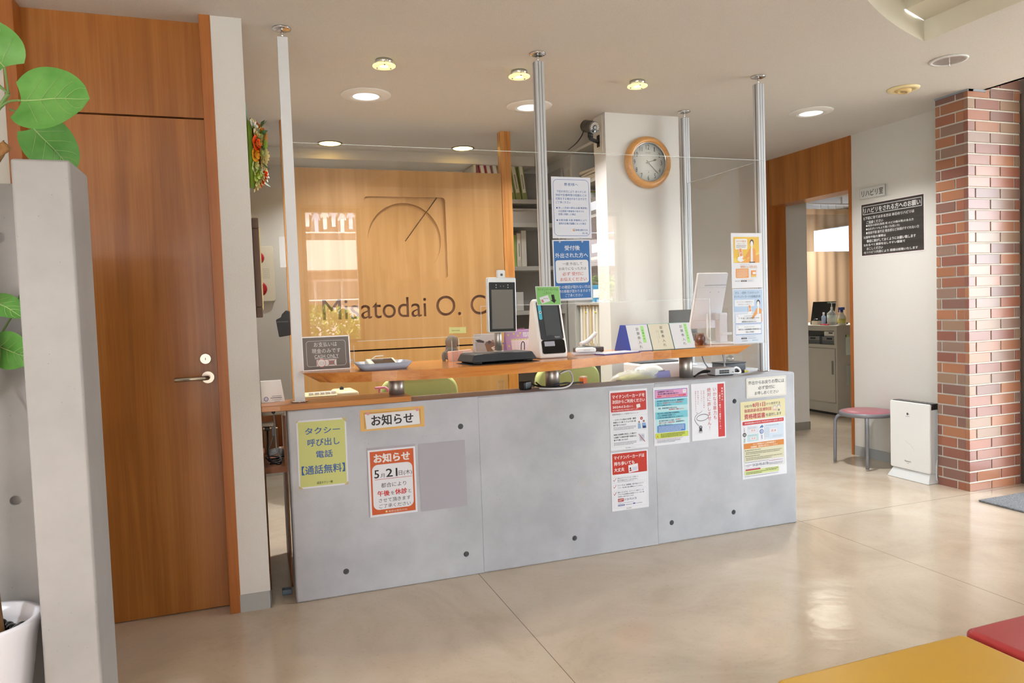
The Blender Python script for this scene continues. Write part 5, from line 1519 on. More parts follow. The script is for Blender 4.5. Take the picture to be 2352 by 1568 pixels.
for i in range(8):
    binder(x, 2.221, .31, .048, cols[i], nm[i] + ' ring binder, number %s from the oak post on the top shelf' % ('one two three four five six seven eight'.split()[i]), -.17 if i < 7 else -.12, i > 0)
    x += .056
x = 1.845
fcol = ['#b39aa5', '#ddd7cc', '#d7d3cf', '#bfb2bd', '#d2cdb4', '#c8c2b4', '#8fae5a', '#d5cfc2', '#d9d4ca']
for i, c in enumerate(fcol):
    w = random.uniform(.036, .05); h = random.uniform(.27, .31)
    binder(x + w / 2, 1.6505, h, w, c, ('lilac', 'ivory', 'pale grey', 'mauve grey', 'straw', 'stone', 'apple green', 'sand', 'off-white')[i] + ' file standing on the middle shelf of the office', 0, i in (1, 4, 7), grp='files on the middle shelf')
    x += w + .004
o = B().box(-.03, .03, -.004, .01, 0, .05).obj('index_tab', col('#e2662f', .5), loc=(1.93, 5.885, 1.651 + .25)); tag(o, 'orange index tab sticking out of the middle shelf files', 'tab')
t = thing('storage_box', 'grey cardboard box lying on the second shelf of the office', 'box', (2.17, 5.95, 2.0205))
B().box(-.20, .24, -.06, .12, 0, .11, bev=.003).obj('carton', col('#a8a29c', .7), t); B().box(-.21, .25, -.065, .125, .1102, .125).obj('lid', col('#b4aea6', .7), t)
t = thing('cardboard_roll', 'brown cardboard roll beside the oak post on the second shelf', 'roll', (1.90, 5.95, 2.0205))
B().cyl((0, -.07, .06), (0, .1, .06), .058, n=28).obj('tube', col('#a98b6c', .8), t)
t = thing('disc_spindle', 'stack of discs in a clear tub on the lower office shelf', 'disc tub', (1.98, 5.94, 1.2705))
B().cyl((0, 0, .0), (0, 0, .055), .062, n=32).obj('disc', col('#4b4a63', .3), t); B().cyl((0, 0, .056), (0, 0, .12), .064, n=32).obj('cover', col('#cfd4d4', .2, alpha=.5), t)
t = thing('label_box', 'grey box with black slots on the lower office shelf', 'box', (2.14, 5.93, 1.2705))
B().box(-.07, .07, -.06, .1, 0, .16, bev=.003).obj('case', col('#c2c2be', .6), t)
for i, (x, c, lb) in enumerate(((1.90, '#d8d6d0', 'white'), (1.96, '#cfe0de', 'pale blue'), (2.02, '#dedcd6', 'ivory'), (2.08, '#9a86a8', 'violet'), (2.14, '#d0ccc2', 'grey'))):
    o = B().box(-.025, .025, 0, .12, 0, .14 + .02 * (i % 3)).obj('paper_packet', col(c, .6), loc=(x, 5.90, .8855), rot=(0, .25, 0)); tag(o, lb + ' paper packet leaning on the lowest visible office shelf', 'packet', 'packets on the lowest shelf')
# side cupboard with folders
t = thing('side_cupboard', 'open grey steel cupboard with a slanted look beside the clock wall', 'cupboard', (2.31, 4.80, 0))
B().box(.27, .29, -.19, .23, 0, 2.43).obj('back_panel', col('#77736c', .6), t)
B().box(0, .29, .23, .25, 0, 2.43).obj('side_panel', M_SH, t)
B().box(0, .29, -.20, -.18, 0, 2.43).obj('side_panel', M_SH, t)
B().box(0, .29, -.20, .25, 2.431, 2.45).obj('top_panel', M_SH, t)
for z in (.60, .97, 1.30, 1.62, 1.92, 2.17): B().box(.005, .27, -.179, .229, z, z + .02).obj('shelf_board', M_SH, t)
for i in range(4):
    o = B().box(-.10, .10, -.14, .14, 0, .018).jig(.003).obj('paper_pile', col('#cfc3ae', .8), loc=(2.44, 4.80, 2.191 + i * .024), rot=(0, 0, .12 * (i % 2) - .05)); tag(o, 'loose yellowed paper pile in the top of the side cupboard, layer %s from below' % 'one two three four'.split()[i], 'paper pile', 'papers in the side cupboard')
FCN = ['#e6e2d8', '#e2d3b4', '#e8e5de', '#d9c49a', '#e9e6df', '#e3dcc9', '#e6e3db']
for i in range(7):
    t = thing('hanging_folder', 'cream folder with a rounded back in the rack, %s from the far end' % ('first second third fourth fifth sixth seventh'.split()[i]), 'folder', (2.325, 4.975 - i * .052, .991), group='cream folders in the rack')
    B().prism([(0, .03), (.012, .008), (.05, 0), (.22, 0), (.22, .30), (.004, .30)], 'y', -.012, .012, bev=.002, seg=1).obj('cover', col(FCN[i], .6), t)
    B().box(-.002, .05, -.009, .009, .301, .325).obj('tab', col('#d8b98a', .6), t)
    if i in (2, 5): B().lathe([(0, -.003), (.008, -.003), (.008, 0)], c=(0, -.012 + .02, .255), n=14, ax='x').obj('sticker', col('#d8cf3a', .5), t)
for z, c, lb in ((1.3205, '#2f86c4', 'blue printed'), (1.6405, '#3f4456', 'dark blue'), (1.94, '#7f7a76', 'grey')):
    t = thing('magazine_pile', lb + ' pile of leaflets in the side cupboard', 'leaflets', (2.43, 4.66, z))
    B().box(-.11, .11, -.12, .12, 0, .12, bev=.003).obj('leaflet_block', col(c, .5), t)
    B().box(-.111, -.109, -.08, .08, .03, .09).obj('cover_print', col('#dfe6ee', .5), t)
t = thing('leaflet_bundle', 'upright leaflets with green and yellow edges in the side cupboard', 'leaflets', (2.40, 4.86, 1.94))
for i, c in enumerate(('#d9dbd2', '#7fb05a', '#e2cf4e', '#c95b5a', '#e6e4de')): B().box(-.07, .09, i * .018, i * .018 + .015, 0, .18 + .008 * i).obj('leaflet', col(c, .6), t)

# security camera
t = thing('security_camera', 'dark grey bullet security camera on a bracket beside the clock wall', 'camera', (2.176, 4.42, 2.48))
d = Vector((.18, -.92, -.30)).normalized()
M_CAM = col('#4b4744', .4, .3)
b = B().cyl(tuple(-d * .055), tuple(d * .050), .040, .040, n=36); b.cyl(tuple(-d * .072), tuple(-d * .055), .030, .040, n=36)
b.obj('housing', M_CAM, t)
fcn = B().cyl(tuple(d * .050), tuple(d * .0515), .037, n=36).obj('front_glass', M_BLACK, t)
a_ = d.orthogonal().normalized(); e_ = d.cross(a_)
b = B()
for rr, nn in ((.030, 18), (.022, 13)):
    for i in range(nn):
        th = 2 * PI * i / nn
        p = d * .0516 + a_ * rr * math.cos(th) + e_ * rr * math.sin(th)
        if p.z < d.z * .0516 - .014: continue
        b.cyl(tuple(p), tuple(p + d * .002), .0034, n=10)
b.obj('infrared_lamp', col('#d9c0a4', .3), fcn)
b = B().cyl(tuple(d * .0516), tuple(d * .056), .011, .009, n=20); b.obj('lens', col('#2b1f1c', .1), fcn)
pz = d * .0516 + Vector((0, 0, -.025)); B().ball(tuple(pz), .007, 0, 10, 8).obj('sensor', col('#dfe8ea', .2), fcn)
b = B().cyl((0, 0, -.038), (0, 0, -.068), .018, n=20).tube([(0, .0, -.06), (.01, .02, -.072), (.06, .06, -.075), (.105, .09, -.075)], .013, 10, smooth_pts=4)
b.box(.100, .114, .07, .11, -.11, -.03, bev=.003)
b.obj('bracket', M_BLACKM, t)
B().tube([(-.03, .03, -.01), (-.04, .05, -.05), (-.06, .1, -.09), (-.05, .25, -.10)], .004, 8, smooth_pts=5).obj('cable', M_BLACK, t)
o = B().box(2.2795, 2.2918, 4.455, 4.585, 2.33, 2.575, bev=.003).obj('mounting_plate', col('#d3cfc4', .5), recentre=True); tag(o, 'cream mounting plate behind the security camera bracket', 'plate')

# wall clock
t = thing('wall_clock', 'round wall clock with a light wooden rim on the white wall', 'clock', (2.605, 4.4295, 2.26))
B().lathe([(.137, -.020), (.132, -.034), (.142, -.044), (.160, -.040), (.174, -.024), (.178, -.008), (.176, 0), (.137, 0)], n=80, ax='y', close=True).obj('rim', W_CLOCK, t)
B().lathe([(.129, -.030), (.1325, -.034), (.136, -.030), (.136, -.012), (.129, -.012)], n=72, ax='y', close=True).obj('metal_ring', M_CHROME, t)
dial = B().lathe([(0, -.012), (.136, -.012), (.136, -.004), (0, -.004)], n=64, ax='y').obj('dial', col('#dfe2dc', .5), t)
S = Sheet(.26, .26)
for i in range(1, 13):
    a = PI / 2 - i * PI / 6; ru = 40
    u, v = 50 + ru * math.cos(a), 50 - ru * math.sin(a)
    w = {1: 1.2, 10: 5.2, 11: 3.6, 12: 5.2}.get(i, 2.7)
    S.T(str(i), u - w, v - 6.2, u + w, v + 6.2, '#2c2d2b', .0)
nn = 60
for i in range(nn):
    a = 2 * PI * i / nn
    S.E(50 + 47.5 * math.cos(a), 50 + 47.5 * math.sin(a), .45, '#9aa09a', l=2, n=6); S.E(50 + 29 * math.cos(a), 50 + 29 * math.sin(a), .35, '#a9aea7', l=2, n=6)
S.T('CITIZEN', 42, 24, 58, 26.6, '#6a6d69'); S.D(40, 71, 60, 72.4, 1, '#a5a9a3'); S.E(51, 75.5, 1.3, '#3a3b3a')
S.b.xf(Matrix.Translation((0, -.012, 0))); S.put(dial)
def hand(name, ang, ln, w, y):
    b = B(); u = Vector((math.sin(ang), 0, math.cos(ang))); s_ = Vector((math.cos(ang), 0, -math.sin(ang)))
    pts = [-u * .018 - s_ * .002, u * ln * .55 - s_ * .0018, u * ln * .78 - s_ * w, u * ln, u * ln * .78 + s_ * w, u * ln * .55 + s_ * .0018, -u * .018 + s_ * .002]
    b.add([p + Vector((0, y, 0)) for p in pts] + [p + Vector((0, y + .001, 0)) for p in pts], [tuple(range(7)), tuple(range(13, 6, -1))] + [(i, (i + 1) % 7, 7 + (i + 1) % 7, 7 + i) for i in range(7)])
    return b.obj(name, col('#5a5247', .4), t)
hand('hour_hand', math.radians(72), .072, .007, -.0155); hand('minute_hand', math.radians(135), .112, .004, -.0175)
B().lathe([(0, -.019), (.004, -.019), (.004, -.012)], n=16, ax='y').obj('hub', M_CHROME, t)
B().cyl((0, -.0255, 0), (0, -.0262, 0), .130, n=64).obj('glass_cover', col('#ffffff', .04, alpha=.05), t)

# ------------------------------------------------------------------ rehabilitation room
t = thing('steel_cabinet', 'grey steel cabinet with an open niche in the rehabilitation room', 'cabinet', (5.94, 6.225, 0))
M_CAB = col('#b3afa6', .45)
B().box(0, .60, 0, .02, .03, .955).obj('side_panel', M_CAB, t); B().box(0, .60, 1.10, 1.12, .03, .955).obj('side_panel', M_CAB, t)
B().box(-.012, .62, -.012, 1.13, .9555, .985, bev=.002).obj('top_panel', M_CAB, t)
B().box(.58, .60, .02, 1.10, .03, .955).obj('back_panel', M_CAB, t)
B().box(0, .58, .02, 1.10, .735, .775).obj('niche_floor', M_CAB, t)
B().box(0, .58, .02, 1.10, .925, .955).obj('upper_rail', M_CAB, t)
B().box(0, .03, .02, .04, .775, .925).obj('upright', M_CAB, t)
dr = B().box(-.006, .012, .025, .58, .14, .732).obj('door', M_CAB, t)
B().box(-.0065, -.0055, .045, .075, .45, .60).obj('recessed_handle', col('#6f6b64', .4), dr)
B().box(-.006, .012, .585, 1.10, .14, .732).obj('door', M_CAB, t)
B().box(.01, .58, .02, 1.10, .03, .135).obj('plinth', M_CAB, t); B().box(.03, .57, .03, 1.09, .0, .03).obj('foot', M_BLACK, t)
def basket(label, y, z, c):
    t = thing('wire_basket', label, 'basket', (5.965, y, z), group='plastic baskets in the cabinet niche')
    bb = B().box(0, .004, 0, .22, 0, .085).box(0, .28, 0, .004, 0, .085).box(0, .28, .216, .22, 0, .085).box(.276, .28, 0, .22, 0, .085).box(0, .28, 0, .22, 0, .004)
    bb.obj('tub', col(c, .5), t)
    B().box(-.001, .001, .07, .15, .052, .072).obj('grip_hole', M_BLACKM, t)
    b = B()
    for i in range(10):
        for j in range(2): b.box(-.001, .001, .012 + i * .02, .024 + i * .02, .012 + j * .017, .022 + j * .017)
    b.obj('slot', M_BLACKM, t)
basket('dark grey slotted basket in the cabinet niche, the front one', 6.25, .7755, '#777a7c')
basket('dark grey slotted basket in the cabinet niche, the second one', 6.50, .7755, '#75787a')
t = thing('wire_basket', 'white slotted basket standing on top of the front grey basket', 'basket', (5.985, 6.26, .861), group='plastic baskets in the cabinet niche')
B().box(0, .004, 0, .20, 0, .055).box(0, .25, 0, .004, 0, .055).box(0, .25, .196, .2, 0, .055).box(0, .25, 0, .2, 0, .003).obj('tub', col('#d9d3cc', .5), t)
B().box(-.001, .001, .07, .13, .032, .046).obj('grip_hole', M_BLACKM, t)
t = thing('wall_pocket', 'clear pocket with green papers on the cabinet side', 'pocket', (6.06, 6.2245, .33))
B().box(0, .19, -.03, 0, 0, .22).obj('pocket', col('#cfd6cf', .3, alpha=.55), t); B().box(.05, .18, -.02, -.01, .02, .20).obj('green_paper', col('#3fb397', .5), t)
t = thing('paper_pad', 'pale green paper pad on the cabinet side', 'paper pad', (6.06, 6.2245, .66))
B().box(0, .16, -.012, 0, 0, .22).obj('pad', col('#cfdcd4', .5), t); B().box(0, .16, -.0125, -.0001, .195, .2205).obj('binding', col('#b4c890', .5), t)
CT = .9855
t = thing('laptop', 'open black laptop on the steel cabinet', 'laptop', (6.10, 6.62, CT))
B().prism([(-.17, 0), (.17, 0), (.12, .26), (-.22, .26)], 'x', -.006, .006).obj('screen_lid', M_BLACK, t)
B().box(.006, .22, -.17, .17, 0, .016, bev=.003).obj('keyboard_base', M_BLACK, t)
B().box(-.007, -.0062, -.16, -.10, .24, .256).obj('green_tag', col('#7fa892', .5), t)
def bottle(name, label, x, y, prof, c, cap, capcol, al=.75, extra=None):
    t = thing(name, label, 'bottle', (x, y, CT), group='bottles on the steel cabinet')
    B().lathe(prof, n=28).obj('body', col(c, .25, alpha=al), t)
    cap.obj('pump', col(capcol, .4), t)
    if extra: extra[0].obj('printed_label', col(extra[1], .5), t)
    return t
pump = lambda z: B().cyl((0, 0, z), (0, 0, z + .035), .012, n=16).cyl((0, 0, z + .035), (0, 0, z + .075), .005, n=10).box(-.012, .05, -.008, .008, z + .075, z + .085).box(.044, .050, -.006, .006, z + .05, z + .076).xf(Matrix.Rotation(-1.0, 4, 'Z'))
bottle('pump_bottle', 'large clear pump bottle on the steel cabinet', 6.06, 6.42, [(0, 0), (.048, 0), (.05, .01), (.05, .13), (.02, .155), (.016, .165)], '#d6d9d6', pump(.165), '#e8e8e6', .55, (B().lathe([(.0505, .03), (.0505, .11)], n=28), '#c9d3d0'))
bottle('spray_bottle', 'spray bottle with a yellow label and blue trigger on the steel cabinet', 6.06, 6.275, [(0, 0), (.042, 0), (.044, .01), (.044, .08), (.038, .10), (.018, .125), (.016, .14)], '#e3dfd2', B().cyl((0, 0, .14), (0, 0, .165), .016, n=16).box(-.035, .03, -.010, .010, .165, .195, bev=.003).box(-.035, -.025, -.005, .005, .14, .166).xf(Matrix.Rotation(-.9, 4, 'Z')), '#2a3f8f', 1.0, (B().lathe([(.0445, .02), (.0445, .07)], n=28), '#d9d27a'))
bottle('mist_bottle', 'small pale blue mist bottle on the steel cabinet', 6.04, 6.52, [(0, 0), (.024, 0), (.025, .09), (.012, .105)], '#aebfe0', B().cyl((0, 0, .105), (0, 0, .14), .011, n=16), '#e9e9e9', .9)
bottle('gel_bottle', 'white and blue gel bottle behind the mist bottle', 6.16, 6.56, [(0, 0), (.035, 0), (.036, .09), (.014, .12)], '#dfe3ea', B().cyl((0, 0, .12), (0, 0, .145), .012, n=16), '#6aa8dc', .9)
bottle('rinse_bottle', 'clear narrow bottle between the pump bottle and the spray bottle', 6.15, 6.36, [(0, 0), (.03, 0), (.031, .10), (.012, .125)], '#dadedc', B().cyl((0, 0, .125), (0, 0, .15), .011, n=16), '#e8e8e6', .7)
t = thing('small_box', 'cream tissue box with black contents on the steel cabinet', 'box', (6.03, 6.62, CT))
B().box(-.03, .03, -.045, .045, 0, .045).obj('carton', col('#d9cdb5', .6), t); B().ball((0, 0, .055), (.028, .035, .018), 0, 14, 8).obj('contents', M_BLACK, t)
t = thing('red_pen', 'red marker lying on the steel cabinet front edge', 'pen', (5.965, 6.43, CT + .0072), rz=1.45)
B().cyl((-.07, 0, 0), (.045, 0, 0), .007, n=12).obj('barrel', col('#cf2f45', .35), t); B().cyl((.045, 0, 0), (.075, 0, 0), .0065, n=12).obj('cap', col('#b02238', .35), t)
# cubicle curtain
t = thing('cubicle_curtain', 'beige pleated cubicle curtain with a net top in the rehabilitation room', 'curtain', (6.9, 7.55, 0))
def pleat(x0, x1, z0, z1, n=180, amp=.008, wl=.17):
    b = B(); vs = []
    for i in range(n + 1):
        x = x0 + (x1 - x0) * i / n
        y = amp * math.sin(2 * PI * x / wl + 1.1 * math.sin(x * 5)) + amp * .5 * math.sin(2 * PI * x / .31)
        vs += [(x, y, z0), (x, y, z1)]
    return b.add(vs, [(2 * i, 2 * i + 2, 2 * i + 3, 2 * i + 1) for i in range(n)], 0, True)
pleat(-.7, 1.35, .25, 1.885).obj('cloth', col('#cdb093', .8), t)
pleat(-.7, 1.35, 1.885, 2.36).obj('net', veil('curtain_net', '#d9bfa2', .66), t)
pleat(-.7, 1.35, 2.36, 2.43).obj('heading', col('#d8bda0', .8), t)
b = B()
for i in range(17): b.tube([(-.68 + i * .125, 0, 2.425), (-.68 + i * .125, 0, 2.485)], .003, 6)
b.obj('hook', M_WHITE, t)
B().box(-.72, 1.38, -.012, .012, 2.485, 2.505).box(-.7, -.68, -.006, .006, 2.505, CE).box(.4, .42, -.006, .006, 2.505, CE).box(1.34, 1.36, -.006, .006, 2.505, CE).obj('rail', M_WHITE, t)
t = thing('orange_drape', 'orange-brown window drape in the corner of the rehabilitation room', 'curtain', (8.18, 9.30, 0))
b = pleat(-.28, .28, .9, 2.45, 60, .02, .09); b.xf(Matrix.Rotation(PI / 2, 4, 'Z')); b.obj('cloth', col('#bb7a4a', .8), t)
B().cyl((0, -.32, 2.465), (0, .32, 2.465), .012, n=12).obj('rod', M_WHITE, t)

# greenery outside the narrow window, mirrored in the screen
M_BL = [col('#7e9a35', .6), col('#95ad45', .6), col('#5f7f2c', .6), col('#b3c45c', .6)]
random.seed(31)
def bush(label, x, y, z0, rx, ry, rz_, n):
    t = thing('bush', label, 'bush', (x, y, -.35))
    b = B()
    for i in range(n):
        a, c_ = random.uniform(0, 2 * PI), random.uniform(-.6, 1)
        rr = random.uniform(.75, 1.05); q = math.sqrt(max(0, 1 - c_ * c_))
        p = Vector((rx * rr * q * math.cos(a), ry * rr * q * math.sin(a), z0 + .35 + rz_ * rr * c_))
        u = Vector((random.uniform(-1, 1), random.uniform(-1, 1), random.uniform(-1, 1))).normalized() * .05; v = u.orthogonal().normalized() * .024
        b.add([p - u, p + v, p + u, p - v], [(0, 1, 2, 3)], random.randrange(4))
    b.obj('foliage', M_BL, t, recalc=False)
    b = B()
    for k in range(4): b.tube([(0, 0, 0), (.1 * math.cos(k * 1.6), .1 * math.sin(k * 1.6), z0 * .6), (rx * .5 * math.cos(k * 1.6), ry * .5 * math.sin(k * 1.6), z0 + .3)], [.02, .008], 8, smooth_pts=4)
    b.obj('stem', col('#6a5238', .8), t)
bush('yellow-green bush outside the narrow window mirrored in the screen', .85, -4.0, .95, .75, .4, .48, 1900)
bush('second yellow-green bush outside the narrow window', 2.3, -4.2, .58, .6, .4, .42, 1300)
bush('green bush outside the wide window on the right behind', 5.6, -4.3, 1.0, .9, .5, .8, 1500)

# ------------------------------------------------------------------ notices on the concrete counter
FY = YC - .0012
BLUE = '#2f63ad'; RED = '#d33a35'; ORG = '#d4602f'; INK = '#26272c'
o, S = sheet('taxi_notice', 'yellow-green taxi call notice taped at the left end of the counter front', 'notice', .219, .309, (.274, FY, .672), tilt=.005)
S.R(3.2, 2.4, 97, 97.6, '#d3d886')
S.T('タクシー', 17, 11.5, 87, 21, BLUE, .02); S.T('呼び出し', 21, 28, 85, 39, BLUE, .02); S.T('電話', 37, 46, 70, 56.5, BLUE, .02); S.T('【通話無料】', 7, 67, 94, 80, BLUE, .02); S.T('成田タクシー㈱', 36, 91.3, 68, 95.2, INK, .02)
for u, v, a, c in ((0, 0, 5, 4), (100, 0, -9, 7), (0, 100, 9, -5), (100, 100, -9, -5)): S.G([(u, v), (u + a, v), (u, v + c)], '#cdbb82', l=4)
S.put(o)
o, S = sheet('notice_header', 'tan framed heading sign with black letters above the orange notice', 'sign', .30, .097, (.599, FY, .802), tilt=.006, paper=col('#dcaa5c', .45))
S.R(2, 5, 98, 95, '#e6bd73'); S.R(5.5, 12, 94.5, 88, '#d59f52'); S.G([(8, 23), (92, 13), (93, 86), (9, 90)], '#e9d199', l=2); S.G([(7, 20), (91, 17), (93, 86), (9, 92)], '#eceef2', l=3)
S.T('お知らせ', 17, 27, 82, 78, '#26262a', .035, l=4); S.E(12, 17, 2.6, '#e59aa8', l=5); S.E(89, 15, 2.6, '#e59aa8', l=5)
S.put(o)
o, S = sheet('film_pocket', 'grey clear film pocket behind the orange notice', 'pocket', .229, .324, (.585, FY + .0002, .512), tilt=.003, paper=col('#a39fa8', .35), th=.0008)
o, S = sheet('closing_notice', 'orange-bordered closing notice for the twenty-first of May', 'notice', .223, .314, (.587, FY - .0012, .506), tilt=.001)
S.R(4, 2.6, 96, 97, ORG); S.T('お知らせ', 13, 7, 88, 20, '#e9c9b6', .035, l=2); S.T('お知らせ', 12, 6.4, 87, 19.5, '#f0eef0', .03, l=3); S.R(7.5, 22.5, 92.5, 90, '#eceef5', 12, l=2)
S.T('5', 12, 30.5, 21.5, 42.5, INK, .02); S.T('月', 24.5, 36.5, 33, 42.5, INK); S.T('21', 36.5, 30, 60, 42, INK, .02); S.T('日(木)', 63, 34, 91, 42.5, INK); S.R(12, 44.3, 91, 44.9, '#c8453f', l=3)
S.T('都合により', 25, 50.5, 78, 57.5, INK); S.T('午後', 17, 62, 42, 70, RED, .04); S.T('を', 44.5, 64, 52, 69.5, INK); S.T('休診', 54, 61.5, 79, 69.8, RED, .04); S.T('と', 82, 63.5, 88, 69, INK)
S.T('させて頂きます', 19, 73.5, 86, 79.5, INK); S.T('ご了承ください', 19, 82, 86, 88, INK); S.T('美郷台整形外科', 38, 92.2, 78, 95.6, '#f0d6c6'); S.E(34, 94, 2.6, '#efb34a', l=3); S.E(34, 93.3, 1.6, '#f4ead8', l=4)
S.put(o)
o, S = sheet('film_pocket', 'empty grey clear film pocket to the right of the orange notice', 'pocket', .229, .324, (.830, FY, .508), paper=col('#a19fa8', .3), tilt=-.004, r=.004)

o, S = sheet('card_notice', 'upper red-headed notice about insurance cards and its benefits', 'notice', .223, .314, (1.842, FY, .693))
S.R(3, 3.5, 97, 36, '#c8403c', 2)
S.T('マイナンバーカードを', 7, 7.5, 93, 13.5, '#f6eeee', .03); S.T('次回からご利用ください', 7, 16, 93, 22, '#f6eeee', .03); S.T('2024', 7.5, 26, 28, 29.6, '#f6eeee', .03); S.T('年', 28.5, 27, 32, 29.8, '#f6eeee'); S.T('12', 32.5, 26, 41, 29.6, '#f6eeee', .03); S.T('月', 41.5, 27, 45, 29.8, '#f6eeee'); S.T('2', 45.5, 26, 49, 29.6, '#f6eeee', .03); S.T('日から', 49.5, 26.6, 61, 29.8, '#f6eeee')
S.T('現行の健康保険証の新規発行は終了します', 7.5, 32, 75, 34.6, '#f2dede'); S.G([(70, 26), (80, 25), (81, 31), (71, 32)], '#efece8', l=3)
S.T('健康保険証として利用するメリット', 6, 38.5, 75, 41.6, '#5a5d66'); S.O(4, 44, 97, 67.5, '#c9ccd6', .4, 1); S.O(4, 69.5, 97, 94.5, '#c9ccd6', .4, 1)
S.T('一人ひとりの過去の診療・薬剤', 8, 47.5, 68, 50.5, '#3c3f48', .02); S.T('情報などに基づいたより良い医', 8, 52, 68, 55, '#3c3f48', .02); S.T('療が受けられます', 8, 56.5, 42, 59.5, '#3c3f48', .02); S.D(8, 60.8, 68, 66.5, 3, '#9a9da8')
S.E(83, 50, 3.6, '#b7352f'); S.E(83, 50, 1.2, '#f3e5e2', l=3); S.E(76.5, 56, 2.4, '#a9856c'); S.G([(73, 58), (80, 58), (81, 67), (73, 67)], '#8fb4dc'); S.E(89, 55, 2.6, '#8c6f60'); S.G([(84, 58), (94, 58), (96, 67), (85, 67)], '#8aaede'); S.R(86, 63, 94, 67, '#2f3f74', l=3)
S.T('高額な医療費が発生した場合で', 8, 72.5, 68, 75.5, '#3c3f48', .02); S.T('も書類での事前申請や高額な立', 8, 77, 68, 80, '#3c3f48', .02); S.T('替が不要になります', 8, 81.5, 46, 84.5, '#3c3f48', .02); S.D(8, 86.5, 68, 92.5, 3, '#9a9da8')
S.R(76, 76, 90, 89, '#d3d7e4', 1); S.D(78, 78, 88, 87, 4, '#9ea5ba', l=3); S.L([(74, 76), (91, 90)], 1.2, '#b7463f', l=4); S.T('厚生労働省', 38, 96.4, 52, 98.4, '#6a5555'); S.D(53, 97, 64, 98.2, 1, '#b0b0b8')
S.put(o)
o, S = sheet('card_notice', 'lower red-headed notice with three red ticks about carrying the card', 'notice', .219, .309, (1.838, FY, .370), tilt=.004)
S.R(3.5, 2, 97, 37.5, '#c8392c', 1.5); S.T('マイナンバーカードは', 8, 6, 90, 12, '#f6eeee', .035); S.T('持ち歩いても', 8, 16, 63, 22.6, '#f6eeee', .035); S.T('大丈夫', 8, 26.5, 35, 33, '#f6eeee', .035)
S.G([(46, 24), (72, 22), (73, 35), (47, 37)], '#eceaf0', l=2); S.G([(56, 28), (70, 27), (70.6, 33), (56.6, 34.5)], '#cfd3e6', l=3); S.E(51.5, 29.5, 2.2, '#3a2f30', l=3); S.G([(48.5, 34.5), (49.5, 31.6), (54, 31.3), (55.3, 34)], '#c8454a', l=4)
for v0, v1, vt in ((42, 52, 47.5), (54.5, 64, 59.5), (66, 95, 71.5)):
    S.O(5, v0, 96, v1, '#cdd0da', .4, 1); S.L([(4.5, vt - 1), (7.5, vt + 1.2), (12.5, vt - 4)], 1.0, '#c24a44', l=3)
S.T('あなたのマイナンバーカードを使って、', 16, 43.3, 73, 45.8, '#4a4d57', .01); S.T('他人が手続きすることはできません。', 16, 47, 71, 49.5, '#4a4d57', .01); S.D(16, 50, 60, 51.5, 1, '#a6a9b3')
S.T('ICチップには、医療情報、税や年金などのプラ', 16, 55.6, 86, 58.1, '#4a4d57', .01); S.T('イバシー性の高い個人情報は入っていません。', 16, 59.6, 84, 62.1, '#4a4d57', .01)
S.T('紛失したときでも、マイナンバー総合フリーダ', 16, 67.4, 86, 69.9, '#4a4d57', .01); S.T('イヤルでは24時間365日体制にて カードの一時', 16, 71.2, 87, 73.7, '#4a4d57', .01); S.T('利用停止を受け付けています。', 16, 75, 60, 77.5, '#4a4d57', .01)
S.R(16, 79.3, 32, 85, '#c05454', 1); S.D(18, 80.5, 30, 84, 2, '#efdede', l=3); S.T('0120-95-0178', 34, 80, 66, 83.6, '#5a5d6a'); S.D(16, 86.5, 60, 88, 1, '#a6a9b3'); S.R(16, 89.6, 34, 92.4, '#6f78b0', 1); S.D(18, 90.3, 32, 91.8, 1, '#e4e6f2', l=3); S.D(36, 90.2, 54, 92, 1, '#7a7f92'); S.R(56, 89.2, 63, 91.6, '#6f78b0', 1); S.D(65, 89.8, 82, 91.4, 1, '#7a7f92'); S.T('厚生労働省', 38, 96.4, 52, 98.4, '#6a5555')
S.put(o)
o, S = sheet('disaster_notice', 'pink and turquoise notice for disaster victims beside the red-headed notices', 'notice', .219, .313, (2.100, FY, .693), tilt=.005)
S.R(4, 4.8, 96, 20, '#4f74c8'); S.R(5, 5.6, 95, 19, '#e7a3d0', l=2); S.T('医療機関等で受診される', 12, 7, 56, 9.6, '#2a2a5a', .03, l=4); S.T('東日本大震災の被災者の皆さまへ', 12, 10.6, 72, 13.6, '#2a2a5a', .03, l=4); S.R(10, 14.5, 92, 18, '#d9607c', 2, l=3); S.T('医療機関における窓口負担の免除について', 22, 15.2, 82, 17.4, '#f4e6ea', l=4)
S.R(83, 6.5, 92, 12.5, '#f2f0f4', 1, l=3); S.L([(85, 10.5), (87.5, 8), (90, 10.5)], .7, '#8a8a9a', l=4)
S.R(4, 20, 96, 78, '#bfe8ef'); S.R(4, 22, 96, 33, '#7fd2e4', l=2); S.R(4, 43, 96, 55, '#7fd2e4', l=2)
S.T('窓口負担の免除を受けるためには、医療機関等の', 10, 23, 86, 25.6, '#25304a', .02); S.T('窓口で、', 10, 27, 24, 29.4, '#25304a', .02); S.T('有効期限が切れていない免除証明書を', 25, 26.6, 82, 29.2, '#c4363a', .02); S.T('提示する必要があります。', 10, 30.4, 50, 32.8, '#25304a', .02)
S.T('現在、免除証明書をお持ちの方は、', 13, 35.4, 66, 38, '#25304a', .02); S.T('有効期限をご確認ください。', 42, 38.4, 86, 41, '#c4363a', .02)
S.T('現在お持ちの免除証明書の有効期限後も、', 10, 44.2, 74, 46.8, '#25304a', .02); S.T('ご加入の医療保険の保険者により、', 10, 47.8, 62, 50.4, '#25304a', .02); S.T('引き続き窓口負担が免除されることがあります。', 10, 51.4, 84, 54, '#25304a', .02)
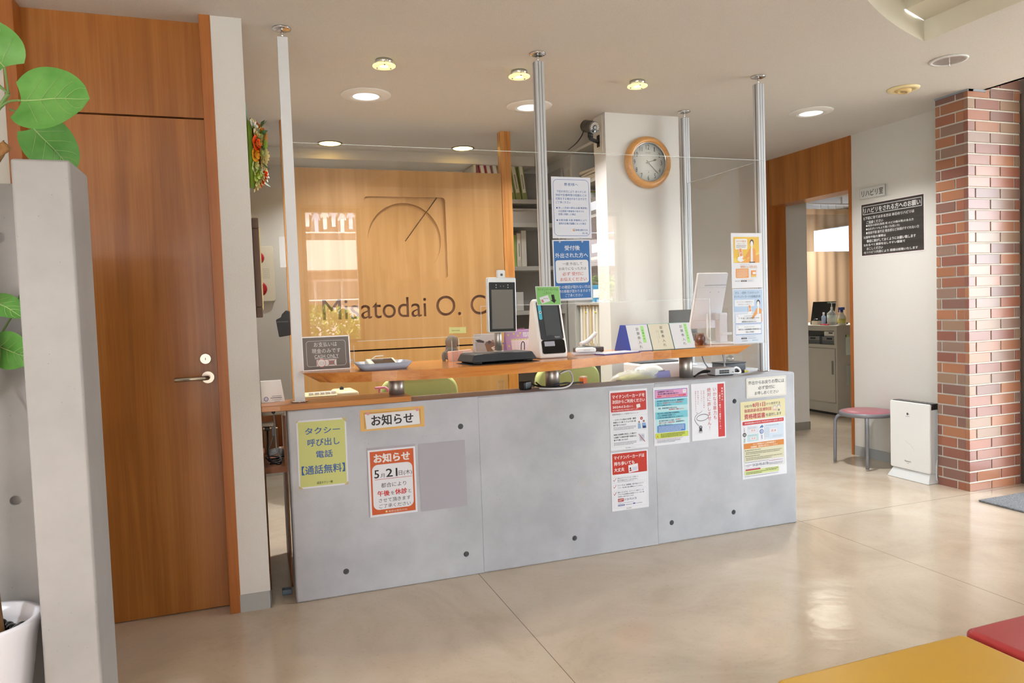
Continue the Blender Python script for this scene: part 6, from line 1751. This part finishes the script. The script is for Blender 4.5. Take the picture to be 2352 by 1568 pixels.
S.T('窓口負担が免除される場合、', 14, 57, 58, 59.4, '#25304a', .02); S.T('有効期限が', 60, 56.4, 76, 58.8, '#c4363a', .02); S.T('更新された新しい免除証明書を、', 14, 60.4, 60, 62.8, '#c4363a', .02); S.T('医療機関等の', 62, 60, 86, 62.4, '#25304a', .02); S.T('窓口でご提示ください。', 14, 63.8, 52, 66.2, '#25304a', .02)
S.R(9, 66, 88, 78, '#4b86cf', 2, l=3); S.D(12, 67, 85, 77.4, 5, '#d5e2f2', l=4); S.R(3, 79, 96, 88, '#cfdf5e', 2, l=3); S.O(3, 79, 96, 88, '#9aa83e', .4, 2, l=4); S.G([(6, 86), (9, 81), (12, 86)], '#d9a33a', l=5); S.D(18, 80, 86, 87, 3, '#5d6432', l=5); S.D(6, 89, 80, 90.4, 1, '#c98a8a'); S.D(8, 91, 74, 96, 3, '#8a8f9d')
S.put(o)
o, S = sheet('violence_notice', 'white notice with a stethoscope and a red vertical strip', 'notice', .219, .312, (2.335, FY, .696))
S.R(77, 3, 96.5, 97, '#d0393a')
S.V('病院内での', 90.5, 9, 34, 5.6, '#f6ecec', .02); S.V('「暴言」「暴力」「悪質クレーム」', 83, 18, 84, 6, '#f6ecec', .02)
S.V('いかなる暴力も', 68, 8, 66, 11.5, '#cc4350', .0); S.V('絶対に許しません！', 51.5, 8, 84, 11.5, '#cc4350', .0)
S.V('診療を妨げる行為は', 36, 12, 44, 4.2, '#c9606a'); S.V('やめて下さい。', 29, 12, 35, 4.2, '#c9606a'); S.V('他の患者さんに', 19, 12, 37, 4.2, '#c9606a'); S.V('迷惑をかけないで下さい。', 12, 12, 52, 4.2, '#c9606a')
S.L([(14, 50), (18, 53), (26, 51), (30, 48)], 1.0, '#8a8d94'); S.L([(16, 53), (9, 58), (8, 63), (12, 68), (20, 74)], 1.2, '#6f737c')
ell = [(31 + 17 * math.cos(a), 60 + 5.5 * math.sin(a) - .06 * 17 * math.cos(a)) for a in [i * PI / 16 for i in range(33)]]
S.L(ell, 1.5, '#4e525a'); S.L([(u, v - .5) for u, v in ell], .6, '#b9bcc4', l=3); S.E(25, 77, 4.6, '#2e3036', l=4); S.E(25, 76.2, 3.0, '#9ea2aa', l=5); S.G([(21.5, 79), (28.5, 79), (29.5, 85), (20.5, 85)], '#26282c', l=4); S.E(25, 85.5, 4.8, '#b4b8c0', l=5, rv=1.8)
S.put(o)
o, S = sheet('return_sign', 'white rounded sign asking returning patients to report at the counter end', 'sign', .272, .112, (2.721, FY - .001, .804), tilt=-.005, paper=col('#d9d8d3', .4), th=.0018, r=.006)
S.O(2, 4, 98, 96, '#cdb78a', .5, 2); S.T('外出からお戻りの際には', 5, 14, 95, 34, '#33353b', .005); S.T('必ず受付に', 29, 43, 71, 61, '#33353b', .005); S.T('お申し出ください', 20, 69, 80, 87, '#33353b', .005)
S.put(o)
o, S = sheet('certificate_poster', 'large cream-headed poster about certificates at the right end of the counter', 'poster', .305, .436, (2.697, FY, .512), tilt=-.012)
PK = '#c32f4f'; NV = '#33384e'
S.R(0, 0, 100, 24, '#e8e0b0'); S.T('令和7年', 8, 4.2, 26, 7.8, NV); S.T('8月1日', 27, 2.6, 55, 8.0, PK, .03); S.T('から使用する', 57, 3.6, 89, 7.2, NV)
S.T('後期高齢者医療制度', 8, 9.6, 69, 14.2, PK, .01); S.T('資格確認書', 8, 16, 54, 22.6, PK, .03); S.T('を送付します', 56, 17.4, 91, 21.6, NV, .01)
S.E(76, 10.4, 3.8, '#cfc9c2'); S.E(76, 11.4, 2.8, '#f1e2d2', l=3); S.E(85.5, 10, 4.0, '#b9bcc2'); S.E(85.5, 11, 3.0, '#f1e2d2', l=3); S.G([(71, 15), (81, 15), (79, 13), (73, 13)], '#e3b5bd', l=4); S.G([(83, 16), (88, 16), (87, 13.5), (84, 13.5)], '#7d8a94', l=4)
S.R(3.5, 25.5, 96, 30.2, '#cf3038', 1.2); S.T('資格確認書は7月中に市(区)町村から送付します', 8, 26.8, 93, 29.2, '#f6e6e6', .01)
S.V('小豆色', 7, 33, 38.5, 3.4, '#9a6a74'); S.E(7.2, 42.5, 4.0, '#26262a'); S.T('旧', 5, 41, 9.4, 44.2, '#f2f2f2'); S.V('薄緑色', 7, 47, 52.5, 3.4, '#4ba888')
S.R(13, 32, 38, 41.4, '#dfe5f0'); S.R(13, 42.5, 38, 52, '#c5e0e6'); S.D(15, 33, 34, 36, 2, '#b3bccb'); S.D(15, 43.5, 34, 45, 1, '#9fb8c4')
for v in (36, 46.3): S.R(20, v, 33, v + 3.6, '#f1ecf0', l=3); S.T('見本', 21.5, v + .6, 31.5, v + 3.1, '#c4586a', l=4)
S.G([(41, 36), (43, 33.4), (46, 32.8), (46, 31.6), (50, 34.2), (46, 36.4), (46, 35), (43.5, 35.6)], '#4479b8'); S.E(45.4, 40.5, 4.2, '#3f6fc0'); S.E(45.4, 40.5, 2.8, '#e8eef6', l=3); S.T('新', 43.6, 39.2, 47.4, 42, '#3f6fc0', .02, l=4); S.V('鼠色', 45.4, 45, 50.5, 4.2, '#4d6ea8')
S.R(52, 32, 95, 51.5, '#d3e2f2'); S.D(54, 33, 84, 34.5, 1, '#93a3b8'); S.D(54, 36, 62, 49, 6, '#b9c8da'); S.D(70, 47, 92, 50, 2, '#b9c8da'); S.R(64, 38.5, 80, 43.6, '#f1eef2', l=3); S.T('見本', 66, 39.4, 78.5, 42.8, '#c4506a', l=4)
S.R(5, 54, 95, 61, '#dc8a3a'); S.T('マイナ保険証または資格確認書で', 25, 55, 76, 57.2, '#f6ead8', .02); S.T('医療機関・薬局等の受付をしてください', 20, 58, 80, 60.3, '#f6ead8', .02)
S.R(5, 61, 95, 77, '#dedbbd'); S.D(7, 62.5, 42, 64, 1, '#54554a', l=3); S.D(9, 65, 90, 69, 2, '#8a8a7a', l=3); S.D(7, 70, 40, 71.6, 1, '#54554a', l=3); S.D(9, 72.4, 90, 76.4, 2, '#8a8a7a', l=3)
S.O(5, 77.5, 95, 86.5, '#c9c08a', .4, .8); S.D(7, 78.2, 60, 79.6, 1, '#8a8a94'); S.D(8, 81.4, 21, 85, 2, '#a8a4b4'); S.T('0120-95-0178', 23, 81, 58, 84.6, NV); S.D(60, 79, 92, 81, 1, '#c08a9a'); S.D(60, 82, 92, 85.4, 2, '#9a94a0')
S.R(5, 88.6, 82, 95, '#d7e39a', 1); S.R(7, 87.4, 40, 89.4, '#b9415c', 1, l=3); S.T('0570-066-046', 52, 89.2, 80, 91, '#5a6a4a', l=3); S.D(8, 91, 76, 94.6, 2, '#6f7a54', l=3); S.D(5, 96, 80, 97.6, 1, '#a3a5b0')
S.put(o)

# ------------------------------------------------------------------ notices on the clear screens
SY = AY - .0012
o, S = sheet('patient_notice', 'white notice with a blue rounded border on the clear screen', 'notice', .221, .315, (1.586, SY, 1.805), tilt=.004, paper=col('#d2d6e2', .4))
S.O(4, 4, 96, 96, '#4a6fb8', .9, 11)
B2 = '#3f74b8'
S.T('患者様へ', 32, 9.6, 68, 14.6, B2); S.T('下記の状況により あらかじめ', 13, 21.6, 88, 25.6, B2); S.T('休診や診療時間の短縮などの', 10, 27.4, 89, 31.6, B2); S.T('対策をする場合がありますので', 10, 33.4, 89, 37.6, B2); S.T('ご了承ください', 10, 39.4, 48, 43.4, B2)
S.E(12.5, 50.4, 1.9, B2); S.T('激しい天候の悪化(台風 降雪等)', 16, 48.6, 90, 52.4, B2); S.T('の注意報や警報等が発令され', 16, 54, 82, 57.4, B2); S.T('危険と判断した場合', 16, 59, 60, 62.6, B2)
S.E(12.5, 70.4, 1.9, B2); S.T('災害(地震 水害 停電等)により', 16, 68.6, 88, 72.4, B2); S.T('通常の診療が困難になった場合', 16, 74, 86, 77.6, B2); S.R(52, 84.6, 57, 88, '#d88a3a'); S.E(54.5, 86, 1.4, '#f2e8d8', l=3); S.T('美郷台整形外科', 58.5, 84.8, 90, 88, B2); S.T('院 長', 76, 90, 90, 93, B2)
S.put(o)
o, S = sheet('returning_notice', 'blue hanging notice with a white rounded box under the white notice', 'notice', .216, .314, (1.580, SY - .002, 1.484), tilt=-.008, paper=col('#d2d6e0', .35))
S.R(3, 2, 96.5, 96.5, '#3c78bd')
S.T('受付後', 31, 9.6, 71, 17.4, '#eef2f6', .015); S.T('外出された方へ', 6, 21.6, 92, 29.6, '#eef2f6', .015); S.R(6, 33.5, 92, 71, '#eceef4', 6, l=2)
S.T('一度 外出して', 24, 37, 76, 42, '#3a3d46'); S.T('お戻りになった方は', 14, 45, 86, 50, '#3a3d46'); S.T('必ず 受付に', 23, 53, 78, 59, '#d2524f', .01); S.T('お伝えください', 17, 62, 86, 68, '#d2524f', .01)
S.T('戻りの確認が取れない方は', 4, 75, 95, 80.4, '#dfe8f2', .01); S.T('診察の順番が変わりますので', 4, 82, 95, 87.2, '#dfe8f2', .01); S.T('ご了承ください', 28, 89, 74, 94, '#dfe8f2', .01)
S.E(19, 3.4, 2.3, '#dfe2e6', l=5); S.E(78, 3.4, 2.3, '#dfe2e6', l=5); S.E(19, 3.4, 1.0, '#54595f', l=6); S.E(78, 3.4, 1.0, '#54595f', l=6)
S.put(o)
b = B()
for x in (1.514, 1.641): b.tube([(x, SY - .003, 1.63), (x - .006, SY - .005, 1.645), (x - .016, SY - .004, 1.652)], .0012, 6, smooth_pts=4)
b.obj('hanging_string', col('#cfd0d0', .4), None, recentre=True)
so = COL.objects.get('hanging_string'); so.parent = o; so.matrix_parent_inverse = Matrix.LocRotScale(o.location, o.rotation_euler, None).inverted()

def woman(S, cx, v0, k, coat='#e79a3c'):
    """a plain line drawing of a woman in an orange cardigan, k = head width"""
    r = S.w / S.h
    S.E(cx, v0 + 1.15 * k * r, k * .62, '#1f1d20', l=3, rv=.9 * k * r); S.E(cx - .05 * k, v0 + 1.45 * k * r, k * .45, '#f3efee', l=4, rv=.78 * k * r)
    S.G([(cx - .2 * k, v0 + 2 * k * r), (cx + .2 * k, v0 + 2 * k * r), (cx + .25 * k, v0 + 2.7 * k * r), (cx - .25 * k, v0 + 2.7 * k * r)], '#f3efee', l=4)
    S.G([(cx - .95 * k, v0 + 3.0 * k * r), (cx - .25 * k, v0 + 2.5 * k * r), (cx + .25 * k, v0 + 2.5 * k * r), (cx + 1.1 * k, v0 + 3.0 * k * r), (cx + 1.25 * k, v0 + 6.6 * k * r), (cx - .95 * k, v0 + 6.6 * k * r)], coat, l=3)
    S.G([(cx - .35 * k, v0 + 2.6 * k * r), (cx + .2 * k, v0 + 2.6 * k * r), (cx + .25 * k, v0 + 6.6 * k * r), (cx - .5 * k, v0 + 6.6 * k * r)], '#efeff2', l=4)
    S.G([(cx - .9 * k, v0 + 3.2 * k * r), (cx - .6 * k, v0 + 4.4 * k * r), (cx - 2.0 * k, v0 + 5.8 * k * r), (cx - 2.4 * k, v0 + 5.3 * k * r)], coat, l=5)
def reader(S, u, v, k):
    r = S.w / S.h
    S.G([(u - k, v + 1.1 * k * r), (u - .3 * k, v + .8 * k * r), (u + .9 * k, v + 1.9 * k * r), (u - .2 * k, v + 2.3 * k * r), (u - 1.1 * k, v + 1.8 * k * r)], '#eff0f3', l=5)
    S.G([(u - .8 * k, v - 1.2 * k * r), (u + .2 * k, v - 1.35 * k * r), (u + .6 * k, v + 1.2 * k * r), (u - .4 * k, v + 1.45 * k * r)], '#f2f2f4', l=6)
    S.G([(u - .6 * k, v - 1.0 * k * r), (u + .08 * k, v - 1.1 * k * r), (u + .38 * k, v + .7 * k * r), (u - .32 * k, v + .9 * k * r)], '#e98f45', l=7); S.E(u - .1 * k, v, .16 * k, '#f4efe8', l=8)
o, S = sheet('reception_poster', 'yellow card reception poster with a drawn woman on the clear screen', 'poster', .209, .311, (2.668, SY, 1.521), paper=col('#d5d6dc', .4))
S.R(7, 7, 91, 54, '#eebf36'); S.G([(7, 48), (91, 36), (91, 54), (7, 54)], '#f0a83c', l=2); S.G([(7, 45), (40, 48), (91, 34), (91, 38), (30, 52), (7, 54)], '#f2d45a', l=2)
S.R(12, 10.5, 52, 29.5, '#f3f1ee', 3, l=3); S.T('マイナ受付', 16, 13, 48, 17, '#d0744a', .01, l=5); S.T('対応しています', 20, 18.6, 44, 20.4, '#6a5a50', l=5); S.D(16, 21.6, 48, 27, 3, '#8a8078', l=5)
woman(S, 67, 10, 10); S.R(57, 52.4, 76, 54, '#26242a', l=6); reader(S, 31, 36, 11); S.T('マイナンバーカードが', 28, 56, 58, 58, '#4a4a52'); S.T('保険証として使えます。', 28, 59, 84, 62.6, '#dd8a3e', .02); S.R(28, 63, 84, 63.5, '#e6b33c')
S.R(13, 64.6, 55, 81.5, '#e9973f', 2); S.D(16, 66, 52, 80.5, 7, '#f4dcc0', l=3); S.O(59, 64.6, 82, 81.5, '#c9c9d0', .5, 2); S.R(63, 68, 79, 80, '#e9923f', l=3); S.R(68, 71, 78, 75, '#f0ece8', l=4); S.R(63, 77, 79, 80, '#edc53c', l=4); S.D(29, 83.3, 70, 84.6, 1, '#d9a05a')
S.D(10, 86, 26, 88, 1, '#7a7a82'); S.R(29, 85.9, 48, 88.4, '#2a2a2e', 1.2); S.D(32, 86.6, 45, 87.8, 1, '#d9d9dc', l=3); S.O(29, 85.9, 70, 88.4, '#5a5a60', .3, 1.2, l=2); S.D(51, 86.6, 66, 87.8, 1, '#8a8a92')
S.put(o)
o, S = sheet('trial_poster', 'pale blue card poster with a drawn woman at the lower place on the clear screen', 'poster', .210, .310, (2.670, SY, 1.206), paper=col('#d2d6e2', .4), tilt=.008)
S.R(3, 1.6, 97, 98.6, '#d9e3f2'); S.R(3, 1.6, 97, 42, '#b9d1ec', l=2)
S.T('ぜひ、一度使ってみませんか？', 8, 5, 86, 9.6, '#4a6288'); S.T('マイナンバーカードの保険証利用', 5, 12, 90, 16.8, '#4a6288', .01); S.R(6, 20, 70, 32, '#eceff6', l=3); S.T('マイナンバーカードの保険証利用には', 12, 22.6, 64, 25.4, '#4a4d57', l=4); S.T('さまざまなメリットがあります！', 17, 27, 60, 29.8, '#4a4d57', l=4)
woman(S, 83, 19, 9.5); reader(S, 56, 37, 9)
for v in (46, 66):
    S.R(9, v + .8, 93, v + 18.4, '#7f9fd8', 1, l=2); S.R(8, v, 92, v + 17.4, '#eff2f8', 1, l=3); S.O(8, v, 92, v + 17.4, '#8aa6d6', .5, 1, l=4); S.L([(11, v + 2), (16, v + 6)], .8, '#a9c0e4', l=5); S.L([(15, v + 1.4), (17, v + 5)], .8, '#a9c0e4', l=5)
S.D(36, 49.4, 70, 51, 1, '#8a8f9d', l=5); S.T('データに基づく適切な医療が受けられる！', 18, 52.4, 86, 55.4, '#3a3f4c', .02, l=5); S.D(32, 56.4, 74, 57.8, 1, '#a0a4b0', l=5); S.T('医療費情報の自己負担が抑えられる！', 28, 59, 76, 61.8, '#3a3f4c', .02, l=5)
S.D(36, 69.4, 70, 71, 1, '#8a8f9d', l=5); S.T('手続きなしで高額療養費の限度額を超える', 16, 73, 90, 76, '#3a3f4c', .02, l=5); S.T('支払いが免除！', 40, 78, 68, 81, '#3a3f4c', .02, l=5)
S.D(26, 86.4, 72, 87.8, 1, '#9aa0ae', l=4); S.R(26, 89.6, 44, 92.4, '#26262c', 1.2, l=4); S.D(29, 90.4, 42, 91.8, 1, '#d9d9dc', l=5); S.D(47, 90.2, 74, 92, 1, '#8a8f9d', l=4); S.D(28, 94.6, 46, 97, 1, '#7a7a82', l=4); S.D(62, 94, 80, 96.4, 1, '#6fb4cf', l=4)
S.put(o)

# ------------------------------------------------------------------ signs on the right wall
RXW = 4.599
t, S = sheet('room_sign', 'small grey plate naming the rehabilitation room above the black notice', 'sign', .262, .086, (4.588, 4.418, 2.100), rz=-PI / 2, paper=col('#cfcfc9', .4), th=.010, tilt=.0)
S.O(.6, 1.6, 99.4, 98.4, '#8a8a84', .5, .5); S.T('リハビリ室', 9, 22, 88, 80, '#242424', .012); S.R(94, 2, 99.4, 98, '#a8a89f')
S.put(t)
W_NOT = wood('dark_grain_print', '#2f2b29', '#3a3633', '#4a4541', axis=0, scale=1.6, rough=.4)
o, S = sheet('rehab_notice', 'large black wood-grain notice with white text on the beige wall', 'notice', .582, .415, (RXW, 4.256, 1.813), rz=-PI / 2, paper=col('#dcd8d4', .4))
S.R(1, 1.4, 98.6, 98, '#7a3434'); S.R(1.4, 2, 98.2, 97.4, W_NOT, l=2)
WT = '#eceae6'
S.O(3.5, 5.5, 96, 21, WT, .7, .01, l=3); S.T('リハビリをされる方へのお願い', 5, 8.5, 94, 18.5, WT, .03, l=4)
S.T('1)下記に当てはまる方は 本日のリハビリは', 4.5, 25, 85, 31.4, WT, .025, l=4); S.T('ご遠慮ください', 9.5, 33, 37, 38.6, WT, .02, l=4)
S.T('●風邪の症状(発熱 咳 のどの痛み等)のある方', 8.5, 40, 84, 45, WT, .01, l=4); S.T('●血圧がいつもより高い方(低い方)', 8.5, 46.6, 63, 51.6, WT, .01, l=4); S.T('●食欲不振 寝不足 倦怠感など体調がすぐれない方', 8.5, 53.2, 92, 58.4, WT, .01, l=4)
S.T('2)湿布や貼り薬等は', 4.5, 61.5, 41, 66.8, WT, .025, l=4); S.T('事前に剥がしておくようにお願い致します', 9.5, 68.5, 87, 74, WT, .025, l=4); S.T('3)なるべく患部を出しやすい服装で', 4.5, 76, 71, 81.4, WT, .025, l=4); S.T('おこしください', 9.5, 83, 36, 88, WT, .025, l=4); S.T('4)リハビリ内容により 順番は前後いたします', 4.5, 90, 90, 95.4, WT, .025, l=4)
S.put(o)
